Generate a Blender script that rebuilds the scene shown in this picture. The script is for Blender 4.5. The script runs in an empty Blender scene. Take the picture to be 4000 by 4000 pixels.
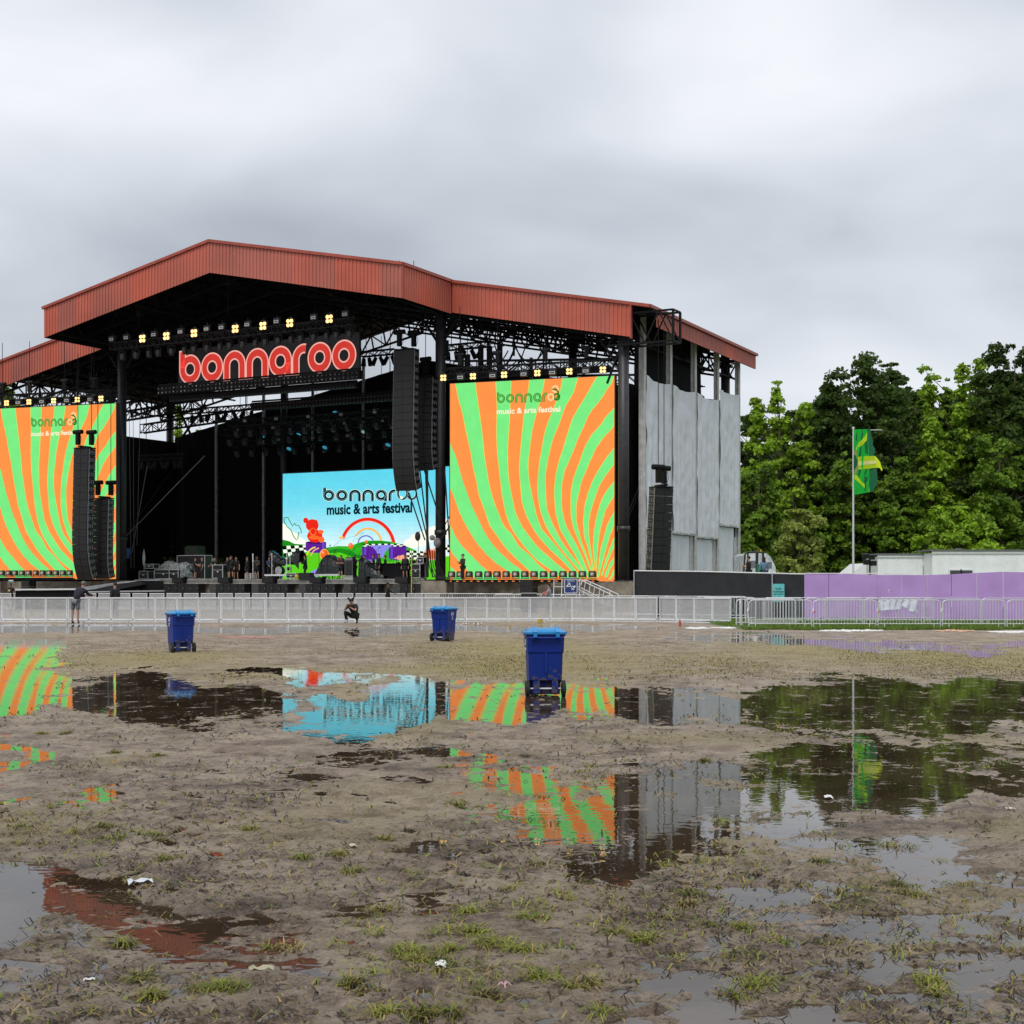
import bpy, bmesh, math, random
import numpy as np
from mathutils import Vector, Matrix, noise as mnoise
random.seed(7)
R = math.radians
F = 5682.0; HZ = 2283.0; CH = 1.7
SC = bpy.context.scene
COL = SC.collection
# ------------------------------------------------------------ camera, sky, sun
cam_d = bpy.data.cameras.new('camera'); cam = bpy.data.objects.new('camera', cam_d); COL.objects.link(cam)
cam.location = (0, 0, CH); cam.rotation_euler = (R(90), 0, 0)
cam_d.sensor_width = 36; cam_d.lens = F/4000*36; cam_d.shift_y = 283/4000
cam_d.clip_end = 6000; cam_d.clip_start = 0.1
SC.camera = cam
SC.view_settings.view_transform = 'Standard'; SC.view_settings.look = 'None'
SC.view_settings.exposure = .12; SC.view_settings.gamma = 1
SC.cycles.max_bounces = 6; SC.cycles.transparent_max_bounces = 16
W = bpy.data.worlds.new('World'); SC.world = W; W.use_nodes = True
nt = W.node_tree; nt.nodes.clear()
def N(t, typ, **kw):
    n = t.nodes.new(typ)
    for k, v in kw.items():
        if k.startswith('i_'): n.inputs[k[2:].replace('_', ' ')].default_value = v
        else: setattr(n, k, v)
    return n
def L(t, a, b): t.links.new(a, b)
SUN_EL, SUN_AZ = 52, 200
out = N(nt, 'ShaderNodeOutputWorld')
sky = N(nt, 'ShaderNodeTexSky', sky_type='NISHITA', sun_disc=False, sun_elevation=R(SUN_EL), sun_rotation=R(SUN_AZ))
bg1 = N(nt, 'ShaderNodeBackground'); bg1.inputs['Strength'].default_value = 0.08; L(nt, sky.outputs[0], bg1.inputs[0])
tc = N(nt, 'ShaderNodeTexCoord'); sep = N(nt, 'ShaderNodeSeparateXYZ'); L(nt, tc.outputs['Generated'], sep.inputs[0])
def M(t, op, a, b=None, c=None, clamp=False):
    n = N(t, 'ShaderNodeMath', operation=op, use_clamp=clamp)
    for i, x in enumerate((a, b, c)):
        if x is None: continue
        if isinstance(x, (int, float)): n.inputs[i].default_value = x
        else: L(t, x, n.inputs[i])
    return n.outputs[0]
zz = M(nt, 'ADD', M(nt, 'MAXIMUM', sep.outputs[2], 0.0), 0.16)
cx = M(nt, 'DIVIDE', sep.outputs[0], zz); cy = M(nt, 'DIVIDE', sep.outputs[1], zz)
comb = N(nt, 'ShaderNodeCombineXYZ'); L(nt, cx, comb.inputs[0]); L(nt, cy, comb.inputs[1]); comb.inputs[2].default_value = 3.3
n1 = N(nt, 'ShaderNodeTexNoise'); n1.inputs['Scale'].default_value = 1.15; n1.inputs['Detail'].default_value = 3.5; n1.inputs['Roughness'].default_value = .45
n1.inputs['Distortion'].default_value = .25; L(nt, comb.outputs[0], n1.inputs['Vector'])
mp = N(nt, 'ShaderNodeMapping'); mp.inputs['Scale'].default_value = (3.0, 3.0, 6.0); mp.inputs['Location'].default_value = (4.4, 1.0, 2.35); L(nt, tc.outputs['Generated'], mp.inputs[0])
n2 = N(nt, 'ShaderNodeTexNoise'); n2.inputs['Scale'].default_value = 1.3; n2.inputs['Detail'].default_value = 5; n2.inputs['Roughness'].default_value = .42; n2.inputs['Distortion'].default_value = .3; L(nt, mp.outputs[0], n2.inputs['Vector'])
mixn = M(nt, 'ADD', M(nt, 'MULTIPLY', n1.outputs[0], .35), M(nt, 'MULTIPLY', n2.outputs[0], .65))
# darker cloud base low over the stage, thinner and brighter cloud higher up
el = N(nt, 'ShaderNodeValToRGB'); ec = el.color_ramp; ec.interpolation = 'B_SPLINE'
for pos, v_ in ((0.0, .50), (.13, .50), (.175, .44), (.215, .38), (.26, .50), (.305, .68), (.36, .62), (.55, .56), (1.0, .52)):
    e_ = ec.elements.new(pos); e_.color = (v_, v_, v_, 1)
L(nt, sep.outputs[2], el.inputs[0])
val = M(nt, 'ADD', M(nt, 'MULTIPLY', mixn, .80), M(nt, 'SUBTRACT', M(nt, 'MULTIPLY', el.outputs[0], .60), .205))
ramp = N(nt, 'ShaderNodeValToRGB'); cr = ramp.color_ramp
cr.elements[0].position = .36; cr.elements[0].color = (.385, .42, .475, 1)
cr.elements[1].position = .68; cr.elements[1].color = (.87, .89, .93, 1)
e = cr.elements.new(.5); e.color = (.61, .65, .71, 1)
L(nt, val, ramp.inputs[0])
bg2 = N(nt, 'ShaderNodeBackground'); L(nt, ramp.outputs[0], bg2.inputs[0]); bg2.inputs[1].default_value = 1.04
mx = N(nt, 'ShaderNodeMixShader'); mx.inputs[0].default_value = .94
L(nt, bg1.outputs[0], mx.inputs[1]); L(nt, bg2.outputs[0], mx.inputs[2]); L(nt, mx.outputs[0], out.inputs[0])
sd = bpy.data.lights.new('sun', 'SUN'); sd.energy = 1.5; sd.angle = R(25); sd.color = (1, .97, .92)
so = bpy.data.objects.new('sun', sd); COL.objects.link(so)
so.rotation_euler = (R(90-SUN_EL), 0, R(180-SUN_AZ)+R(180) if False else R(-20))
# ------------------------------------------------------------ helpers
def lin(c):
    return tuple(((x/255)/12.92 if x <= 10 else ((x/255+.055)/1.055)**2.4) for x in c)
class MB:
    def __init__(s): s.v = []; s.f = []; s.m = []
    def add(s, vs, fs, m=0):
        o = len(s.v); s.v += [tuple(p) for p in vs]; s.f += [tuple(i+o for i in f) for f in fs]; s.m += [m]*len(fs); return s
    def box(s, c, d, rz=0, m=0, rx=0):
        x, y, z = d[0]/2, d[1]/2, d[2]/2
        vs = [Vector((i*x, j*y, k*z)) for i in (-1, 1) for j in (-1, 1) for k in (-1, 1)]
        if rx: vs = [Matrix.Rotation(rx, 3, 'X') @ p for p in vs]
        if rz: vs = [Matrix.Rotation(rz, 3, 'Z') @ p for p in vs]
        c = Vector(c)
        return s.add([p+c for p in vs], [(0, 1, 3, 2), (4, 6, 7, 5), (0, 4, 5, 1), (2, 3, 7, 6), (0, 2, 6, 4), (1, 5, 7, 3)], m)
    def beam(s, a, b, w, h=None, m=0):
        h = h or w; a = Vector(a); b = Vector(b); d = (b-a)
        if d.length < 1e-6: return s
        d.normalize(); up = Vector((0, 0, 1)) if abs(d.z) < .95 else Vector((0, 1, 0))
        x = d.cross(up).normalized(); y = x.cross(d).normalized()
        vs = [p+x*i*w/2+y*j*h/2 for p in (a, b) for i, j in ((-1, -1), (1, -1), (1, 1), (-1, 1))]
        return s.add(vs, [(0, 1, 2, 3), (7, 6, 5, 4), (0, 4, 5, 1), (1, 5, 6, 2), (2, 6, 7, 3), (3, 7, 4, 0)], m)
    def tube(s, pts, r, n=8, m=0, cap=True, r2=None):
        pts = [Vector(p) for p in pts]; k = len(pts); vs = []; prev = None
        for i, p in enumerate(pts):
            d = (pts[min(i+1, k-1)]-pts[max(i-1, 0)]).normalized()
            if prev is None:
                up = Vector((0, 0, 1)) if abs(d.z) < .9 else Vector((1, 0, 0))
                x = d.cross(up).normalized()
            else:
                x = (prev-d*prev.dot(d)).normalized()
            prev = x; y = d.cross(x)
            rr = r if r2 is None else r+(r2-r)*i/(k-1)
            vs += [p+(x*math.cos(2*math.pi*j/n)+y*math.sin(2*math.pi*j/n))*rr for j in range(n)]
        fs = [(i*n+j, i*n+(j+1) % n, (i+1)*n+(j+1) % n, (i+1)*n+j) for i in range(k-1) for j in range(n)]
        if cap: fs += [tuple(range(n-1, -1, -1)), tuple((k-1)*n+j for j in range(n))]
        return s.add(vs, fs, m)
    def lathe(s, prof, c=(0, 0, 0), n=16, m=0, axis='Z'):
        vs = []
        for r_, z in prof:
            for j in range(n):
                a = 2*math.pi*j/n; p = (r_*math.cos(a), r_*math.sin(a), z)
                if axis == 'Y': p = (p[0], p[2], p[1])
                if axis == 'X': p = (p[2], p[0], p[1])
                vs.append((p[0]+c[0], p[1]+c[1], p[2]+c[2]))
        k = len(prof)
        fs = [(i*n+j, i*n+(j+1) % n, (i+1)*n+(j+1) % n, (i+1)*n+j) for i in range(k-1) for j in range(n)]
        fs += [tuple(range(n-1, -1, -1)), tuple((k-1)*n+j for j in range(n))]
        return s.add(vs, fs, m)
    def ball(s, c, r, m=0, n=8, k=6):
        if isinstance(r, (int, float)): r = (r, r, r)
        vs = [(c[0], c[1], c[2]+r[2])]
        for i in range(1, k):
            t = math.pi*i/k
            vs += [(c[0]+r[0]*math.sin(t)*math.cos(2*math.pi*j/n), c[1]+r[1]*math.sin(t)*math.sin(2*math.pi*j/n), c[2]+r[2]*math.cos(t)) for j in range(n)]
        vs.append((c[0], c[1], c[2]-r[2])); fs = [(0, 1+j, 1+(j+1) % n) for j in range(n)]
        fs += [(1+i*n+j, 1+(i+1)*n+j, 1+(i+1)*n+(j+1) % n, 1+i*n+(j+1) % n) for i in range(k-2) for j in range(n)]
        e_ = len(vs)-1; fs += [(e_, 1+(k-2)*n+(j+1) % n, 1+(k-2)*n+j) for j in range(n)]
        return s.add(vs, fs, m)
    def prism(s, pts, z0, z1, m=0):
        n = len(pts); vs = [(p[0], p[1], z0) for p in pts]+[(p[0], p[1], z1) for p in pts]
        fs = [tuple(range(n-1, -1, -1)), tuple(range(n, 2*n))]+[(i, (i+1) % n, n+(i+1) % n, n+i) for i in range(n)]
        return s.add(vs, fs, m)
    def truss(s, a, b, w, h, bay, r, m=0):
        """box truss from a to b (centre line), width w across, height h"""
        a = Vector(a); b = Vector(b); d = (b-a); ln = d.length; d.normalize()
        up = Vector((0, 0, 1)); x = d.cross(up)
        if x.length < .1: x = Vector((1, 0, 0)); up = Vector((0, 1, 0))
        x.normalize(); y = x.cross(d).normalized()
        cs = [(i, j) for i in ((-1, 1) if w > 0 else (0,)) for j in (-1, 1)]
        off = {c: x*c[0]*w/2+y*c[1]*h/2 for c in cs}
        for c in cs: s.beam(a+off[c], b+off[c], r*1.5, None, m)
        k = max(1, int(round(ln/bay)))
        for i in range(k):
            p = a+d*ln*i/k; q = a+d*ln*(i+1)/k
            for xx in ((-1, 1) if w > 0 else (0,)):
                lo, hi = off[(xx, -1)], off[(xx, 1)]
                if i % 2: lo, hi = hi, lo
                s.beam(p+lo, q+hi, r, None, m); s.beam(p+lo, p+hi, r, None, m)
            if w > 0:
                for zz_ in (-1, 1):
                    l_, r_ = off[(-1, zz_)], off[(1, zz_)]
                    if i % 2: l_, r_ = r_, l_
                    s.beam(p+l_, q+r_, r, None, m)
        return s
    def build(s, name, mats, parent=None, loc=None, rz=0, smooth=False, label=None):
        me = bpy.data.meshes.new(name); me.from_pydata(s.v, [], s.f)
        if not isinstance(mats, (list, tuple)): mats = [mats]
        for x in mats: me.materials.append(x)
        if len(mats) > 1: me.polygons.foreach_set('material_index', s.m)
        if smooth: me.polygons.foreach_set('use_smooth', [True]*len(me.polygons))
        me.update()
        bm = bmesh.new(); bm.from_mesh(me); bmesh.ops.recalc_face_normals(bm, faces=bm.faces); bm.to_mesh(me); bm.free()
        o = bpy.data.objects.new(name, me); COL.objects.link(o)
        if parent: o.parent = parent
        if loc: o.location = loc
        if rz: o.rotation_euler.z = rz
        if label: o['label'] = label
        return o
def tag(o, label=None, cat=None, group=None, kind=None):
    if label: o['label'] = label
    if cat: o['category'] = cat
    if group: o['group'] = group
    if kind: o['kind'] = kind
    return o
def thing(name, label, cat, loc=(0, 0, 0), rz=0, group=None):
    o = bpy.data.objects.new(name, None); COL.objects.link(o); o.location = loc; o.rotation_euler.z = rz
    o.empty_display_size = .3
    return tag(o, label, cat, group)
def dup(root, loc=None, rz=None, label=None, group=None, scale=None):
    def cp(o, par):
        c = o.copy(); COL.objects.link(c)
        if par: c.parent = par
        for ch in list(o.children): cp(ch, c)
        return c
    c = cp(root, None)
    if loc is not None: c.location = loc
    if rz is not None: c.rotation_euler.z = rz
    if scale: c.scale = scale
    if label: c['label'] = label
    if group: c['group'] = group
    return c
ORD = ['leftmost']+[x for x in 'second third fourth fifth sixth seventh eighth ninth tenth eleventh twelfth thirteenth fourteenth fifteenth sixteenth seventeenth eighteenth nineteenth twentieth'.split()]
def od(i, n, tail='from the left'):
    if i == 0: return 'leftmost'
    if i == n-1: return 'rightmost'
    if i < 20: return ORD[i]+' '+tail
    k = i+1; t = ['', '', 'twenty', 'thirty', 'forty', 'fifty'][k//10]; u_ = ['', 'first', 'second', 'third', 'fourth', 'fifth', 'sixth', 'seventh', 'eighth', 'ninth'][k % 10]
    return (t+'-'+u_ if u_ else {'twenty': 'twentieth', 'thirty': 'thirtieth', 'forty': 'fortieth', 'fifty': 'fiftieth'}[t])+' '+tail
# ------------------------------------------------------------ materials
MATS = {}
def mat(name, col, rough=.6, metal=0, emis=None, es=1, spec=.5, nscale=None, namt=.15, bump=0, alpha=None, bscale=None, coat=0, obj=True):
    if name in MATS: return MATS[name]
    m = bpy.data.materials.new(name); m.use_nodes = True; t = m.node_tree
    b = t.nodes['Principled BSDF']; b.inputs['Base Color'].default_value = (*col, 1); b.inputs['Roughness'].default_value = rough
    b.inputs['Metallic'].default_value = metal; b.inputs['Specular IOR Level'].default_value = spec; b.inputs['Coat Weight'].default_value = coat
    tcn = N(t, 'ShaderNodeTexCoord')
    if emis: b.inputs['Emission Color'].default_value = (*emis, 1); b.inputs['Emission Strength'].default_value = es
    if nscale:
        n = N(t, 'ShaderNodeTexNoise'); n.inputs['Scale'].default_value = nscale; n.inputs['Detail'].default_value = 5
        L(t, tcn.outputs['Object'], n.inputs['Vector'])
        r_ = N(t, 'ShaderNodeValToRGB'); r_.color_ramp.elements[0].position = .3; r_.color_ramp.elements[1].position = .7
        r_.color_ramp.elements[0].color = (*[c*(1-namt) for c in col], 1); r_.color_ramp.elements[1].color = (*[min(1, c*(1+namt)) for c in col], 1)
        L(t, n.outputs[0], r_.inputs[0]); L(t, r_.outputs[0], b.inputs['Base Color'])
        rm = N(t, 'ShaderNodeMapRange'); rm.inputs[3].default_value = max(0, rough-.12); rm.inputs[4].default_value = min(1, rough+.12)
        L(t, n.outputs[0], rm.inputs[0]); L(t, rm.outputs[0], b.inputs['Roughness'])
    if bump:
        n = N(t, 'ShaderNodeTexNoise'); n.inputs['Scale'].default_value = bscale or 20; n.inputs['Detail'].default_value = 4
        L(t, tcn.outputs['Object'], n.inputs['Vector'])
        bp = N(t, 'ShaderNodeBump'); bp.inputs['Strength'].default_value = bump; bp.inputs['Distance'].default_value = .05
        L(t, n.outputs[0], bp.inputs['Height']); L(t, bp.outputs[0], b.inputs['Normal'])
    if alpha is not None:
        tr = N(t, 'ShaderNodeBsdfTransparent'); ms = N(t, 'ShaderNodeMixShader'); ms.inputs[0].default_value = alpha
        L(t, tr.outputs[0], ms.inputs[1]); L(t, b.outputs[0], ms.inputs[2]); L(t, ms.outputs[0], t.nodes['Material Output'].inputs[0])
    MATS[name] = m; return m
def emit(name, rgb, s=1.0, tile=.5, amt=.05):
    if name in MATS: return MATS[name]
    m = bpy.data.materials.new(name); m.use_nodes = True; t = m.node_tree; t.nodes.clear()
    o = N(t, 'ShaderNodeOutputMaterial'); e_ = N(t, 'ShaderNodeEmission'); c = lin(rgb)
    tcn = N(t, 'ShaderNodeTexCoord'); sx = N(t, 'ShaderNodeSeparateXYZ'); L(t, tcn.outputs['Object'], sx.inputs[0]); cb = N(t, 'ShaderNodeCombineXYZ')
    L(t, M(t, 'FLOOR', M(t, 'DIVIDE', sx.outputs[0], tile)), cb.inputs[0]); L(t, M(t, 'FLOOR', M(t, 'DIVIDE', sx.outputs[2], tile)), cb.inputs[1])
    wn = N(t, 'ShaderNodeTexWhiteNoise'); L(t, cb.outputs[0], wn.inputs['Vector']); n = N(t, 'ShaderNodeTexNoise'); n.inputs['Scale'].default_value = .5; L(t, tcn.outputs['Object'], n.inputs['Vector'])
    fr = M(t, 'MINIMUM', M(t, 'FRACT', M(t, 'DIVIDE', sx.outputs[0], tile)), M(t, 'FRACT', M(t, 'DIVIDE', sx.outputs[2], tile)))
    k = M(t, 'ADD', M(t, 'MULTIPLY', wn.outputs[0], amt), M(t, 'ADD', M(t, 'MULTIPLY', n.outputs[0], .12), M(t, 'MULTIPLY', M(t, 'GREATER_THAN', fr, .05), .05)))
    e_.inputs[0].default_value = (*c, 1); L(t, M(t, 'MULTIPLY', M(t, 'ADD', k, .86), s), e_.inputs[1]); L(t, e_.outputs[0], o.inputs[0])
    MATS[name] = m; return m
RED = mat('red_sheet_metal', (.46, .088, .045), .42, nscale=.22, namt=.22, bump=.03, bscale=3)
REDTRIM = mat('red_trim_metal', (.32, .06, .036), .45, nscale=1.2, namt=.2)
BLK = mat('black_steel', (.014, .014, .016), .5, nscale=6, namt=.3)
COLM = mat('dark_column_steel', (.028, .028, .032), .45, nscale=3, namt=.35, bump=.1)
RIG = mat('black_truss', (.004, .004, .005), .6, spec=.2, nscale=8, namt=.3)
ALU = mat('aluminium', (.66, .67, .68), .45, metal=.12, nscale=12, namt=.14)
ALU2 = mat('galvanised_steel', (.47, .48, .50), .42, metal=.5, nscale=16, namt=.2)
GREYP = mat('grey_painted_post', (.56, .56, .55), .6, nscale=2.5, namt=.18, bump=.1)
CURT = mat('grey_tarpaulin', (.66, .69, .745), .62, nscale=1.2, namt=.05, bump=.9, bscale=2.2)
BLKC = mat('black_cloth', (.0075, .0075, .009), .9, nscale=1.5, namt=.35, bump=.2, bscale=4, spec=.15)
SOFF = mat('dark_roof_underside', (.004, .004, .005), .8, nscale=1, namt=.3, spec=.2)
CONC = mat('stained_concrete', (.21, .185, .145), .8, nscale=1.3, namt=.55, bump=.5, bscale=9)
CONCL = mat('pale_concrete', (.36, .35, .32), .75, nscale=2.5, namt=.3, bump=.3)
SPK = mat('black_speaker_grille', (.007, .007, .008), .6, nscale=30, namt=.3)
SPKF = mat('black_speaker_case', (.011, .011, .012), .4, nscale=8, namt=.3)
t_ = RED.node_tree; tcn = [n for n in t_.nodes if n.type == 'TEX_COORD'][0]; sx = N(t_, 'ShaderNodeSeparateXYZ'); L(t_, tcn.outputs['Object'], sx.inputs[0])
wn = N(t_, 'ShaderNodeTexWhiteNoise', noise_dimensions='1D'); L(t_, M(t_, 'FLOOR', M(t_, 'DIVIDE', M(t_, 'ADD', sx.outputs[0], M(t_, 'MULTIPLY', sx.outputs[1], 1.0)), 1.83)), wn.inputs['W'])
hs = N(t_, 'ShaderNodeHueSaturation'); L(t_, M(t_, 'ADD', M(t_, 'MULTIPLY', wn.outputs[0], .34), .80), hs.inputs['Value']); L(t_, M(t_, 'ADD', M(t_, 'MULTIPLY', wn.outputs[0], .12), .86), hs.inputs['Saturation'])
rp = [n for n in t_.nodes if n.type == 'VALTORGB'][0]; L(t_, rp.outputs[0], hs.inputs['Color']); L(t_, hs.outputs[0], t_.nodes['Principled BSDF'].inputs['Base Color'])
WHITE = mat('white_paint', (.72, .73, .73), .45, nscale=5, namt=.06)
RUB = mat('black_rubber', (.015, .015, .015), .8, nscale=20, namt=.3)
MESH = mat('perforated_aluminium', (.47, .47, .465), .5, metal=.1, nscale=7, namt=.12, alpha=.66)
BIKE = mat('bright_galvanised', (.60, .61, .63), .42, metal=.2, nscale=16, namt=.15)
ORANGE = emit('screen_orange', (252, 146, 72)); GREEN = emit('screen_green', (120, 232, 130)); YEL = emit('screen_yellow', (236, 214, 78))
LAMP = emit('lit_lamp', (255, 205, 128), 2.3); 
# ------------------------------------------------------------ coordinates
CA, SA = math.cos(R(28.4)), math.sin(R(28.4))
V0 = 87.93; U0 = 68.08
def wpt(px, py, Y): return Vector(((px-2000)/F*Y, Y, CH+(HZ-py)/F*Y))
def gnd(px, py): return Vector(((px-2000)/F*(F*CH/(py-HZ)), F*CH/(py-HZ), 0))
def P(px, py, y):
    """seen point -> stage-frame point on the plane at stage depth y"""
    k = (px-2000)/F; v = y+V0; Y = v/(SA*k+CA)
    return Vector((CA*k*Y-SA*Y+U0, y, CH+(HZ-py)/F*Y))
def PX(px, py, x):
    """seen point -> stage-frame point on the plane at stage width x"""
    k = (px-2000)/F; Y = (x-U0)/(CA*k-SA)
    return Vector((x, SA*k*Y+CA*Y-V0, CH+(HZ-py)/F*Y))
O_ST = Vector((CA*(-U0)+SA*V0, -SA*(-U0)+CA*V0, 0))
RZ = -R(28.4)
def S2W(p):
    return Vector((O_ST.x+CA*p[0]+SA*p[1], O_ST.y-SA*p[0]+CA*p[1], p[2]))
# ------------------------------------------------------------ ground, water, grass
def vnoise(x, y, seed=0):
    xi = np.floor(x).astype(np.int64); yi = np.floor(y).astype(np.int64); xf = x-xi; yf = y-yi
    u = xf*xf*(3-2*xf); v = yf*yf*(3-2*yf)
    def h(a, b):
        n = (a*374761393+b*668265263+seed*974634777) & 0xffffffff
        n = ((n ^ (n >> 13))*1274126177) & 0xffffffff
        return ((n ^ (n >> 16)) & 0xffff)/65535.0
    return (h(xi, yi)*(1-u)+h(xi+1, yi)*u)*(1-v)+(h(xi, yi+1)*(1-u)+h(xi+1, yi+1)*u)*v
# standing water: centre, half size (where it lies on the field), depth
PUD = [(60, 2700, 240, 125, 1.3), (40, 2560, 270, 60, .98), (500, 2715, 330, 105, 1.35), (880, 2750, 300, 85, 1.25), (1150, 2640, 330, 34, 1.0), (1430, 2655, 250, 34, .7),
       (1380, 2785, 330, 100, 1.15), (1620, 2720, 200, 75, 1.15), (1250, 2850, 260, 40, .65), (1450, 2950, 300, 62, .95), (1690, 2935, 120, 50, .9),
       (1960, 2745, 300, 85, 1.1), (2300, 2750, 230, 88, 1.1), (2620, 2760, 360, 95, 1.0), (1900, 2960, 170, 60, .72), (2120, 3060, 270, 95, .85), (2230, 3200, 330, 118, 1.3),
       (2480, 3180, 300, 230, 1.25), (2700, 3160, 260, 200, 1.2), (2420, 3370, 230, 75, 1.1), (2750, 3330, 240, 60, .8),
       (3300, 2770, 520, 130, 1.1), (3800, 2790, 420, 130, 1.05), (3450, 2990, 620, 150, 1.1), (1900, 3060, 240, 90, .72), (700, 2790, 500, 60, 1.0), (3060, 2740, 260, 90, 1.15), (3400, 2710, 380, 80, 1.1), (3850, 2720, 380, 75, 1.3), (3250, 2820, 300, 60, .9), (3720, 2960, 450, 100, 1.1), (3300, 2990, 480, 85, 1.15),
       (3150, 3130, 360, 120, 1.2), (3500, 3130, 420, 75, 1.05), (3850, 3080, 300, 80, 1.1), (3250, 3300, 420, 80, .62), (3700, 3400, 300, 60, .6),
       (3000, 3540, 330, 60, .98), (3330, 3660, 330, 60, 1.05), (3620, 3640, 280, 55, 1.0), (3820, 3800, 280, 100, 1.1), (3980, 3620, 200, 70, 1.05), (3560, 3780, 200, 50, .95), (3600, 3330, 350, 60, .9), (2780, 3480, 260, 45, .6),
       (2640, 3860, 290, 75, 1.2), (3120, 3955, 290, 75, 1.25), (3450, 3900, 200, 50, .95), (2900, 3990, 300, 45, 1.05), (2480, 3960, 140, 40, .6),
       (40, 3560, 260, 150, 1.35), (300, 3520, 300, 75, 1.15), (480, 3590, 320, 60, .9), (700, 3610, 300, 45, .82), (900, 3640, 260, 50, .8), (1080, 3600, 140, 26, .8), (620, 3700, 300, 55, .85), (800, 3790, 300, 55, 1.0), (1080, 3760, 200, 40, .75),
       (120, 3860, 300, 70, 1.05), (520, 3860, 260, 45, .6), (1650, 3490, 170, 30, .78), (1610, 3262, 130, 28, .9), (1480, 3510, 120, 16, .62),
       (60, 2945, 150, 40, .85), (20, 3055, 80, 22, .7), (385, 3096, 80, 22, .75), (80, 3150, 110, 22, .65), (1230, 3060, 120, 22, .6), (1630, 3060, 110, 20, .7), (1250, 3180, 130, 24, .62), (980, 3140, 120, 16, .55), (880, 2890, 120, 14, .6), (1430, 2890, 160, 22, .6),
       (200, 2452, 640, 22, 1.25), (900, 2456, 560, 17, 1.05), (1700, 2452, 700, 15, .95), (2300, 2460, 420, 17, .8), (2950, 2500, 420, 26, .72), (3250, 2520, 360, 22, .8), (3700, 2530, 350, 26, .66), (1500, 2474, 300, 12, .7), (2350, 2640, 70, 6, .8), (2480, 2645, 90, 6, .7), (1950, 2572, 60, 4, .8)]
MUDB = [(1160, 2684, 360, 30, 1.15), (3880, 2842, 300, 22, .5), (2500, 2905, 420, 32, .72), (2050, 2895, 260, 34, .7), (900, 2560, 900, 28, .5), (2600, 2580, 1400, 48, .7), (1500, 3350, 200, 60, .5), (3900, 3330, 180, 60, .5), (3350, 3720, 160, 20, .4)]
def ell(px, py, L_):
    w = np.full(px.shape, -9.0)
    for a, b, rx, ry, s in L_:
        d = ((px-a)/rx)**2+((py-b)/ry)**2
        w = np.maximum(w, s*(1.15-d*1.15*(.55+.45*np.minimum(d, 1)))/1.15)
    return w
def field(X, Y):
    Ys = np.maximum(Y, 1.0); px = 2000+X/Ys*F; py = HZ+F*CH/Ys
    # ragged outline
    dp = py-HZ
    jx = (vnoise(px*.006+9, py*.02, 3)-.5)*190+(vnoise(X*2.1, Y*1.4, 9)-.5)*(30+.05*dp); jy = (vnoise(px*.005, py*.022+7, 4)-.5)*.13*dp+(vnoise(X*1.1, Y*.8, 8)-.5)*.075*dp+(vnoise(X*3.6, Y*2.2, 12)-.5)*.03*dp
    pxj = px+jx; pyj = py+jy
    w = np.clip(ell(pxj, pyj, PUD), -.12, 1.3); mb_ = np.clip(ell(pxj, pyj, MUDB), 0, 2)
    w = w-mb_*1.1
    n = (vnoise(X*.5, Y*.5, 1)-.5)*.42+(vnoise(X*1.7, Y*1.7, 2)-.5)*.40+(vnoise(X*5.1, Y*5.1, 5)-.5)*.40+(vnoise(X*13, Y*13, 6)-.5)*.5+(vnoise(X*31, Y*31, 7)-.5)*.55+(vnoise(X*70, Y*70, 17)-.5)*.35
    z = (.47-w*1.0)*.021+n*.0175+(vnoise(X*6.5, Y*2.2, 15)-.5)*.013+(vnoise(X*2.6, Y*1.0, 16)-.5)*.010
    far = np.clip((Y-62)/3, 0, 1)
    z = z*(1-far)+far*(.03+n*.01)
    return z, w, n, px, py
ks = np.concatenate([np.array([-60, -12, -3, -1.2, -.6]), np.linspace(-.40, .40, 1150), np.array([.6, 1.2, 3, 12, 60])])
pys = np.concatenate([np.arange(4420, 2412, -2.1)])
Ys_ = np.concatenate([[-60, -7.5, -4, 0, 2.5, 3.5, 4.0], F*CH/(pys-HZ), [78, 82, 88, 96, 105, 120, 140, 170, 220, 300, 450, 800, 2500]])
KK, YY = np.meshgrid(ks, Ys_); XX = KK*np.maximum(YY+8, 1.0)
ZZ, WW, NN, PXX, PYY = field(XX, YY)
nr, nc = XX.shape
rg = np.random.default_rng(5); rowY = YY[:, 600]; stepc = ks[600]-ks[599]
for i in range(620):   # footprints trodden in the soft mud
    if i % 2 == 0: fy = 5.2+rg.random()**1.5*22; fx = rg.uniform(-.36, .36)*fy; fa = rg.uniform(0, 3.14)
    else: fx += math.cos(fa)*.5+.1*rg.normal(); fy += math.sin(fa)*.5
    r0, r1 = np.searchsorted(rowY, [fy-.3, fy+.3]); c0 = 5+int(((fx-.25)/(fy+8)+.40)/stepc); c1 = 5+int(((fx+.25)/(fy+8)+.40)/stepc)+2
    if c0 < 6 or c1 > nc-7 or r1-r0 < 2: continue
    xs_, ys_ = XX[r0:r1, c0:c1]-fx, YY[r0:r1, c0:c1]-fy; u_ = xs_*math.cos(fa)+ys_*math.sin(fa); v_ = -xs_*math.sin(fa)+ys_*math.cos(fa); d_ = (u_/.15)**2+(v_/.055)**2
    ZZ[r0:r1, c0:c1] += -.013*np.exp(-d_**2)+.006*np.exp(-((d_-2.0)/.7)**2)
me = bpy.data.meshes.new('muddy_ground'); me.vertices.add(nr*nc)
me.vertices.foreach_set('co', np.stack([XX, YY, ZZ], -1).astype(np.float32).ravel())
idx = np.arange(nr*nc).reshape(nr, nc)
q = np.stack([idx[:-1, :-1], idx[:-1, 1:], idx[1:, 1:], idx[1:, :-1]], -1).reshape(-1, 4)
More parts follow.
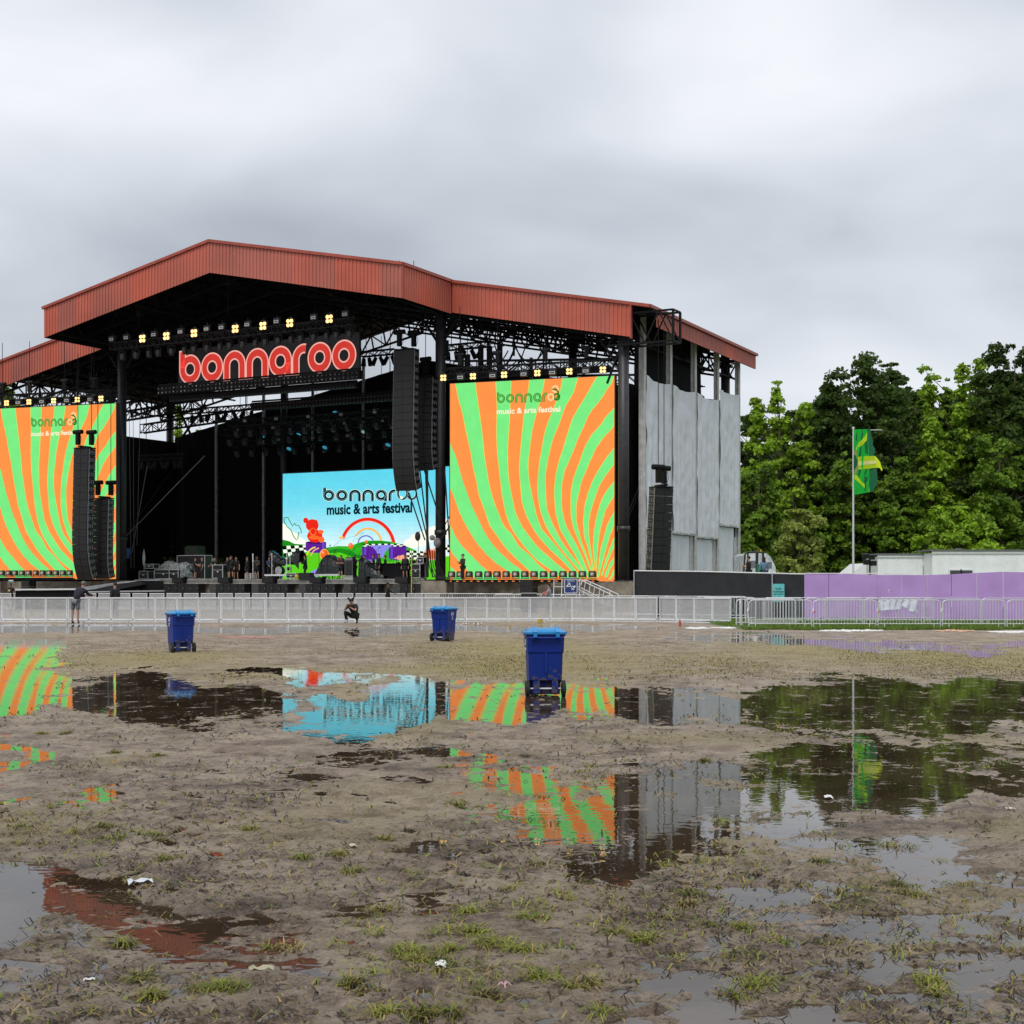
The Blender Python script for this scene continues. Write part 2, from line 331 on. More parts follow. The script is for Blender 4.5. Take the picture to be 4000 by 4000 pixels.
me.loops.add(q.size); me.loops.foreach_set('vertex_index', q.ravel().astype(np.int32))
me.polygons.add(len(q)); me.polygons.foreach_set('loop_start', (np.arange(len(q))*4).astype(np.int32)); me.polygons.foreach_set('use_smooth', np.ones(len(q), bool))
me.update(calc_edges=True)
olive = np.clip(1.5-np.abs((PYY-2575)/72), 0, 1)*.95*np.clip((vnoise(XX*.25, YY*.12, 21)-.22)*2.4, 0, 1)*np.clip((3350-np.abs(PXX-1500))/900, 0, 1)
olive = np.maximum(olive, np.clip((vnoise(XX*.8, YY*.5, 22)-.6)*3, 0, 1)*.55*(PYY > 2600))
lawn = np.clip((np.maximum(YY-54.0, 0)/.8), 0, 1)*np.clip((XX-8.2-.25*np.maximum(57-YY, 0))/.6, 0, 1)
lawn = np.where(YY > 78, np.clip((XX-8)/2, 0, 1)*.9, lawn)
wet = np.clip(.5+WW*.8, 0, 1)
ca = me.color_attributes.new('Mask', 'FLOAT_COLOR', 'POINT')
ca.data.foreach_set('color', np.stack([olive, lawn, wet, np.ones_like(wet)], -1).astype(np.float32).ravel())
ground = bpy.data.objects.new('muddy_ground', me); COL.objects.link(ground); tag(ground, kind='structure')
gm = bpy.data.materials.new('wet_mud'); gm.use_nodes = True; t = gm.node_tree; b = t.nodes['Principled BSDF']
geo = N(t, 'ShaderNodeNewGeometry'); at_ = N(t, 'ShaderNodeVertexColor', layer_name='Mask'); sp = N(t, 'ShaderNodeSeparateColor'); L(t, at_.outputs[0], sp.inputs[0])
def nz(scale, det=5, rough=.6):
    n = N(t, 'ShaderNodeTexNoise'); n.inputs['Scale'].default_value = scale; n.inputs['Detail'].default_value = det; n.inputs['Roughness'].default_value = rough
    L(t, geo.outputs['Position'], n.inputs['Vector']); return n.outputs[0]
def rampn(fac, stops):
    r_ = N(t, 'ShaderNodeValToRGB'); c_ = r_.color_ramp
    while len(c_.elements) < len(stops): c_.elements.new(.5)
    for e_, (p_, col_) in zip(c_.elements, stops): e_.position = p_; e_.color = (*col_, 1)
    L(t, fac, r_.inputs[0]); return r_.outputs[0]
def mixc(f, a, b_):
    m_ = N(t, 'ShaderNodeMix', data_type='RGBA')
    if isinstance(f, float): m_.inputs[0].default_value = f
    else: L(t, f, m_.inputs[0])
    for s_, v_ in ((6, a), (7, b_)):
        if isinstance(v_, tuple): m_.inputs[s_].default_value = (*v_, 1)
        else: L(t, v_, m_.inputs[s_])
    return m_.outputs[2]
n_a, n_b, n_c, n_d = nz(.6, 6), nz(7, 10, .8), nz(70, 8, .85), nz(17, 5, .7)
n_e = nz(1.9, 6, .68)
mud = rampn(M(t, 'ADD', M(t, 'ADD', M(t, 'MULTIPLY', n_a, .16), M(t, 'MULTIPLY', n_e, .30)), M(t, 'ADD', M(t, 'MULTIPLY', n_b, .26), M(t, 'MULTIPLY', n_c, .28))), [(.43, (.060, .038, .024)), (.475, (.225, .165, .118)), (.52, (.375, .295, .225)), (.575, (.56, .46, .36))])
straw = M(t, 'MULTIPLY', M(t, 'GREATER_THAN', n_e, .56), M(t, 'MULTIPLY', M(t, 'GREATER_THAN', n_c, .52), .55)); mud = mixc(straw, mud, (.27, .23, .10))
specks = M(t, 'MULTIPLY', M(t, 'GREATER_THAN', n_d, .60), .75)
mud = mixc(specks, mud, (.045, .036, .026))
sg = rampn(n_c, [(.42, (.08, .06, .022)), (.5, (.30, .235, .075)), (.58, (.46, .40, .15))])
col = mixc(M(t, 'MULTIPLY', sp.outputs[0], M(t, 'ADD', M(t, 'MULTIPLY', M(t, 'GREATER_THAN', n_c, .47), .45), .5), clamp=True), mud, sg)
col = mixc(sp.outputs[1], col, rampn(n_b, [(.35, (.05, .085, .015)), (.65, (.12, .19, .035))]))
L(t, col, b.inputs['Base Color'])
rr = N(t, 'ShaderNodeMapRange'); rr.inputs[1].default_value = .35; rr.inputs[2].default_value = .65; rr.inputs[3].default_value = .34; rr.inputs[4].default_value = .75
L(t, n_b, rr.inputs[0]); r2 = M(t, 'ADD', M(t, 'SUBTRACT', rr.outputs[0], M(t, 'MULTIPLY', sp.outputs[2], .14)), M(t, 'MULTIPLY', sp.outputs[1], .5), clamp=True)
L(t, r2, b.inputs['Roughness']); b.inputs['Specular IOR Level'].default_value = .26
bp = N(t, 'ShaderNodeBump'); bp.inputs['Strength'].default_value = 1.0; bp.inputs['Distance'].default_value = .06
L(t, M(t, 'ADD', M(t, 'MULTIPLY', n_b, .45), M(t, 'MULTIPLY', n_c, .45)), bp.inputs['Height']); L(t, bp.outputs[0], b.inputs['Normal'])
me.materials.append(gm)
wm = bpy.data.materials.new('muddy_water'); wm.use_nodes = True; t = wm.node_tree; b = t.nodes['Principled BSDF']
geo = N(t, 'ShaderNodeNewGeometry')
b.inputs['Base Color'].default_value = (.030, .019, .012, 1); b.inputs['Roughness'].default_value = .012; b.inputs['IOR'].default_value = 1.36
L(t, rampn(nz(.5, 4), [(.35, (.030, .019, .011)), (.65, (.070, .048, .030))]), b.inputs['Base Color'])
bp = N(t, 'ShaderNodeBump'); bp.inputs['Strength'].default_value = .08; bp.inputs['Distance'].default_value = .01
L(t, nz(5, 2), bp.inputs['Height']); L(t, bp.outputs[0], b.inputs['Normal'])
sc_ = M(t, 'GREATER_THAN', nz(2.4, 9, .8), .585); L(t, mixc(sc_, rampn(nz(.5, 4), [(.35, (.030, .019, .011)), (.65, (.070, .048, .030))]), (.19, .145, .11)), b.inputs['Base Color'])
L(t, M(t, 'ADD', M(t, 'MULTIPLY', sc_, .5), M(t, 'MULTIPLY', nz(.8, 3), .02)), b.inputs['Roughness'])
mb = MB(); mb.add([(-80, -6, 0), (80, -6, 0), (80, 66, 0), (-80, 66, 0)], [(0, 1, 2, 3)])
tag(mb.build('puddle_water', wm), kind='structure')
def height_at(x, y):
    return float(field(np.array([float(x)]), np.array([float(y)]))[0][0])
# grass: blades
def leafmat(name, c, rough=.5, trans=.25, namt=.5, scale=3):
    if name in MATS: return MATS[name]
    m = bpy.data.materials.new(name); m.use_nodes = True; t_ = m.node_tree; b_ = t_.nodes['Principled BSDF']
    oi = N(t_, 'ShaderNodeNewGeometry'); n = N(t_, 'ShaderNodeTexNoise'); n.inputs['Scale'].default_value = scale; n.inputs['Detail'].default_value = 3
    L(t_, oi.outputs['Position'], n.inputs['Vector'])
    v_ = M(t_, 'ADD', M(t_, 'MULTIPLY', n.outputs[0], .7), M(t_, 'MULTIPLY', oi.outputs['Random Per Island'], .3))
    r_ = N(t_, 'ShaderNodeValToRGB'); r_.color_ramp.elements[0].position = .3; r_.color_ramp.elements[1].position = .72
    r_.color_ramp.elements[0].color = (*[x*(1-namt) for x in c], 1); r_.color_ramp.elements[1].color = (min(1, c[0]*(1+namt*1.25)), min(1, c[1]*(1+namt)), c[2]*(1+namt*.3), 1)
    L(t_, v_, r_.inputs[0]); L(t_, r_.outputs[0], b_.inputs['Base Color']); b_.inputs['Roughness'].default_value = rough; b_.inputs['Specular IOR Level'].default_value = .3
    tr = N(t_, 'ShaderNodeBsdfTranslucent'); L(t_, r_.outputs[0], tr.inputs[0]); ms = N(t_, 'ShaderNodeMixShader'); ms.inputs[0].default_value = trans
    L(t_, b_.outputs[0], ms.inputs[1]); L(t_, tr.outputs[0], ms.inputs[2]); L(t_, ms.outputs[0], t_.nodes['Material Output'].inputs[0])
    MATS[name] = m; return m
GR1 = leafmat('grass_green', (.19, .24, .035)); GR2 = leafmat('grass_olive', (.22, .20, .05)); GR3 = leafmat('grass_straw', (.30, .23, .11)); GR4 = leafmat('grass_rotten', (.035, .028, .018))
LAWN = leafmat('lawn_green', (.11, .20, .028))
def blades(name, specs, mats):
    """specs rows: x y z length width azimuth lean mat ; every blade is a bent strip"""
    A = np.array(specs, float); n = len(A); x, y, z, ln, w, az, le, mt = A.T
    dx, dy = np.cos(az), np.sin(az); sx, sy = -dy*w/2, dx*w/2
    pts = []
    for f_, hw in ((0, 1), (.5, .85), (1, .12)):
        out_ = ln*f_*np.sin(le*(.55+.75*f_)); up = ln*f_*np.cos(le*(.55+.75*f_))
        px_, py_, pz_ = x+dx*out_, y+dy*out_, z+up
        pts.append(np.stack([px_-sx*hw, py_-sy*hw, pz_], -1)); pts.append(np.stack([px_+sx*hw, py_+sy*hw, pz_], -1))
    V_ = np.stack(pts, 1).reshape(-1, 3); o_ = np.arange(n)*6
    q_ = np.concatenate([np.stack([o_, o_+1, o_+3, o_+2], -1), np.stack([o_+2, o_+3, o_+5, o_+4], -1)])
    me_ = bpy.data.meshes.new(name); me_.vertices.add(len(V_)); me_.vertices.foreach_set('co', V_.astype(np.float32).ravel())
    me_.loops.add(q_.size); me_.loops.foreach_set('vertex_index', q_.ravel().astype(np.int32)); me_.polygons.add(len(q_))
    me_.polygons.foreach_set('loop_start', (np.arange(len(q_))*4).astype(np.int32))
    for m_ in mats: me_.materials.append(m_)
    me_.polygons.foreach_set('material_index', np.concatenate([mt, mt]).astype(np.int32)); me_.update(calc_edges=True)
    o = bpy.data.objects.new(name, me_); COL.objects.link(o); return tag(o, kind='stuff')
rg = np.random.default_rng(11)
tufts = []   # (x, y, radius, count, green share)
for a, b_, r_, c_ in [(2120, 3830, 34, .9), (2250, 3870, 26, .7), (2900, 3630, 22, .8), (2620, 3330, 16, .9), (2500, 3680, 26, .7), (2400, 3660, 18, .7), (2960, 3850, 40, .9), (2860, 3900, 34, .8), (2300, 3860, 20, .1), (2340, 3970, 26, .9),
                     (3540, 3500, 34, .5), (3500, 3460, 24, .5), (3640, 3840, 40, .9), (3680, 3880, 30, .8), (3250, 3480, 20, .5), (3200, 3370, 22, .3), (3480, 3740, 22, .7), (3180, 3520, 24, .05), (2700, 3500, 26, .2), (2680, 3540, 18, .2),
                     (1060, 3700, 26, .5), (1120, 3705, 30, .0), (1490, 3565, 26, .25), (1590, 3725, 34, .8), (1640, 3760, 24, .6), (1760, 3720, 24, .8), (1850, 3650, 24, .9), (1920, 3700, 34, .8), (2020, 3720, 30, .9), (2080, 3590, 34, .85),
                     (1830, 3570, 24, .8), (1370, 3850, 24, .8), (540, 3830, 28, .4), (480, 3690, 14, .8), (880, 3880, 38, .8), (780, 3870, 26, .5), (600, 3890, 26, .6), (1650, 3960, 30, .5), (1900, 3900, 26, .3), (1500, 3970, 28, .7), (1760, 3975, 24, .5),
                     (410, 3240, 20, .8), (600, 3270, 24, .9), (450, 3285, 22, .8), (650, 3360, 24, .7), (980, 3250, 20, .6), (1500, 3290, 16, .5), (1180, 3360, 24, .6), (1320, 3350, 22, .6), (1370, 3420, 20, .6), (620, 2955, 14, .8), (450, 2945, 14, .5), (160, 2870, 16, .6), (260, 2870, 14, .6), (1740, 3000, 16, .5), (2750, 2972, 12, .5), (3220, 2885, 10, .2), (900, 2680, 8, .5), (880, 3870, 30, .9)]:
    g = gnd(a, b_); tufts.append((g.x, g.y, r_/F*g.y*1.3, int(90+r_*3), c_))
for i in range(620):
    py_ = 2600+1420*rg.random()**.75; px_ = rg.uniform(-150, 4150); g = gnd(px_, py_)
    if vnoise(np.array([g.x*.55]), np.array([g.y*.4]), 31)[0] < .55: continue
    tufts.append((g.x, g.y, rg.uniform(.03, .11), int(rg.uniform(14, 55)), rg.random()))
sp_ = []
for x, y, r_, n_, gs in tufts:
    n_ = int(n_*min(1, 14/y+.25)); k = rg.normal(size=(n_, 2))*r_*.7
    for i in range(n_):
        m_ = (0 if rg.random() < .72 else 1) if rg.random() < gs else (3 if rg.random() < .3 else (2 if rg.random() < .6 else 1))
        sp_.append((x+k[i, 0], y+k[i, 1], 0, rg.uniform(.04, .115), rg.uniform(.0035, .0065)*(1+y/25), rg.uniform(0, 6.28), rg.uniform(.85, 1.75), m_))
# flattened loose straw and blades pressed in the mud
for i in range(46000):
    py_ = 2640+1380*rg.random()**.8; px_ = rg.uniform(-150, 4150); g = gnd(px_, py_)
    v1 = vnoise(np.array([g.x*.9]), np.array([g.y*.6]), 33)[0]
    if rg.random() > (v1-.22)*1.7*min(1, g.y/20+.12): continue
    sp_.append((g.x, g.y, .003, rg.uniform(.03, .10)*(1+g.y/22), rg.uniform(.003, .006)*(1+g.y/10), rg.uniform(0, 6.28), rg.uniform(1.15, 1.5), rg.choice([0, 1, 2, 3, 3, 3, 3])))
A = np.array(sp_); hz = field(A[:, 0], A[:, 1])[0]; A[:, 2] += np.maximum(hz, -.012)-.004
A = A[(hz > -.003) | ((hz > -.016) & (rg.random(len(hz)) < .16))]
blades('sparse_grass', A, [GR1, GR2, GR3, GR4])
# trodden short turf in the middle distance
n_ = 150000; py_ = 2488+175*rg.random(n_)**.9; px_ = rg.uniform(-200, 4200, n_); Y_ = F*CH/(py_-HZ); X_ = (px_-2000)/F*Y_
m1 = vnoise(X_*.45, Y_*.16, 21)*.65+vnoise(X_*1.7, Y_*.8, 23)*.35; kp = (rg.random(n_) < np.clip((m1-.30)*2.6, .04, 1)) & (rg.random(n_) < np.clip(1.35-np.abs(py_-2578)/75, 0, 1)); X_, Y_ = X_[kp], Y_[kp]; z_ = field(X_, Y_)[0]; kp = z_ > .002; X_, Y_, z_ = X_[kp], Y_[kp], z_[kp]; k_ = len(X_)
blades('trodden_turf', np.stack([X_, Y_, z_-.004, rg.uniform(.02, .06, k_), rg.uniform(.012, .022, k_), rg.uniform(0, 6.28, k_), rg.uniform(.6, 1.55, k_), rg.choice([0, 1, 1, 1, 2, 2, 3], k_)], -1), [GR1, GR2, GR3, GR4])
# lawn strip behind the puddled field, at the right
n_ = 60000; xx = rg.uniform(8.6, 27, n_); yy = 53.9+rg.random(n_)**1.5*15+.35*np.sin(xx*2.1)
zz_ = field(xx, yy)[0]
blades('lawn_grass', np.stack([xx, yy, zz_-.01, rg.uniform(.08, .19, n_), rg.uniform(.012, .022, n_), rg.uniform(0, 6.28, n_), rg.uniform(.1, .8, n_), (rg.random(n_) < .12)*1.0], -1), [LAWN, GR1])
# churned-up litter strewn along the barricade line is made further below
# ------------------------------------------------------------ stage building
def roofz(x): return 26.12-.205*abs(x)
stage = thing('stage_building', 'huge open festival stage with a stepped rust-red metal roof and black columns', 'stage', O_ST, RZ)
def roof_slab(x0, x1, y0a, y1a, z_off=0, y0b=None, y1b=None, x1b=None):
    mb = MB(); x1b = x1b or x1; zc_ = roofz(x1b)+z_off; y0b = y0a if y0b is None else y0b; y1b = y1a if y1b is None else y1b
    za, zb = roofz(x0)+z_off, roofz(x1)+z_off
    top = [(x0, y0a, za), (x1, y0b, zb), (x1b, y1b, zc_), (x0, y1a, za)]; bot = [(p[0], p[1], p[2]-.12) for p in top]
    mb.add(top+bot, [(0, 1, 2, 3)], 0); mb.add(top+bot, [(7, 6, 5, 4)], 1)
    mb.add(top+bot, [(0, 4, 5, 1), (1, 5, 6, 2), (2, 6, 7, 3), (3, 7, 4, 0)], 0)
    # standing seams
    n = max(2, int((y1a-y0a)/.6))
    for i in range(n+1):
        f = i/n; ya = y0a+(y1a-y0a)*f; yb = y0b+(y1b-y0b)*f
        xx_ = x1+(x1b-x1)*f; mb.beam((x0, ya, za+.02), (xx_, yb, roofz(xx_)+z_off+.02), .05, .09, 0)
    return mb.build('roof', [RED, SOFF], stage)
for a in [(-16.2, 0, -7.2, -.9), (0, 16.2, -7.2, -.9), (-31.2, 0, -.9, 24), (0, 31.1, -.9, 24, 0, -.9, 22.9, 30.2)]: roof_slab(*a)
def fascia(a, b, h, inset=0):
    """corrugated sheet hung below the edge from a to b (stage frame, top edge points)"""
    a = Vector(a); b = Vector(b); mb = MB(); d = b-a; hd = Vector((d.x, d.y, 0)); ln = hd.length; hd.normalize(); nrm = Vector((hd.y, -hd.x, 0))
    n = max(3, int(ln/.3)); dn = Vector((0, 0, -h)); vs = []; prof = ((0, 0), (.62, 0), (.68, .055), (.94, .055))
    for i in range(n):
        for f, o_ in prof:
            p = a+d*((i+f)/n)+nrm*o_; vs += [p, p+dn]
    vs += [b, b+dn]; k = len(vs)//2
    mb.add(vs, [(2*i, 2*i+1, 2*i+3, 2*i+2) for i in range(k-1)], 0)
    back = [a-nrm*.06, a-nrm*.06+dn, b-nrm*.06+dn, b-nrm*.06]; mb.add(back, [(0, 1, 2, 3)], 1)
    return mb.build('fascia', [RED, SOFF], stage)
fascia((-16.2, -7.2, roofz(16.2)-.13), (0, -7.2, roofz(0)-.13), 2.13); fascia((0, -7.2, roofz(0)-.13), (16.2, -7.2, roofz(16.2)-.13), 2.13)
fascia((16.2, -7.14, roofz(16.2)-.13), (16.2, -.96, roofz(16.2)-.13), 2.13); fascia((-16.2, -.96, roofz(16.2)-.13), (-16.2, -7.14, roofz(16.2)-.13), 2.13)
fascia((16.26, -.9, roofz(16.2)-.13), (29.8, -.9, roofz(29.8)-.13), 2.05); fascia((-31.1, -.9, roofz(31.1)-.13), (-16.26, -.9, roofz(16.2)-.13), 2.05)
fascia((30.98, .6, roofz(31.1)-.14), (30.15, 22.8, roofz(30.2)-.14), 1.0)
tb = MB()
for a, b_ in [((-16.3, -7.29, roofz(16.2)), (0, -7.29, roofz(0))), ((0, -7.29, roofz(0)), (16.3, -7.29, roofz(16.2))), ((16.29, -7.2, roofz(16.2)), (16.29, -.9, roofz(16.2))), ((16.3, -1.0, roofz(16.3)), (31.2, -1.0, roofz(31.2))), ((-31.2, -1.0, roofz(31.2)), (-16.3, -1.0, roofz(16.3))), ((31.16, -.9, roofz(31.1)), (30.26, 23.0, roofz(30.2)))]:
    tb.beam(a, b_, .16, .2)
tb.build('roof_edge_trim', REDTRIM, stage)
# fascia corner mouldings and the open end with its bracing
for c_, d_ in (((29.86, -.95, roofz(29.8)-1.2), (.1, .2, 2.2)), ((16.27, -7.25, roofz(16.2)-1.2), (.09, .12, 2.15))): MB().box(c_, d_).build('corner_flashing', REDTRIM, stage)
# columns
for x, y in [(-29, 0), (-15.1, 0), (14.8, 0), (28.9, 0), (-29, 21.3), (-15.1, 21.3), (14.8, 21.3), (28.2, 21.3)]:
    z1 = roofz(x)-.4; mb = MB(); mb.lathe([(.36, 1.9), (.36, z1)], (x, y, 0), 20)
    mb.lathe([(.43, 5.2), (.43, 5.55)], (x, y, 0), 20); mb.box((x, y, z1-1), (1.1, .5, .25)); mb.box((x, y, 1.95), (1.0, 1.0, .06))
    c_ = mb.build('column', COLM, stage, smooth=False)
    for p_ in c_.data.polygons: p_.use_smooth = len(p_.vertices) == 4 and abs(p_.normal.z) < .1
# piers, deck, walls below the deck
for c_, d_ in (((28.9, 0, .92), (2.0, 1.5, 1.96)), ((14.8, -.1, .95), (2.1, 1.7, 2.02)), ((-15.1, -.1, .98), (2.1, 1.7, 2.08)), ((-29, 0, .98), (2, 1.5, 1.98))): MB().box(c_, d_).build('concrete_pier', CONC, stage)
for c_, d_ in (((21.9, .25, .92), (12.0, .5, 1.84)), ((-22, .25, .98), (12.0, .5, 1.95))): MB().box(c_, d_).build('wing_wall', CONC, stage)
mb = MB(); mb.box((-.1, 10.2, 1.94), (27.2, 20.6, .24)); mb.box((-.1, .05, 1.93), (27.2, .3, .34)); mb.build('deck', CONCL, stage)
mb = MB(); mb.box((-.1, .5, .9), (27.2, .5, 1.68)); mb.build('deck_wall', CONC, stage)
MB().box((22, 11.3, 1.7), (12.0, 21, .2)).build('wing_deck', CONC, stage); MB().box((-22, 11.3, 1.85), (12, 21, .2)).build('wing_deck', CONC, stage)
# cloth hung at back and sides
def cloth(x0, x1, zt, zb, folds=1.2, amp=.07, n=60, m=14, sag=0, yk=0, along='x', y=0, seed=0, wr=.02):
    """hanging sheet; zt a pair; returns MB"""
    mb = MB(); vs = []
    for j in range(m+1):
        for i in range(n+1):
            f = i/n; g = j/m; x = x0+(x1-x0)*f; top = zt[0]+(zt[1]-zt[0])*f-sag*4*f*(1-f); z = top+(zb-top)*g
            d = amp*(mnoise.noise((f*(x1-x0)*folds+seed*9, z*.12, seed))*1.4)*(.25+.75*min(1, g*3))
            if sag: d *= min(1, .25+6*f*(1-f)*1.2)
            if sag: d += wr*min(1, 8*f*(1-f))*math.sin(14*((1-g)*1.2+1.6*(f-.5)**2)+2*mnoise.noise((f*3, g*3, seed)))*max(0, 1-g*2.2)*1.3
            d += wr*mnoise.noise((x*1.7+seed, z*1.1, 3.3))
            vs.append((x, y+d, z) if along == 'x' else (y+d, x, z))
    mb.add(vs, [(j*(n+1)+i, j*(n+1)+i+1, (j+1)*(n+1)+i+1, (j+1)*(n+1)+i) for j in range(m) for i in range(n)])
    return mb
BWZ = lambda x: 21.6-.19*abs(x)
mb = MB()
for s_ in (-1, 1):
    n = 80; vs = []
    for i in range(n+1):
        x = s_*29*i/n; d = .12*mnoise.noise((x*1.5, 0, 1)); vs += [(x, 22.0+d, BWZ(x)), (x, 22.0+d*1.5, .5)]
    mb.add(vs, [(2*i, 2*i+2, 2*i+3, 2*i+1) for i in range(n)])
mb.build('back_curtain', BLKC, stage)
cloth(1.2, 21.8, (15.6, 15.6), .6, .8, .12, 60, 8, y=-28.6, along='y').build('side_curtain', BLKC, stage)
cloth(.9, 21.8, (15.3, 15.3), 1.8, .8, .12, 60, 8, y=28.3, along='y', seed=3).build('side_curtain', BLKC, stage)
mb = MB(); mb.box((19.5, 15, 8), (11, .08, 12)); mb.build('wing_curtain', BLKC, stage)
cloth(3.8, 16.5, (roofz(28)-.7,)*2, 14.8, .8, .1, 40, 6, y=28.0, along='y', seed=8).build('side_masking', BLKC, stage)
# dark masking behind the side screens and the flanks of the playing area
cloth(15.4, 27.9, (9, 9), 1.9, .8, .1, 40, 6, y=6.0, seed=4).build('wing_curtain', BLKC, stage)
# grey side wall: posts and tarpaulins
PY = [2.47+4.72*i for i in range(5)]; PXR = [29.2]*5
for i, y in enumerate(PY):
    mb = MB(); z1 = roofz(29.5)-.15; w_ = .34 if i else .40
    mb.box((29.2, y, z1/2+.2), (w_, .07, z1-.4)); mb.box((29.2+w_/2-.03, y, z1/2+.2), (.06, .34, z1-.4)); mb.box((29.2-w_/2+.03, y, z1/2+.2), (.06, .34, z1-.4))
    mb.build('wall_post', GREYP, stage)
tops = [(15.85, 15.75, .12), (15.75, 15.75, .1), (15.75, 15.7, .1), (16.55, 16.6, .02)]; hems = [5.35, 5.25, 5.1, 6.15]
for i in range(4):
    za, zb_, sg_ = tops[i]
    cloth(PY[i]+.22, PY[i+1]-.16, (za, zb_), hems[i], 2.2, .085, 60, 60, sag=sg_+.1, y=29.40, along='y', seed=i+1, wr=.075).build('side_tarpaulin', CURT, stage, smooth=True)
    mb = MB(); mb.tube([(29.38, PY[i]+.2, hems[i]+.12), (29.38, PY[i+1]-.14, hems[i]+.12)], .07); mb.box((29.4, (PY[i]+PY[i+1])/2, hems[i]+.2), (.05, 4.3, .06)); mb.build('hem_tube', GREYP, stage)
    cloth(PY[i]+.22, PY[i+1]-.75, (hems[i]-.02, hems[i]-.02), .2, 2.2, .08, 40, 16, y=29.15, along='y', seed=i+6, wr=.03).build('lower_tarpaulin', CURT, stage, smooth=True)
    mb = MB()
    for dd in (.62, .38): mb.box((29.18, PY[i+1]-dd, 2.8), (.12, .1, 5.2))
    mb.build('wall_stud', GREYP, stage)
# slim grey posts in front of the back curtain
for px in (668, 845, 1030, 1222, 1420, 2075, 2280):
    p = P(px, 1700, 21.4); mb = MB(); mb.box((p.x, 21.4, BWZ(p.x)/2+1), (.22, .2, BWZ(p.x)+.8)); mb.build('back_post', mat('dull_grey_post', (.34, .34, .35), .6, nscale=3, namt=.3), stage)
# roof trusses
def roof_truss(y, w=.0, h=1.3, r=.11, x0=-30.3, x1=30.3, off=.9, bay=1.35, name='roof_truss'):
    mb = MB(); mb.truss((x0, y, roofz(x0)-off-h/2), (0, y, roofz(0)-off-h/2), w, h, bay, r); mb.truss((0, y, roofz(0)-off-h/2), (x1, y, roofz(x1)-off-h/2), w, h, bay, r)
    return mb.build(name, RIG, stage)
for y in (.4, 4.6, 8.8, 13.0, 17.2, 21.3): roof_truss(y, x1=28.9)
for y in (-6.6, -3.6): roof_truss(y, x0=-15.8, x1=15.8, off=.5)
for x in (-29, -22, -15.1, -7.5, 7.5, 14.8, 22, 28.6):
    mb = MB(); y0 = -6.8 if abs(x) < 16 else 0; z = roofz(x)-1.6; mb.truss((x, y0, z), (x, 22.6, z), 0, 1.2, 1.5, .09); mb.build('purlin_truss', RIG, stage)
mb = MB()
for i in range(33):
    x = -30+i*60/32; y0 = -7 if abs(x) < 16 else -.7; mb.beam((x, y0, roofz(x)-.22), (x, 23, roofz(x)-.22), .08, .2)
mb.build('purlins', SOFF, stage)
# upper side box girder: deep braced girder between the wing columns at the rear and knee braces
for y in (1.2, 9.5, 16.5):
    for a_, b_ in (((15, y, 17.2), (28.2, y, 16.4)), ((-28.2, y, 16.4), (-15, y, 17.2))): MB().truss(a_, b_, .5, .8, 1.1, .06).build('cross_girder', RIG, stage)
mb = MB()
for x in (28.9, 14.8, -15.1):
    (x < 28) and mb.tube([(x+.3, 0, roofz(x)-4.2), (x+1.7, 0, roofz(x)-2.2)], .1); mb.tube([(x-.3, 0, roofz(x)-4.2), (x-1.7, 0, roofz(x)-2.2)], .1)
    mb.tube([(x, .3, 5.6), (x, 9.5, 15.0)], .03)
mb.tube([(28.9, .3, 6), (28.9, 8, 14)], .04); mb.tube([(-29, 21.3, 14.5), (-24.5, 21.3, 19)], .12); mb.tube([(-24.8, 21.3, 13.5), (-28, 21.3, 19)], .12)
mb.build('bracing', RIG, stage)
# cantilevered rigging frame at the right front corner
mb = MB(); z1, z0 = 19.4, 17.4; xa, xb = 29.7, 32.7
a0 = S2W
for yy_ in (-.7, .5):
    mb.beam((xa-1.2, yy_, z1), (xb, yy_, z1+.0), .12); mb.beam((xa-1.6, yy_, z0), (xb, yy_, z0), .12); mb.beam((xb, yy_, z0), (xb, yy_, z1), .14)
    for i in range(3):
        x_ = xa+i; mb.beam((x_, yy_, z0 if i % 2 else z1), (x_+1, yy_, z1 if i % 2 else z0), .08)
    mb.beam((xa+.1, yy_, z0), (xa+.1, yy_, z1), .12)
for x_ in (xa, xb):
    for z_ in (z0, z1): mb.beam((x_, -.7, z_), (x_, .5, z_), .1)
mb.beam((xa, -.7, z1), (xb, .5, z1), .06); mb.box((xa-.5, -.3, 18.0), (.35, .4, 1.4)); mb.beam((xa-1.9, -.2, z0), (xa-.4, -.2, z1), .1); mb.beam((xa-1.9, -.2, 15), (xa-.9, -.2, z0), .12)
mb.build('rigging_frame', RIG, stage)
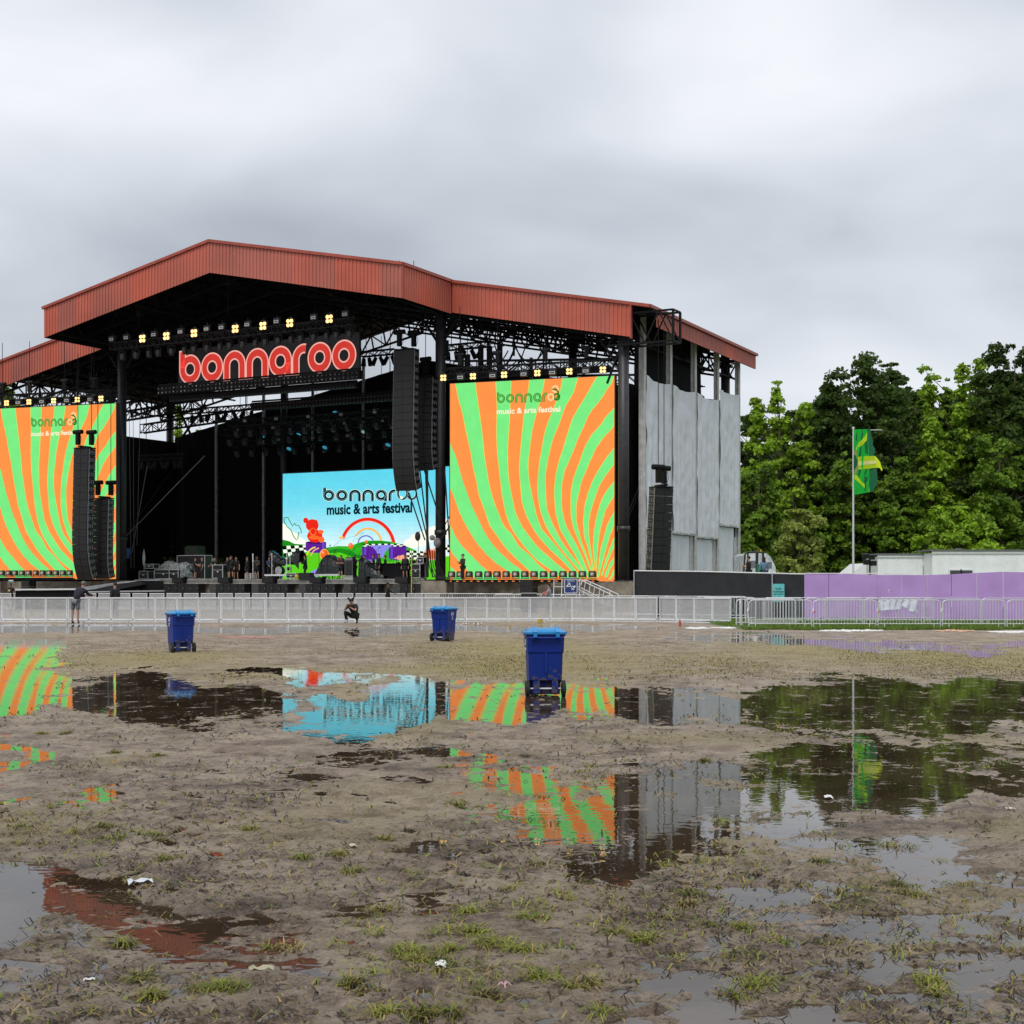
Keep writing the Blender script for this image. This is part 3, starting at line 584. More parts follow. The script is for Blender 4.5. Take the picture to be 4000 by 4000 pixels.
# ------------------------------------------------------------ flat picture helpers for the LED screens
class Decal(MB):
    """layered flat shapes on the plane through W-frame corners; q maps a seen point to the plane (u right, w up)"""
    def __init__(s, f, nrm, gap=.006): MB.__init__(s); s.fn = f; s.nrm = Vector(nrm); s.gap = gap
    def poly(s, pts, layer, m):
        vs = [s.fn(*p)+s.nrm*(layer*s.gap) for p in pts]; s.add(vs, [tuple(range(len(vs)))], m)
    def strip(s, A_, B_, layer, m):
        n = len(A_); vs = [s.fn(*p)+s.nrm*(layer*s.gap) for p in A_]+[s.fn(*p)+s.nrm*(layer*s.gap) for p in B_]
        s.add(vs, [(i, i+1, n+i+1, n+i) for i in range(n-1)], m)
    def ribbon(s, path, w, layer, m, closed=False):
        n = len(path); A_ = []; B_ = []
        for i, p in enumerate(path):
            q_ = path[(i+1) % n] if closed else path[min(i+1, n-1)]; r_ = path[i-1] if closed else path[max(i-1, 0)]
            dx, dy = q_[0]-r_[0], q_[1]-r_[1]; l_ = math.hypot(dx, dy) or 1; nx, ny = -dy/l_, dx/l_
            a_, b_ = (w if isinstance(w, tuple) else (-w/2, w/2)); A_.append((p[0]+nx*a_, p[1]+ny*a_)); B_.append((p[0]+nx*b_, p[1]+ny*b_))
        if closed: A_.append(A_[0]); B_.append(B_[0])
        s.strip(A_, B_, layer, m)
def resamp(p, n):
    d = [0]
    for a, b_ in zip(p, p[1:]): d.append(d[-1]+math.hypot(b_[0]-a[0], b_[1]-a[1]))
    out_ = []
    for i in range(n):
        t_ = d[-1]*i/(n-1); j = max(k for k in range(len(d)) if d[k] <= t_+1e-9); j = min(j, len(p)-2)
        f_ = (t_-d[j])/max(1e-9, d[j+1]-d[j]); out_.append((p[j][0]+(p[j+1][0]-p[j][0])*f_, p[j][1]+(p[j+1][1]-p[j][1])*f_))
    return out_
def arc(cx_, cy_, r_, a0_, a1_, n=20): return [(cx_+r_*math.cos(R(a0_+(a1_-a0_)*i/n)), cy_+r_*math.sin(R(a0_+(a1_-a0_)*i/n))) for i in range(n+1)]
LR = .685
GLY = {'b': (2.0, [[(.315, 2.3), (.315, 1)], arc(1, 1, LR, 180, 540, 36)]), 'o': (2.0, [arc(1, 1, LR, 90, 450, 36)]),
       'n': (2.0, [[(.315, 0), (.315, .5)]+arc(1, 1, LR, 180, 0, 20)+[(1.685, .5), (1.685, 0)]]), 'a': (2.0, [arc(1, 1, LR, 0, 360, 36), [(1.685, 1.0), (1.685, 0)]]),
       'r': (1.3, [[(.315, 0), (.315, .5)]+arc(1, 1, LR, 180, 78, 12)])}
def word_paths(word, gap=0.0):
    x = 0; out_ = []
    for ch in word:
        adv, ps = GLY[ch]; out_.append((ch, [[(a+x, b_) for a, b_ in p_] for p_ in ps])); x += adv+gap
    return out_, x-gap
def text_obj(s, mat_, size, parent, loc, rot=(R(90), 0, 0), name='lettering', bold=0.0, depth=.004, align='CENTER', xs=1.0):
    c = bpy.data.curves.new(name, 'FONT'); c.body = s; c.size = size; c.align_x = align; c.align_y = 'CENTER'; c.offset = bold*size; c.extrude = depth; c.resolution_u = 3
    o = bpy.data.objects.new(name, c); COL.objects.link(o); bpy.context.view_layer.update()
    me_ = bpy.data.meshes.new_from_object(o.evaluated_get(bpy.context.evaluated_depsgraph_get())); COL.objects.unlink(o); bpy.data.objects.remove(o)
    me_.materials.clear(); me_.materials.append(mat_); n_ = bpy.data.objects.new(name, me_); COL.objects.link(n_); n_.parent = parent; n_.location = loc; n_.rotation_euler = rot; n_.scale = (xs, 1, 1); return n_
S_G = [  # green rays of the spiral picture: left edge, right edge
 ([1779,1504,1795,1568,1808,1609,1818,1659,1826,1700,1839,1758,1849,1820,1864,1878,1874,1932,1897,1990,1918,2052,1951,2098,1980,2139,2021,2180,2079,2234,2110,2262],[1861,1500,1868,1547,1878,1618,1889,1700,1895,1775,1907,1845,1916,1899,1936,1965,1955,2006,1971,2052,2000,2081,2034,2135,2071,2164,2112,2209,2150,2240,2180,2262]),
 ([1941,1493,1947,1597,1945,1700,1949,1783,1955,1845,1965,1932,1984,2015,2009,2073,2058,2139,2104,2189,2170,2238,2200,2262],[2003,1491,1996,1638,1992,1700,1988,1762,1992,1866,2005,1932,2021,2006,2050,2064,2096,2126,2145,2172,2200,2220,2250,2262]),
 ([2073,1487,2068,1535,2052,1618,2044,1700,2038,1762,2034,1837,2040,1899,2046,1965,2067,2027,2100,2085,2145,2139,2200,2190,2240,2234,2262,2264],[2134,1484,2122,1545,2097,1638,2083,1700,2077,1754,2069,1803,2071,1866,2083,1932,2100,2006,2120,2064,2158,2110,2205,2165,2257,2234,2278,2264]),
 ([2203,1479,2193,1535,2164,1609,2139,1670,2131,1700,2119,1770,2110,1824,2106,1886,2108,1948,2121,2010,2141,2060,2170,2110,2212,2164,2266,2230,2290,2264],[2263,1475,2247,1535,2209,1597,2190,1659,2172,1700,2162,1733,2146,1804,2137,1866,2139,1932,2143,1990,2162,2044,2191,2102,2224,2151,2260,2200,2282,2234,2298,2264]),
 ([2336,1471,2317,1502,2276,1576,2242,1634,2220,1700,2207,1745,2195,1779,2179,1837,2170,1899,2170,1948,2177,2010,2195,2073,2224,2122,2253,2172,2284,2234,2304,2264],[2399,1468,2399,1489,2375,1518,2346,1568,2305,1618,2280,1680,2266,1700,2253,1741,2228,1804,2210,1845,2201,1899,2199,1957,2204,2010,2220,2064,2245,2110,2274,2168,2299,2230,2312,2264]),
 ([2399,1597,2367,1630,2342,1671,2313,1700,2282,1762,2257,1837,2241,1882,2233,1932,2235,2010,2245,2064,2266,2118,2286,2168,2307,2226,2318,2264],[2399,1667,2371,1700,2357,1712,2324,1766,2299,1828,2278,1878,2268,1915,2255,1982,2257,2044,2270,2098,2286,2147,2301,2184,2315,2230,2323,2264]),
 ([2399,1752,2369,1791,2336,1845,2315,1886,2299,1932,2286,1982,2282,2044,2286,2098,2303,2155,2318,2226,2327,2264],[2399,1818,2369,1857,2344,1899,2328,1944,2311,1998,2303,2044,2304,2098,2312,2155,2323,2230,2330,2264]),
 ([2399,1882,2365,1928,2348,1965,2332,2023,2322,2081,2319,2147,2325,2200,2331,2264],[2399,1940,2369,1990,2357,2031,2344,2085,2338,2139,2332,2225,2333,2264]),
 ([2399,2002,2373,2052,2361,2098,2348,2147,2340,2209,2336,2262],[2399,2056,2382,2098,2369,2147,2353,2209,2341,2258]),
 ([2399,2102,2382,2147,2365,2197,2350,2251],[2399,2139,2386,2168,2369,2213,2353,2255]),
 ([2399,2180,2386,2197,2369,2234,2362,2258],[2399,2201,2386,2222,2373,2258]),
 ([2399,2226,2386,2255,2378,2266],[2399,2247,2390,2263,2384,2268]),
 ([1759,1731,1781,1783,1797,1837,1814,1895,1835,1948,1864,2015,1889,2064,1918,2114,1951,2151,1996,2193,2046,2230,2085,2262],[1759,1907,1773,1932,1793,1990,1814,2035,1839,2077,1868,2122,1909,2168,1951,2205,1996,2234,2030,2263]),
 ([1759,2050,1777,2089,1802,2127,1835,2160,1889,2213,1934,2250,1950,2265],[1759,2143,1773,2164,1797,2193,1839,2234,1862,2259,1872,2266]),
 ([1759,2211,1790,2238,1812,2266],[1759,2240,1768,2250,1780,2267])]
def spiral_screen(name, label, WR, WL, zt, zb, mapf, logo, xs):
    """WR / WL: right and left ends on plan; zt, zb: top and bottom; mapf: picture px -> (0..1, 0..1)"""
    WR = Vector(WR); WL = Vector(WL); d = (WR-WL); ln = d.length; d.normalize(); ang = math.atan2(d.y, d.x)
    root = thing(name, label, 'LED screen', (WL.x, WL.y, 0), ang)
    mb = MB(); mb.box((ln/2, .22, (zt+zb)/2), (ln+.12, .4, zt-zb+.12)); mb.build('cabinet', BLK, root)
    def fn(px, py): s_, t_ = mapf(px, py); return Vector((s_*ln, 0, zt-t_*(zt-zb)))
    dc = Decal(fn, (0, -1, 0))
    mb0 = [fn(1758, 0), fn(2400, 0)]
    dc.add([(0, 0, zb), (ln, 0, zb), (ln, 0, zt), (0, 0, zt)], [(0, 1, 2, 3)], 0)
    for a, b_ in S_G:
        a = [(max(1759, a[i]), a[i+1]) for i in range(0, len(a), 2)]; b_ = [(b_[i], b_[i+1]) for i in range(0, len(b_), 2)]
        n = 28; A_ = resamp(a, n); B_ = resamp(b_, n)
        if min(A_[0][1], B_[0][1]) < 1510: A_[0] = (A_[0][0], 1500-30*(A_[0][0]-1758)/642); B_[0] = (B_[0][0], 1500-30*(B_[0][0]-1758)/642)
        # ragged hand-drawn edge
        A_ = [(x+.9*math.sin(y*.21+x*.05), y) for x, y in A_]; B_ = [(min(2399.5, x+.9*math.sin(y*.19+2)), y) for x, y in B_]
        dc.strip([(max(1758.5, x-.8), y) for x, y in A_], [(min(2399.5, x+.8), y) for x, y in B_], 1, 2); dc.strip([(x+1.0, y) for x, y in A_], [(x-1.0, y) for x, y in B_], 2, 1)
    # word mark: letters, three-ring knot, second line
    x0, x1, yb_, xh, slant = logo
    DG = 3; wp, wtot = word_paths('bonnar', .12); u = (x1-x0)/(wtot+2.9)
    def g(p): return (x0+p[0]*u, yb_-p[1]*xh/2-slant*(p[0]*u))
    for ch, ps in wp:
        for p_ in ps:
            cl = abs(p_[0][0]-p_[-1][0])+abs(p_[0][1]-p_[-1][1]) < 1e-3; q_ = [g(k) for k in (p_[:-1] if cl else p_)]
            dc.ribbon(q_, u*.5, 3, 3, cl); dc.ribbon(q_, u*.1, 4, 4, cl)
    for (a, b_, mm) in ((wtot+.7, .95, 5), (wtot+2.05, .95, 3), (wtot+1.75, 2.55, 5)):
        q_ = [g(k) for k in arc(a, b_, .62, 0, 360, 22)[:-1]]; dc.ribbon(q_, u*.4, 3+(mm == 5), mm, True)
    q_ = [g(k) for k in arc(wtot+1.4, 1.5, 1.05, -60, 110, 14)]; dc.ribbon(q_, u*.36, 5, 3)
    pic = dc.build('display', [ORANGE, GREEN, YEL, emit('screen_dark_green', (24, 118, 32)), emit('screen_pale_green', (150, 236, 120)), emit('screen_cream', (246, 206, 150))], root)
    a = fn((x0+x1)/2, yb_+xh*.82-slant*(x1-x0)/2); wid = (fn(x1, 0)-fn(x0, 0)).x
    tx = text_obj('music & arts festival', emit('screen_white_text', (252, 240, 205)), .9, root, (a.x, -.03, a.z), bold=.03)
    w0 = max(v.co.x for v in tx.data.vertices)-min(v.co.x for v in tx.data.vertices); s_ = wid/w0; tx.scale = (s_, s_*xs, s_*xs)
    return root
def norm_map(px, py):
    s_ = (px-1758)/642; ty = 1500-30*s_; by = 2269+6*s_; return s_, (py-ty)/(by-ty)
def edge(px, Y): return ((px-2000)/F*Y, Y)
RSR, RSL = edge(2400, 97.0), edge(1758, 100.9)
right_screen = spiral_screen('led_screen', 'tall LED screen of orange and green curved rays between the two right columns', RSR, RSL, 15.62, 1.9, norm_map, (1946, 2195, 1578, 38, .035), .92)
LSR, LSL = edge(453, 112.9), edge(-12, 116.4)
left_screen = spiral_screen('led_screen', 'LED screen of orange and green rays half hidden by hanging speakers at left', LSR, LSL, 15.75, 2.12, norm_map, (1946, 2195, 1582, 38, .035), .92)
# ------------------------------------------------------------ centre LED wall
YW = 14.1
wl, wr_ = P(1104, 1848, YW), P(1867, 1825, YW); ZT, ZB = 11.35, 2.12
wall = thing('led_wall', 'wide LED wall at the back of the stage showing hills and a rainbow', 'LED screen', S2W((wl.x, YW, 0)), RZ)
WX = wr_.x-wl.x
mb = MB(); mb.box((WX/2, .22, (ZT+ZB)/2), (WX+.2, .4, ZT-ZB+.2)); mb.build('cabinet', BLK, wall)
def fw(px, py): p = P(px, py, YW); return Vector((p.x-wl.x, 0, p.z))
dc = Decal(fw, (0, -1, 0), .008)
cm = [('sky_top', (98, 214, 236)), ('sky_mid', (136, 222, 240)), ('sky_low', (192, 232, 240)), ('cloud', (250, 252, 236)), ('hill_dark', (30, 138, 30)), ('hill', (52, 176, 34)), ('hill_bright', (92, 205, 30)), ('check_black', (8, 20, 14)), ('check_white', (240, 252, 232)),
      ('purple', (92, 34, 150)), ('purple_dark', (52, 14, 100)), ('red', (232, 40, 26)), ('red_orange', (250, 104, 40)), ('gold', (248, 186, 84)), ('violet', (104, 72, 196)), ('lilac', (140, 140, 232)), ('ink', (4, 36, 46)), ('black_text', (6, 8, 14)), ('teal_line', (90, 178, 200)), ('pink', (250, 166, 140)), ('yellow', (250, 224, 70))]
CI = {n_: i for i, (n_, c_) in enumerate(cm)}
def wpoly(pts, layer, c_): dc.poly([(pts[i], pts[i+1]) for i in range(0, len(pts), 2)], layer, CI[c_])
xl, xr = 1104.5, 1866
# picture of a sky that pales downward
NB_ = 22
for i in range(NB_):
    f = (i+.5)/NB_; st_ = [(0, (92, 208, 232)), (.35, (112, 216, 236)), (.6, (160, 228, 242)), (.8, (208, 240, 244)), (1, (232, 244, 240))]; k_ = max(j for j in range(4) if st_[j][0] <= f); w_ = (f-st_[k_][0])/(st_[k_+1][0]-st_[k_][0])
    cm.append(('band_%d' % i, tuple(st_[k_][1][c_]*(1-w_)+st_[k_+1][1][c_]*w_ for c_ in range(3)))); z_a, z_b = 11.34-7.6*i/NB_, 11.34-7.6*(i+1)/NB_-(1.6 if i == NB_-1 else 0)
    dc.add([(.02, 0, z_a), (WX-.02, 0, z_a), (WX-.02, 0, z_b), (.02, 0, z_b)], [(0, 1, 2, 3)], len(cm)-1)
def blob(cx_, cy_, rx, ry, layer, c_, n=18, wob=0): dc.poly([(cx_+rx*math.cos(2*math.pi*i/n)*(1+wob*math.sin(i*2.3)), cy_+ry*math.sin(2*math.pi*i/n)*(1+wob*math.sin(i*2.3))) for i in range(n)], layer, CI[c_])
wpoly([1104.5, 2044, 1122, 2052, 1135, 2072, 1160, 2085, 1180, 2104, 1215, 2120, 1104.5, 2170], 1, 'cloud')
for a in ((1612, 2122, 34, 20), (1640, 2108, 40, 28), (1668, 2095, 44, 24), (1700, 2085, 40, 30), (1738, 2050, 26, 24), (1760, 2070, 40, 40), (1820, 2090, 46, 50)): blob(*a, 1, 'cloud')
wpoly([1104.5, 2108, 1130, 2114, 1150, 2124, 1195, 2128, 1215, 2136, 1215, 2180, 1104.5, 2180], 2, 'hill_dark')
# rainbow
def arcp(cx_, cy_, rx, ry, a0_, a1_, n=36): return [(cx_+rx*math.cos(R(a0_+(a1_-a0_)*i/n)), cy_-ry*math.sin(R(a0_+(a1_-a0_)*i/n))) for i in range(n+1)]
dc.ribbon(arcp(1437, 2142, 104, 114, -2, 160), 12, 3, CI['red']); dc.ribbon(arcp(1437, 2142, 97, 107, 0, 158), 2.5, 4, CI['pink'])
dc.ribbon(arcp(1437, 2128, 55, 63, -8, 148), 8, 3, CI['gold']); dc.ribbon(arcp(1430, 2125, 31, 32, 0, 190), 4.5, 3, CI['violet'])
wpoly([1323, 2100, 1340, 2092, 1344, 2102, 1332, 2106], 5, 'gold')
dc.ribbon([(1288, 2165), (1295, 2145), (1310, 2128), (1330, 2112), (1352, 2103), (1365, 2098), (1385, 2096), (1400, 2084), (1420, 2078)], 1.6, 5, CI['teal_line'])
dc.ribbon([(1378, 2118), (1388, 2104), (1400, 2106), (1412, 2088), (1422, 2080)], 1.6, 5, CI['teal_line'])
wpoly([1270, 2140, 1320, 2133, 1370, 2134, 1400, 2120, 1437, 2112, 1480, 2111, 1530, 2116, 1580, 2130, 1630, 2152, 1700, 2180, 1866, 2190, 1866, 2262, 1104.5, 2262, 1104.5, 2190, 1270, 2190], 5, 'hill')
wpoly([1380, 2131, 1437, 2115, 1500, 2114, 1560, 2127, 1600, 2140, 1560, 2134, 1480, 2124, 1420, 2126], 6, 'hill_dark')
wpoly([1270, 2150, 1330, 2142, 1370, 2150, 1420, 2180, 1270, 2175], 6, 'hill_dark')
wpoly([1104.5, 2187, 1150, 2178, 1180, 2160, 1215, 2154, 1240, 2154, 1280, 2162, 1330, 2158, 1400, 2184, 1520, 2195, 1640, 2180, 1700, 2178, 1866, 2160, 1866, 2270, 1104.5, 2270], 7, 'hill_bright')
wpoly([1205, 2240, 1240, 2222, 1262, 2216, 1280, 2212, 1262, 2236, 1225, 2262, 1205, 2262], 8, 'lilac')
# checker lawns
def checker(x0, x1, yt, yb_, cols, rows, layer):
    for i in range(cols):
        for j in range(rows):
            f0, f1 = i/cols, (i+1)/cols; g0, g1 = j/rows, (j+1)/rows
            def q_(f, g_): return (x0[0]+(x1[0]-x0[0])*f+(x0[1]-x0[0])*g_*(1-f)+(x1[1]-x1[0])*g_*f, yt(f)*(1-g_)+yb_(f)*g_)
            dc.poly([q_(f0, g0), q_(f1, g0), q_(f1, g1), q_(f0, g1)], layer, CI['check_white' if (i+j) % 2 else 'check_black'])
checker((1104.5, 1112), (1215, 1222), lambda f: 2133-4*f, lambda f: 2176-26*f, 7, 3, 8)
checker((1590, 1586), (1655, 1660), lambda f: 2150+4*f, lambda f: 2186-2*f, 5, 4, 9)
checker((1722, 1722), (1830, 1830), lambda f: 2128, lambda f: 2158, 8, 3, 8)
wpoly([1196, 2118, 1276, 2118, 1276, 2152, 1250, 2160, 1222, 2160, 1196, 2150], 9, 'purple'); blob(1236, 2119, 40, 5, 10, 'purple_dark')
wpoly([1260, 2118, 1270, 2118, 1270, 2154, 1262, 2156], 11, 'violet')
# red seated jelly bear ornament (simple generic shape)
blob(1232, 2094, 30, 26, 11, 'red', wob=.03); blob(1222, 2052, 25, 24, 11, 'red'); blob(1197, 2033, 10, 11, 12, 'red'); blob(1236, 2038, 8, 7, 12, 'red'); blob(1256, 2078, 11, 8, 12, 'red_orange'); blob(1258, 2108, 12, 12, 12, 'red_orange'); blob(1225, 2078, 14, 16, 12, 'red_orange'); blob(1230, 2100, 22, 8, 13, 'red_orange'); blob(1226, 2076, 9, 11, 13, 'red')
dc.ribbon([(1117, 2022), (1127, 2022), (1136, 2040), (1146, 2056), (1150, 2046), (1152, 2044), (1158, 2052), (1168, 2052), (1178, 2070), (1180, 2082), (1168, 2080), (1166, 2104), (1160, 2110), (1148, 2094), (1138, 2070), (1124, 2058), (1112, 2038), (1112, 2024)], 3.4, 9, CI['hill_dark'], True)
blob(1270, 2166, 18, 22, 14, 'gold'); blob(1271, 2166, 15.5, 19, 15, 'red_orange'); blob(1264, 2158, 5, 5, 16, 'pink')
blob(1373, 2132, 10, 11, 14, 'red_orange'); blob(1371, 2129, 3.5, 3.5, 15, 'pink'); blob(1434, 2116, 6, 6, 14, 'red_orange')
dc.ribbon([(1162, 2174), (1180, 2168), (1200, 2170), (1212, 2150), (1226, 2140), (1236, 2138)], 5, 16, CI['yellow']); dc.ribbon([(1216, 2170), (1230, 2150), (1250, 2140)], 5, 16, CI['pink'])
dc.ribbon([(1361, 2150), (1380, 2140), (1400, 2134), (1418, 2133)], 3, 12, CI['hill_dark'])
# two drums with check tops and the lilac stream
for a, b2 in ((1416, 1486), (1520, 1590)):
    wpoly([a, 2136, b2, 2134, b2, 2180, (a+b2)/2, 2190, a, 2182], 9, 'purple'); wpoly([a+8, 2138, a+16, 2138, a+16, 2186, a+8, 2184], 10, 'violet')
checker((1416, 1424), (1590, 1584), lambda f: 2127-3*math.sin(3.14*f), lambda f: 2135, 14, 2, 10)
wpoly([1452, 2130, 1540, 2128, 1520, 2142, 1505, 2158, 1498, 2180, 1480, 2170, 1470, 2150], 11, 'lilac'); wpoly([1436, 2186, 1470, 2184, 1462, 2240, 1440, 2236], 9, 'lilac')
wpoly([1540, 2182, 1560, 2170, 1590, 2166, 1596, 2182, 1570, 2190], 11, 'pink'); wpoly([1668, 2140, 1690, 2146, 1720, 2130, 1718, 2186, 1660, 2190, 1650, 2170], 9, 'pink'); blob(1690, 2168, 24, 16, 10, 'red_orange')
# word mark
wp, wtot = word_paths('bonnar', .12); u = (1551-1264)/wtot; 
def g(p): return (1264+p[0]*u, 1959-p[1]*u*.96-.006*p[0]*u)
for ch, ps in wp:
    for p_ in ps:
        cl = abs(p_[0][0]-p_[-1][0])+abs(p_[0][1]-p_[-1][1]) < 1e-3; q_ = [g(k) for k in (p_[:-1] if cl else p_)]
        dc.ribbon(q_, u*.64, 17, CI['check_white'], cl); dc.ribbon(q_, u*.5, 18, CI['black_text'], cl); dc.ribbon(q_, (u*.06, u*.13), 19, CI['teal_line'], cl)
for a, b2, c_ in ((1576, 1928, 22), (1613, 1928, 22), (1600, 1896, 20)):
    q_ = arcp(a, b2, c_-4, c_, 0, 360, 30)[:-1]; dc.ribbon(q_, 11, 17, CI['check_white'], True); dc.ribbon(q_, 8.5, 18, CI['black_text'], True); dc.ribbon(q_, (1, 2.4), 19, CI['teal_line'], True)
blob(1572, 1944, 6, 6, 20, 'check_white')
dc.build('display', [emit('wall_'+n_, c_) for n_, c_ in cm], wall)
a = fw(1447, 1989); b2 = fw(1614, 1989); c2 = fw(1281, 1989)
tx = text_obj('music & arts festival', emit('wall_ink', (4, 36, 46)), 1, wall, (a.x, -.25, a.z), bold=.035)
w0 = max(v.co.x for v in tx.data.vertices)-min(v.co.x for v in tx.data.vertices); s_ = (b2.x-c2.x)/w0; tx.scale = (s_, s_*1.12, s_)
# ------------------------------------------------------------ neon sign
sgn = thing('neon_sign', 'black billboard with big red neon-lined letters hung under the roof peak', 'sign', S2W((-8.95, -.33, 17.15)), RZ)
SW, SH = 17.05, 2.87
mb = MB(); mb.box((SW/2, .15, SH/2), (SW, .22, SH))
for i in range(5): mb.box((i*SW/4*.98+.17, .3, SH/2), (.1, .1, SH))
mb.build('board', mat('sign_black_board', (.018, .018, .022), .45, nscale=2, namt=.2), sgn)
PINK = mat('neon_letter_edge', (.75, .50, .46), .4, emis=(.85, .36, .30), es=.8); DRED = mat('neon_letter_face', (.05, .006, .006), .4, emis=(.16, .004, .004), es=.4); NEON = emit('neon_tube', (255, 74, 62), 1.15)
wp, wtot = word_paths('bonnaroo', 0); ux = (SW*.985-.1)/(wtot); uz = 2.34/2.0*.985
for li, (ch, ps) in enumerate(wp):
    body = Decal(lambda x, y: Vector((.1+x*ux, .03, .13+y*uz)), (0, -1, 0), .012)
    lit = Decal(lambda x, y: Vector((.1+x*ux, .03, .13+y*uz)), (0, -1, 0), .012)
    for k_, p_ in enumerate(ps):
        cl = abs(p_[0][0]-p_[-1][0])+abs(p_[0][1]-p_[-1][1]) < 1e-3; q_ = p_[:-1] if cl else p_
        ins = q_ if cl else [(q_[0][0], q_[0][1]+(.10 if q_[0][1] < 1 else -.1))]+q_[1:-1]+[(q_[-1][0], q_[-1][1]+(.1 if q_[-1][1] < .9 else 0))]
        body.ribbon(q_, .63, 1+k_*.3, 0, cl); body.ribbon(ins, .43, 2+k_*.3, 1, cl)
        for o_ in (-.175, -.105, -.035, .035, .105, .175): lit.ribbon(ins, (o_-.016, o_+.016), 3.5+k_*.3, 0, cl)
    lt = body.build('letter', [PINK, DRED], sgn); lit.build('neon_tube', NEON, lt)
for x in (1.2, 6.2, 11.2, 16): 
    mb = MB(); mb.tube([(x, .15, SH), (x, .15, SH+4.2)], .035); mb.build('hanger', RIG, sgn)
# ------------------------------------------------------------ trusses and lamps
def sw(px, py, y): return S2W(P(px, py, y))
def blinder(lit=True, size=.62):
    r_ = thing('blinder_light', 'x', 'stage light')
    mb = MB(); mb.box((0, .06, 0), (size, .16, size)); mb.box((0, .02, size*.62), (size*.7, .05, .06)); mb.box((-size*.56, .06, .1), (.04, .06, size*.8)); mb.box((size*.56, .06, .1), (.04, .06, size*.8)); mb.tube([(0, .06, size*.6), (0, .06, size*.9)], .03)
    mb.build('housing', BLK, r_)
    for i in (-1, 1):
        for j in (-1, 1):
            mb = MB(); mb.lathe([(size*.215, -.05), (size*.215, 0)], (i*size*.25, -.02, j*size*.25), 12, axis='Y'); mb.build('lamp', LAMP, r_)
    return r_
def placard_fixture():
    r_ = thing('strobe_fixture', 'x', 'stage light')
    mb = MB(); mb.box((0, .1, -.1), (.62, .3, .5)); mb.tube([(0, .1, .1), (0, .1, .45)], .03); mb.box((-.34, .1, 0), (.04, .08, .5)); mb.box((.34, .1, 0), (.04, .08, .5)); mb.build('housing', BLK, r_)
    mb = MB(); mb.box((0, -.07, -.16), (.5, .03, .24), 0, 0); mb.box((0, -.09, -.16), (.36, .02, .08), 0, 1); mb.build('face_panel', [mat('pale_panel', (.45, .46, .45), .5, nscale=9, namt=.1), BLK], r_); return r_
def mover():
    r_ = thing('moving_light', 'x', 'stage light')
    mb = MB(); mb.box((0, 0, -.08), (.42, .3, .16)); mb.build('base', RIG, r_)
    mb = MB(); mb.box((-.24, 0, -.35), (.07, .16, .5)); mb.box((.24, 0, -.35), (.07, .16, .5)); mb.box((0, 0, -.16), (.5, .16, .08)); mb.build('yoke', RIG, r_)
    mb = MB(); mb.lathe([(.12, .2), (.19, .12), (.19, -.18), (.15, -.3)], (0, 0, -.5), 10); mb.build('head', mat('dark_lamp_head', (.009, .009, .010), .5, nscale=5), r_); return r_
B0, F0, M0 = blinder(), placard_fixture(), mover()
used = {}
def put(proto, key, loc, rz, label, group, sc=None, rx=0):
    if key not in used: used[key] = 1; o = proto; o.location = loc; o.rotation_euler.z = rz; o['label'] = label; o['group'] = group
    else: o = dup(proto, loc, rz, label, group)
    if sc: o.scale = (sc,)*3
    o.rotation_euler.x = rx; return o
YT = -5.1
ft = thing('lighting_truss', 'long black lighting truss of lit lamps hanging above the neon sign', 'truss', (0, 0, 0), 0)
a, b_ = S2W(P(437, 1347, YT)), S2W(P(1395, 1264, YT)); za = (a.z+b_.z)/2; a.z = b_.z = za
mb = MB(); mb.truss(a, b_, .5, .5, .55, .045); ft.location = (0, 0, 0); mb.build('chord_frame', RIG, ft)
mb = MB()
for f in (.12, .5, .9):
    p = a.lerp(b_, f); mb.tube([p+Vector((-.7, 0, .2)), p+Vector((0, 0, 1.5)), p+Vector((.7, 0, .2))], .025, 5); mb.tube([p+Vector((0, 0, 1.5)), p+Vector((0, 0, 5.2-abs(f-.5)*4))], .03, 5); mb.box(p+Vector((0, 0, 4.2-abs(f-.5)*4)), (.3, .3, 1.1))
mb.build('chain', RIG, ft)
xs = [557, 651, 759, 920, 1028, 1133, 1287]
for i, px in enumerate(xs):
    p = sw(px, 1300, YT-.4); put(B0, 'b', (p.x, p.y, za+.28), RZ, 'four-lamp blinder light, %s of the lit ones above the neon sign' % od(i, len(xs)), 'lit blinder lights above the neon sign', .95)
xs = [436, 493, 601, 705, 807, 865, 966, 1080, 1225, 1348]
for i, px in enumerate(xs):
    p = sw(px, 1300, YT-.35); put(F0, 'f', (p.x, p.y, za+.62), RZ, 'pale-faced strobe fixture, %s on the truss above the neon sign' % od(i, len(xs)), 'strobe fixtures above the neon sign', .8)
for i in range(20):
    px = 480+i*46.3+(i % 3)*5; p = sw(px, 1300, YT+.05); put(M0, 'm', (p.x, p.y, za-.25), RZ+.5*math.sin(i*2.1), 'dark moving light, %s of the row under the sign truss' % od(i, 20), 'moving lights under the sign truss', 1.05)
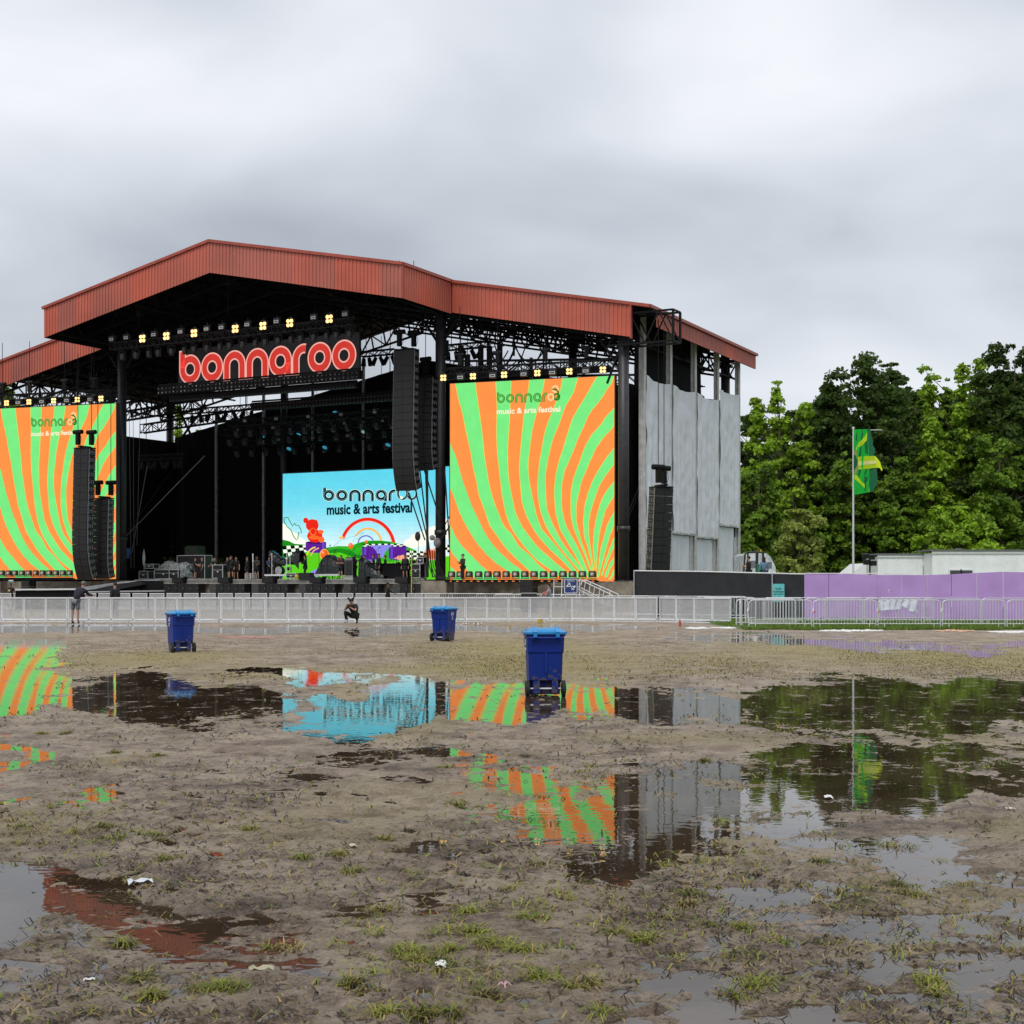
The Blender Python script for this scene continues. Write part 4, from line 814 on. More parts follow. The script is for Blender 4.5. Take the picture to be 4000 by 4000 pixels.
# truss above each side screen
def screen_truss(WL, WR, ztop, px_lit, px_f, side, Yl, Yr, pl, pr):
    WL = Vector((*WL, 0)); WR = Vector((*WR, 0)); d = (WR-WL).normalized(); ang = math.atan2(d.y, d.x); nrm = Vector((d.y, -d.x, 0))
    t_ = thing('screen_truss', 'black truss with lit lamps along the top of the %s LED screen' % side, 'truss', (0, 0, 0))
    def at(px): # point over the screen line seen at px
        k = (px-2000)/F; D = WL; # D+d*s : x = k*y
        s_ = (k*D.y-D.x)/(d.x-k*d.y); return D+d*s_
    A, B = at(pl), at(pr); A.z = B.z = ztop+.82; A += nrm*.2; B += nrm*.2
    mb = MB(); mb.truss(A, B, .5, .42, .6, .045); mb.build('chord_frame', RIG, t_)
    mb = MB()
    for f in (.1, .33, .62, .86):
        p = A.lerp(B, f); mb.tube([p, p+Vector((0, 0, 4.4))], .025, 5); mb.box(p+Vector((0, 0, .75)), (.28, .3, .7)); mb.tube([p+d*-.32+Vector((0, 0, 1.1)), p+d*.32+Vector((0, 0, 1.1))], .15, 8)
    mb.build('chain_motor', RIG, t_)
    mb = MB(); q0 = at(pl); q1 = at(pr); mb.beam(q0+Vector((0, 0, ztop+.42)), q1+Vector((0, 0, ztop+.42)), .5, .3); mb.build('header_beam', RIG, t_)
    for i, px in enumerate(px_lit):
        p = at(px)+nrm*.75; put(B0, 'b', (p.x, p.y, ztop+.12+.2), ang, 'four-lamp blinder light, %s of those atop the %s LED screen' % (od(i, len(px_lit)), side), 'lit blinder lights above the %s screen' % side, .72)
    for i, px in enumerate(px_f):
        p = at(px)+nrm*.75; put(F0, 'f', (p.x, p.y, ztop+.42), ang, 'strobe fixture, %s of the unlit ones atop the %s LED screen' % (od(i, len(px_f)), side), 'strobe fixtures above the %s screen' % side, .8)
    return at, nrm, ang
atR, nR, aR = screen_truss(RSL, RSR, 15.62, [1748, 1863, 1984, 2113, 2237, 2367], [1814, 1939, 2060, 2171, 2301], 'right', 0, 0, 1738, 2388)
atL, nL, aL = screen_truss(LSL, LSR, 15.75, [50, 137, 233, 325, 417], [20, 95, 187, 284, 375], 'left', 0, 0, -30, 440)
# row of floor lights before each screen
def floor_light():
    r_ = thing('floor_light', 'x', 'stage light'); mb = MB(); mb.box((0, 0, .32), (.42, .2, .42)); mb.box((-.25, 0, .26), (.03, .1, .36)); mb.box((.25, 0, .26), (.03, .1, .36)); mb.box((0, 0, .04), (.5, .3, .05)); mb.build('housing', BLK, r_)
    mb = MB(); mb.lathe([(.155, -.03), (.17, 0), (.17, .02)], (0, -.12, .32), 18, axis='Y'); mb.build('reflector', mat('dull_reflector', (.32, .26, .2), .25, metal=.6, nscale=20, namt=.3), r_)
    mb = MB(); mb.lathe([(.075, -.03), (.09, 0)], (0, -.15, .32), 14, axis='Y'); mb.build('lens', mat('pale_lens', (.55, .5, .44), .15, nscale=20, namt=.2), r_); return r_
FL0 = floor_light()
xs = [1783, 1816, 1851, 1888, 1924, 1959, 1995, 2031, 2067, 2103, 2140, 2178, 2215, 2252, 2290, 2329]
for i, px in enumerate(xs):
    p = atR(px)+nR*.9; put(FL0, 'fl', (p.x, p.y, 2.07), aR, 'black square floor light, %s of the row below the right LED screen' % od(i, len(xs)), 'floor lights below the right screen')
xs = [10, 37, 63, 88, 115, 141, 168, 195, 221, 247, 274, 300]
for i, px in enumerate(xs):
    p = atL(px)+nL*.9; put(FL0, 'fl', (p.x, p.y, 2.28), aL, 'black square floor light, %s of the row below the left LED screen' % od(i, len(xs)), 'floor lights below the left screen')
for at_f, n_, z_, pxa, pxb, s_ in ((atR, nR, 1.93, 1765, 2345, 'right'), (atL, nL, 2.14, -20, 312, 'left')):
    t_ = thing('light_rail', 'low black rail carrying the floor lights below the %s screen' % s_, 'rail'); mb = MB(); A = at_f(pxa)+n_*.9; B = at_f(pxb)+n_*.9
    mb.beam((A.x, A.y, z_+.06), (B.x, B.y, z_+.06), .1, .08)
    for i in range(22):
        p = A.lerp(B, i/21); mb.box((p.x, p.y, z_-.02), (.3, .12, .12))
    mb.build('bar', RIG, t_)
# ------------------------------------------------------------ speaker columns
def cab_mesh(w, h, d):
    mb = MB(); t_ = .02
    mb.box((0, d/2, 0), (w, d, h-.02), 0, 0); mb.box((-w/4-.01, -.012, 0), (w/2-.05, .02, h-.07), 0, 1); mb.box((w/4+.01, -.012, 0), (w/2-.05, .02, h-.07), 0, 1)
    for s_ in (-1, 1):
        mb.box((s_*(w/2+.012), d*.5, 0), (.02, d*.86, h*.62), 0, 1)
        for k_ in range(3): mb.box((s_*(w/2+.028), d*(.25+.25*k_), 0), (.02, .05, h*.5), 0, 2)
        mb.box((s_*(w/2+.03), d*.1, 0), (.03, .06, h-.02), 0, 2)
    return mb
SPE = mat('speaker_rigging_grey', (.26, .26, .27), .4, metal=.3, nscale=14, namt=.3)
def line_array(label, base, rz, top_z, bot_z, n, w, d, curve, group, motors=1, up=6, proto=[None]):
    """hang of n boxes from top to bottom, splayed increasingly toward the listeners' feet"""
    r_ = thing('line_array', label, 'speaker array', (base[0], base[1], 0), rz, group)
    h = (top_z-bot_z)/n*1.004; me0 = None; y = 0; z = top_z; ang = curve[0]
    for i in range(n):
        f = i/(n-1); ang = curve[0]+(curve[1]-curve[0])*max(0, (f-.55)/.45)**2
        c = Vector((0, y, z-h/2*math.cos(ang)))
        if me0 is None: o = cab_mesh(w, h, d).build('speaker_cabinet', [SPKF, SPK, SPE], r_); me0 = o.data
        else: o = bpy.data.objects.new('speaker_cabinet', me0); COL.objects.link(o); o.parent = r_
        o.location = c+Vector((0, math.sin(ang)*h/2, 0)); o.rotation_euler.x = ang
        y += math.sin(ang)*h; z -= h*math.cos(ang)
    mb = MB(); mb.box((0, d*.5, top_z+.06), (w*.95, d*1.2, .1)); mb.box((0, d*.5, top_z+.18), (.2, d*1.6, .12)); mb.build('bumper_frame', RIG, r_)
    for k_ in range(motors):
        x = (k_-.5)*.8*(motors > 1); yy = d*(.1+.8*k_)
        mb = MB(); mb.box((x, yy, top_z+.75), (.26, .3, .85)); mb.tube([(x-.42, yy, top_z+1.3), (x+.42, yy, top_z+1.3)], .17, 10); mb.tube([(x+.25, yy, top_z+1.1), (x+.34, yy, top_z+.7), (x+.2, yy, top_z+.35)], .015, 5); mb.build('hoist_motor', RIG, r_)
        mb = MB(); mb.tube([(x, yy, top_z+1.3), (x, yy, top_z+1.3+up)], .025, 5); mb.build('chain', RIG, r_)
    return r_
def arr(label, px, y, pyt, pyb, n, w, d, curve, rz=RZ, group='hanging speaker columns', **k):
    p = P(px, pyt, y); q_ = P(px, pyb, y); g_ = S2W((p.x, y, 0)); return line_array(label, (g_.x, g_.y), rz, p.z, q_.z, n, w, d, curve, group, **k)
arr('long black speaker column hanging in front of the centre LED wall', 1577, -2.6, 1368, 1918, 18, 1.62, .75, (-.03, .34), motors=2, up=5)
arr('slimmer speaker column hanging behind the long one beside the centre pillar', 1660, -.9, 1475, 1838, 13, 1.25, .7, (-.03, .22), up=3, rz=RZ-.12)
arr('long black speaker column hanging in front of the left LED screen', 317, -6.2, 1753, 2268, 18, 1.5, .75, (-.03, .38), motors=2, up=6)
arr('shorter speaker column between the left LED screen and the left pillar', 395, -4.6, 1950, 2262, 13, 1.35, .7, (-.03, .25), motors=2, up=8)
p = wpt(2596, 1906, 91)
ra = line_array('black speaker column leaning in front of the grey tarpaulin side wall', (p.x, p.y), R(24), p.z, 1.05, 13, 1.25, .85, (.085, .12), 'hanging speaker columns', motors=2, up=9.2)
# ------------------------------------------------------------ battens and inner lighting rigs
def batten(px0, px1, py0, y, name, label, rows=1, h=.5, lamps=60, par=None):
    r_ = thing(name, label, 'light bar'); A = sw(px0, py0, y); B = sw(px1, py0, y); z = A.z; B.z = z
    mb = MB(); mb.beam(A, B, .4, h); mb.beam(A+Vector((0, 0, h*.7)), B+Vector((0, 0, h*.7)), .12); mb.build('casing', RIG, r_)
    d = (B-A); me_ = None; lamps = min(lamps, 100//rows); gl = mat('dark_glass_lens', (.05, .05, .055), .15, nscale=30, namt=.3)
    for i in range(lamps):
        p = A+d*((i+.5)/lamps)
        for k_ in range(rows):
            if me_ is None: o = MB().ball((0, 0, 0), .09, n=6, k=4).build('lens', gl, r_); me_ = o.data
            else: o = bpy.data.objects.new('lens', me_); COL.objects.link(o); o.parent = r_
            o.location = p+Vector((-.12, -.2, -h*.25+k_*h*.5-.05))
    return r_
batten(621, 1410, 1528, -2.2, 'light_batten', 'long dark batten of many lenses hanging just below the neon sign', 2, .62)
batten(668, 1395, 1560, -1.4, 'light_batten', 'second dark batten close under the one below the sign', 1, .4)
batten(985, 1560, 1590, 3.5, 'light_batten', 'dark batten deep in the stage, left of the long speaker column', 2, .6, 44)
cyan = emit('cyan_lamp', (70, 175, 205), .5); blue = emit('blue_lamp', (110, 100, 235), .8)
rig_i = 0
for y, pxs, py, nm in ((6, (900, 1560), 1655, 'front'), (9, (870, 1600), 1690, 'middle'), (12, (900, 1600), 1735, 'rear')):
    r_ = thing('lighting_truss', 'dark %s truss of moving lights above the centre LED wall' % nm, 'truss'); A = sw(pxs[0], py, y); B = sw(pxs[1], py, y); B.z = A.z
    mb = MB(); mb.truss(A, B, .5, .5, .9, .05)
    for f in (.1, .5, .9): p = A.lerp(B, f); mb.tube([p, p+Vector((0, 0, 6))], .02, 4)
    mb.build('chord_frame', RIG, r_)
    for i in range(12):
        p = A.lerp(B, (i+.5)/12); put(M0, 'm', (p.x, p.y, p.z-.25), RZ+i*.7, 'dark moving light, %s on the %s truss over the centre LED wall' % (od(i, 12), nm), 'moving lights over the centre wall', 1.15)
    for i in range(5):
        p = A.lerp(B, (i+.5)/5.2); put(F0, 'f', (p.x, p.y-.3, p.z+.2), RZ, 'small pale panel fixture, %s on the %s inner truss' % (od(i, 5), nm), 'panel fixtures inside the stage', .6)
for i, (px, py) in enumerate([(1129, 1753), (1269, 1748), (1168, 1696), (1025, 1703), (1421, 1688), (1516, 1738), (1466, 1604), (1310, 1612), (1295, 1676), (1440, 1670)]):
    r_ = thing('beam_light', 'small cyan-lit beam light, %s of ten glowing in the dark rig' % od(i, 10, 'as listed by height') if False else 'x', 'stage light', sw(px, py, 10.5), RZ, 'glowing beam lights in the rig')
    r_['label'] = ['cyan lamp glowing just above the LED wall, left one', 'bright cyan lamp above the LED wall, right of its fellow', 'pale cyan lamp in the middle of the dark rig', 'faint teal lamp at the left end of the dark rig', 'pale green lamp right of centre in the rig', 'cyan lamp glowing beside the long speaker column', 'teal lamp high under the dark battens, by the speaker column', 'grey-blue lamp high under the sign battens', 'small teal lamp in the upper right rig', 'thin teal lamp near the right end of the rig'][i]
    mb = MB(); mb.lathe([(.24, .25), (.26, 0)], (0, 0, 0), 12, axis='Y'); mb.tube([(0, .1, .1), (0, .1, .6)], .05); mb.build('housing', RIG, r_)
    mb = MB(); mb.ball((0, -.02, 0), (.26, .03, .13 if i not in (2, 6, 8, 9) else .07), n=12, k=6); e_ = mb.build('lens', cyan if i not in (4,) else emit('pale_lamp', (150, 200, 175), .5), r_); e_.rotation_euler.y = R(20)
# mid-air truss with hanging lamps seen against the sky at the left of the sign
def small_rig(px0, px1, py, y, n, label, hang=2.5):
    r_ = thing('side_truss', label, 'truss'); A = sw(px0, py, y); B = sw(px1, py, y); B.z = A.z; mb = MB(); mb.truss(A, B, .4, .4, .6, .05)
    for f in (.15, .85): p = A.lerp(B, f); mb.tube([p, p+Vector((0, 0, hang))], .03, 5)
    mb.build('chord_frame', RIG, r_)
    for i in range(n):
        p = A.lerp(B, (i+.5)/n); mb = MB(); a_ = .5*math.sin(i*2.7); mb.tube([p+Vector((0, 0, -.1)), p+Vector((0, 0, -.4))], .05, 6); mb.tube([p+Vector((-.15*a_, 0, -.35)), p+Vector((.5*a_, -.15, -.95))], .15, 8, r2=.2); mb.build('spot_lamp', RIG, r_)
    return r_
small_rig(735, 1000, 1608, 6, 8, 'short dark truss with hanging lamps seen against the sky left of the sign')
small_rig(545, 720, 1790, 4, 7, 'dim truss with seven lamps left inside the stage, right of the left pillar', 6)
small_rig(1410, 1545, 1385, 8, 6, 'open truss seen against the sky right of the neon sign', 3)
r_ = small_rig(1735, 1925, 1360, 6, 6, 'open truss with cable bundles above the right LED screen', 3)
mb = MB()
for k_, (a, b2, sag) in enumerate(((1905, 2010, 1420), (2010, 2125, 1405), (2010, 2120, 1418), (1840, 1985, 1425), (1930, 2050, 1440))):
    pts = []
    for i in range(15):
        f = i/14; py = (1340+ (k_ % 2)*10)*(1-4*f*(1-f))+sag*4*f*(1-f) ; pts.append(sw(a+(b2-a)*f, py+20*f, 5))
    mb.tube(pts, .05 if k_ else .08, 5)
mb.tube([sw(2123, 1340, 5), sw(2123, 1440, 5)], .07, 5); mb.tube([sw(2007, 1320, 5), sw(2007, 1390, 5)], .09, 5)
tag(mb.build('cable_swag', RUB), 'black cable bundles looped in swags above the right LED screen', 'cable')
for i, (px, py, h) in enumerate([(1800, 1350, 1.6), (1878, 1350, 1.5), (1912, 1355, 1.9), (1952, 1345, 1.9), (1742, 1330, 1.2), (1826, 1385, 1.1)]):
    p = sw(px, py, 5.4); mb = MB(); mb.box((0, 0, -h/2), (.42, .4, h)); mb.tube([(0, 0, 0), (0, 0, 1.8)], .03, 5); o = mb.build('hoist_bag', RUB, None, p); tag(o, 'long black chain bag, %s hanging above the right LED screen' % od(i if i < 5 else 4, 7), 'chain bag', 'chain bags in the roof')
bpy.data.objects['hoist_bag'].name = 'hoist_bag'
# dangling chains and ropes left of the left pillar and inside the stage
mb = MB()
for px, y, t0, t1 in ((306, -1, 1450, 1750), (352, -1, 1450, 1740), (378, -.5, 1450, 1900), (425, -.5, 1500, 1920), (300, 0, 1470, 1745)):
    mb.tube([sw(px, t0, y), sw(px, t1, y)], .03, 5)
tag(mb.build('hoist_chains', RIG), 'thin dark hoist chains hanging before the left LED screen', 'chain', kind=None)
mb = MB()
for a, b2 in (((1640, 1835), (1690, 2255)), ((1662, 1835), (1672, 2100)), ((1597, 1925), (1660, 2110)), ((1625, 1925), (1668, 2100)), ((1655, 1830), (1720, 2030)), ((1737, 1830), (1757, 2140)), ((1725, 2105), (1760, 2050))):
    mb.tube([sw(a[0], a[1], -.9), sw(b2[0], b2[1], -.8)], .05, 5)
mb.tube([sw(1668, 1830, -.95), sw(1670, 2255, -.9)], .1, 6)
for i in range(6): mb.tube([sw(1672+i*8, 2150, -.5), sw(1676+i*8, 2210, -.6), sw(1690+i*9, 2250, -.8), sw(1715+i*9, 2264, -1)], .035, 5)
tag(mb.build('cable_bundle', RUB), 'ropes and cables running down beside the centre pillar', 'cable')
mb = MB()
for a, b2, r2 in (((468, 2120), (800, 1780), .035), ((505, 1600), (512, 2220), .02), ((520, 1600), (524, 2220), .02), ((548, 1600), (535, 2130), .02), ((575, 1820), (515, 2160), .03)):
    mb.tube([sw(a[0], a[1], 2), sw(b2[0], b2[1], 2.5)], r2, 5)
tag(mb.build('guy_rope', mat('grey_rope', (.12, .12, .12), .7, nscale=20)), 'grey ropes and a slanting guy line right of the left pillar', 'rope')
mb = MB()
for px in (2558, 2605): mb.tube([wpt(px, 1320, 91), wpt(px, 1885, 91)], .02, 5)
# ------------------------------------------------------------ subwoofers, fills and stage-lip gear
grp = [(640, 750, 4), (742, 778, 1), (819, 957, 5), (984, 1126, 5), (1168, 1311, 5), (1345, 1480, 5), (1536, 1682, 5)]
sub0 = None; n_s = sum(g_[2] for g_ in grp); k_i = 0
where = ['beside the ramp', 'left of the pale panel by the ramp', 'of the stack below the crew at left', 'of the stack below the drum kit', 'of the stack below the covered gear', 'of the stack below the amplifier', 'of the stack left of the centre pillar']
for gi, (a, b2, n_) in enumerate(grp):
    for i in range(n_):
        px = a+(b2-a)*(i+.5)/n_; p = P(px, 2300, -.75); w = abs(P(b2, 0, -.75).x-P(a, 0, -.75).x)/n_-.03; g_ = S2W((p.x, -.75, 0))
        r_ = thing('subwoofer', 'tall black bass speaker, %s %s' % (('only one' if n_ == 1 else ORD[i]+(' from left' if i else '')), where[gi]), 'subwoofer', (g_.x, g_.y, 0), RZ, 'bass speakers along the stage front')
        mb = MB(); mb.box((0, .3, .9), (w, .7, 1.72)); mb.build('case', mat('grey_speaker_case', (.06, .06, .062), .5, nscale=14, namt=.3) if i == 0 and gi > 1 else SPKF, r_)
        mb = MB()
        for z_ in (.48, 1.32): mb.box((0, -.06, z_), (w-.1, .03, .74))
        mb.build('grille', SPK if not (i == 0 and gi > 1) else mat('grey_speaker_grille', (.045, .045, .047), .6, nscale=30), r_)
        mb = MB(); mb.box((w*.36, -.085, 1.4), (.04, .02, .1)); mb.build('handle', SPE, r_)
for i, px in enumerate((701, 880, 1053, 1240, 1412, 1575)):
    g_ = sw(px, 2275, -.2); r_ = thing('front_fill_speaker', 'low black speaker wedge, %s on the stage lip' % od(i, 6), 'speaker', (g_.x, g_.y, 2.10), RZ, 'speaker wedges on the stage lip')
    mb = MB(); mb.box((0, 0, -.08), (1.1, .5, .44)); mb.build('case', SPKF, r_); mb = MB(); mb.box((0, -.27, -.08), (1.0, .03, .34)); mb.build('grille', SPK, r_)
    mb = MB(); mb.box((.62, 0, -.05), (.08, .4, .5)); mb.build('bracket', RIG, r_)
for i, (px, y, yy) in enumerate(((2066, -1.2, 'right'), (112, -1.4, 'left'))):
    g_ = sw(px, 2300, y); r_ = thing('speaker_stack', 'black box speaker stack standing below the %s LED screen' % yy, 'speaker', (g_.x, g_.y, 0), RZ)
    for k_ in range(4): mb = MB(); mb.box((0, 0, .27+.5*k_), (1.0, .7, .48)); mb.box((0, -.37, .27+.5*k_), (.9, .03, .38)); mb.build('speaker_cabinet', SPKF, r_)
def case(px, py_b, y, w, h, d=.7, label='', name='flight_case', zb=2.05, col=None, rz=RZ):
    g_ = sw(px, py_b, y); r_ = thing(name, label, 'flight case', (g_.x, g_.y, zb), rz); mb = MB(); mb.box((0, 0, .12+h/2), (w, d, h)); mb.build('body', col or BLK, r_)
    mb = MB(); e_ = .035
    for sx in (-1, 1):
        for sy in (-1, 1): mb.box((sx*w/2, sy*d/2, .12+h/2), (e_, e_, h+.02))
        for sz in (0, h): mb.box((sx*w/2, 0, .12+sz), (e_, d, e_)); mb.box((0, sx*d/2, .12+sz), (w, e_, e_))
    mb.box((0, -d/2-.01, .12+h*.62), (w, .015, .02)); mb.box((0, -d/2-.02, .12+h*.5), (.14, .02, .1)); mb.build('metal_edging', ALU, r_)
    for sx in (-1, 1):
        for sy in (-1, 1): mb = MB(); mb.lathe([(.055, -.025), (.055, .025)], (sx*(w/2-.1), sy*(d/2-.1), .055), 10, axis='X'); mb.build('caster', RUB, r_)
    return r_
Z2 = 2.07
case(650, 2255, 3, 1.9, .72, label='wide black flight case under a crinkled plastic sheet at stage left'); case(690, 2255, 2.9, .95, .72, label='smaller flight case right of the plastic-covered one'); case(572, 2255, 3.2, .95, .62, label='black flight case beside the white reflector at stage left')
case(594, 2215, 3.4, .9, .35, label='open thin frame case stacked left of the plastic cover', zb=2.9)
case(760, 2255, 4.6, 2.9, 1.9, .9, label='tall wide black storage cart behind two crew in the dark'); case(862, 2258, 2.2, 1.0, 1.05, label='light-topped work case on castors beside the crew', zb=Z2)
case(1634, 2258, .2, .72, .98, label='tall silver-edged flight case left of the centre pillar'); case(1652, 2212, .6, .5, .4, label='small silver-edged case stacked by the two crew at the pillar', zb=3.1)
case(1148, 2258, 1.0, .9, .35, label='low black case behind the yellow lamp', zb=Z2); case(980, 2250, 2, .55, .38, label='small grey amplifier left of the man with the white staff', col=mat('grey_amp_cloth', (.25, .25, .24), .8, nscale=30, namt=.3))
# risers
def riser(px0, px1, y, label):
    A = P(px0, 2255, y); B = P(px1, 2255, y); c = (A.x+B.x)/2; w = B.x-A.x; g_ = S2W((c, y+.9, 0)); r_ = thing('drum_riser', label, 'stage riser', (g_.x, g_.y, 2.06), RZ)
    mb = MB(); mb.box((0, 0, .36), (w, 1.9, .06)); mb.build('platform', BLK, r_); mb = MB(); mb.box((0, -.97, .35), (w, .04, .13)); mb.build('front_rail', ALU, r_)
    for s_ in (-1, 0, 1):
        for t_ in (-1, 1): mb = MB(); mb.box((s_*(w/2-.1), t_*.8, .17), (.06, .06, .33)); mb.build('leg', ALU, r_)
    return r_
riser(1035, 1165, .9, 'low riser platform carrying the drum kit'); riser(1222, 1330, .9, 'low riser platform under the black covered gear'); riser(1500, 1600, 1.6, 'low riser platform behind the man in the long black coat')
# drum kit
def drumkit(px, y, label, tarp=True):
    g_ = S2W((P(px, 2250, y).x, y, 0)); r_ = thing('drum_kit', label, 'drum kit', (g_.x, g_.y, 2.45), RZ); W2 = mat('white_drum_head', (.6, .62, .63), .4, nscale=4, namt=.1)
    mb = MB(); mb.lathe([(.29, -.22), (.29, .22)], (0, 0, .31), 24, axis='Y'); k_ = mb.build('bass_drum', BLK, r_)
    mb = MB(); mb.lathe([(.27, -.01), (.27, .01)], (0, -.235, .31), 24, axis='Y'); mb.build('drum_head', W2, k_); mb = MB(); mb.lathe([(.30, -.02), (.30, .02)], (0, -.225, .31), 24, axis='Y'); mb.build('hoop', ALU, k_)
    for x, y_, z, r in ((-.28, .1, .78, .15), (.2, .1, .8, .16), (.62, .25, .45, .2), (-.65, .1, .62, .18)):
        mb = MB(); mb.lathe([(r, -.12), (r, .12)], (x, y_, z), 16); mb.tube([(x, y_, 0), (x, y_, z-.1)], .015, 5); mb.build('drum', BLK, r_)
    for x, y_, z in ((-.75, .2, 1.15), (.8, .3, 1.2), (-1.0, .4, .85)):
        mb = MB(); mb.lathe([(.01, .03), (.24, 0), (.24, -.005)], (x, y_, z), 18); mb.tube([(x, y_, z), (x, y_, .0)], .014, 5); mb.tube([(x, y_, .3), (x-.25, y_-.2, 0)], .012, 4); mb.tube([(x, y_, .3), (x+.25, y_-.1, 0)], .012, 4); mb.build('cymbal', mat('bronze', (.35, .26, .12), .3, metal=.8, nscale=10), r_)
    return r_
drumkit(1095, 1.6, 'white-headed drum kit half under a black sheet on its riser'); drumkit(1565, 2.6, 'dark drum kit standing at right before the LED wall')
def tarp(name, label, pxs, y, ys_t, zb, mat_, seed=0, depth=1.1, hem=None):
    """sheet thrown over gear: ridge heights along the row, falling at front and back"""
    n = 34; A = P(pxs[0], 2250, y); B = P(pxs[1], 2250, y); vs = []; prof = ((-.5, 0), (-.46, .5), (-.36, .86), (-.15, 1), (.15, 1), (.4, .8), (.5, 0))
    mb = MB()
    for i in range(n+1):
        f = i/n; j = f*(len(ys_t)-1); j0 = min(int(j), len(ys_t)-2); zt = ys_t[j0]+(ys_t[j0+1]-ys_t[j0])*(j-j0); h_ = zb if hem is None else zb+(hem[j0]+(hem[j0+1]-hem[j0])*(j-j0))
        for dy, fz in prof:
            nn = mnoise.noise((f*9, dy*5, seed+zt)); vs.append((A.x+(B.x-A.x)*f+.05*nn, y+dy*depth*(1+.3*nn)+.5, h_+(zt-h_)*fz+.09*nn*(fz > 0)))
    k_ = len(prof); mb.add([S2W(v) for v in vs], [(i*k_+j, i*k_+j+1, (i+1)*k_+j+1, (i+1)*k_+j) for i in range(n) for j in range(k_-1)])
    return tag(mb.build(name, mat_), label, 'tarpaulin')
TARP = mat('shiny_black_plastic', (.012, .014, .016), .28, nscale=3, namt=.3, bump=.8, bscale=6)
CLEAR = mat('clear_plastic_sheet', (.42, .46, .46), .22, nscale=4, namt=.4, bump=1.0, bscale=9, alpha=.42)
tarp('plastic_cover', 'glossy black sheet sagging over the drum kit', (1050, 1168), 1.2, [4.3, 3.9, 3.6, 3.7, 4.3, 4.2], 2.5, TARP, 1, hem=[1.4, .9, .75, .7, .9, .3])
tarp('plastic_cover', 'glossy black sheet heaped over gear left of the woman in shorts', (1230, 1340), 1.2, [2.6, 3.7, 3.95, 3.9, 3.7, 3.6, 3.4], 2.4, TARP, 2)
tarp('plastic_cover', 'crumpled black sheet sloping down right of the tall amplifier', (1400, 1498), .3, [3.7, 3.4, 3.0, 2.7, 2.3], 2.05, TARP, 3)
tarp('plastic_cover', 'clear crinkled plastic over the flight case at stage left', (618, 726), 2.6, [3.2, 3.6, 3.55, 3.4, 3.5, 3.3], 2.9, CLEAR, 4, 1.0); tarp('plastic_cover', 'clear plastic sheet hanging down beside the flight case', (700, 726), 2.3, [3.4, 3.0, 2.6], 2.08, CLEAR, 5, .8)
LG = mat('lime_fabric', (.42, .47, .2), .6, nscale=3, namt=.4, bump=.5, bscale=6)
tarp('fabric_cover', 'pale lime cloth thrown over props behind the crew at left', (728, 792), 7, [3.7, 3.75, 3.6, 3.65], 3.3, LG, 6, .8); tarp('fabric_cover', 'tall lime cloth bundle behind the long-haired crew member', (795, 828), 6.5, [3.3, 3.85, 3.8, 3.2], 2.6, LG, 7, .7)
mb = MB(); mb.box((0, 0, .75), (1.5, .9, 1.4)); mb.box((0, 0, 1.48), (1.3, .7, .08)); tag(mb.build('prop_box', mat('dark_green_box', (.03, .05, .025), .7, nscale=4, namt=.5), None, S2W((P(762, 2100, 9).x, 9, 3.5)), RZ), 'dark green box prop standing high at the back left of the stage', 'prop')
def plant(px, y, h, label, n=220):
    g_ = S2W((P(px, 2200, y).x, y, 0)); r_ = thing('potted_bush', label, 'bush', (g_.x, g_.y, 2.07), 0, 'dark bushes on the stage'); mb = MB(); mb.lathe([(.2, 0), (.28, .4)], (0, 0, 0), 12); mb.build('pot', BLK, r_)
    rr_ = random.Random(px); mb = MB()
    for i in range(n):
        a_ = rr_.uniform(0, 6.28); q_ = rr_.random()**.6*h*.42; z = .4+rr_.random()*h; c = Vector((q_*math.cos(a_), q_*math.sin(a_), z)); d = Vector((rr_.uniform(-1, 1), rr_.uniform(-1, 1), rr_.uniform(.2, 1))).normalized()*.2; s_ = d.cross(Vector((0, 0, 1))).normalized()*.04
        mb.add([c-s_, c+s_, c+d+s_*.4, c+d-s_*.4], [(0, 1, 2, 3)])
    mb.build('foliage', leafmat('dark_bush_leaf', (.05, .065, .02)), r_)
plant(665, 7, 1.5, 'dim bush at the back of the stage above the flight cases'); plant(845, 6.5, 1.3, 'dim bush right of the lime cloth'); plant(870, 6, .9, 'small dim bush nearest the man drinking')
# amplifier, photographic reflector, yellow lamp, road flags
g_ = sw(1370, 2258, .4); r_ = thing('bass_amplifier', 'tall black amplifier and head on a silver-edged dolly', 'amplifier', (g_.x, g_.y, 2.06), RZ)
mb = MB(); mb.box((0, 0, .82), (.68, .5, 1.1)); mb.build('cabinet', BLK, r_); mb = MB(); mb.box((0, 0, 1.52), (.64, .4, .26)); mb.build('amplifier_head', SPKF, r_)
mb = MB(); mb.box((0, -.21, 1.52), (.58, .02, .16)); mb.box((-.33, -.26, .82), (.025, .02, 1.1)); mb.box((.33, -.26, .82), (.025, .02, 1.1)); mb.box((0, -.26, 1.37), (.68, .02, .025)); mb.build('trim', mat('worn_silver', (.2, .2, .2), .4, nscale=10), r_)
mb = MB(); mb.box((0, 0, .17), (.82, .62, .2)); mb.build('dolly', BLK, r_); mb = MB(); mb.box((0, -.32, .17), (.84, .03, .05)); mb.box((0, -.32, .26), (.84, .03, .03)); mb.box((0, -.32, .07), (.84, .03, .03)); mb.build('dolly_edging', ALU, r_)
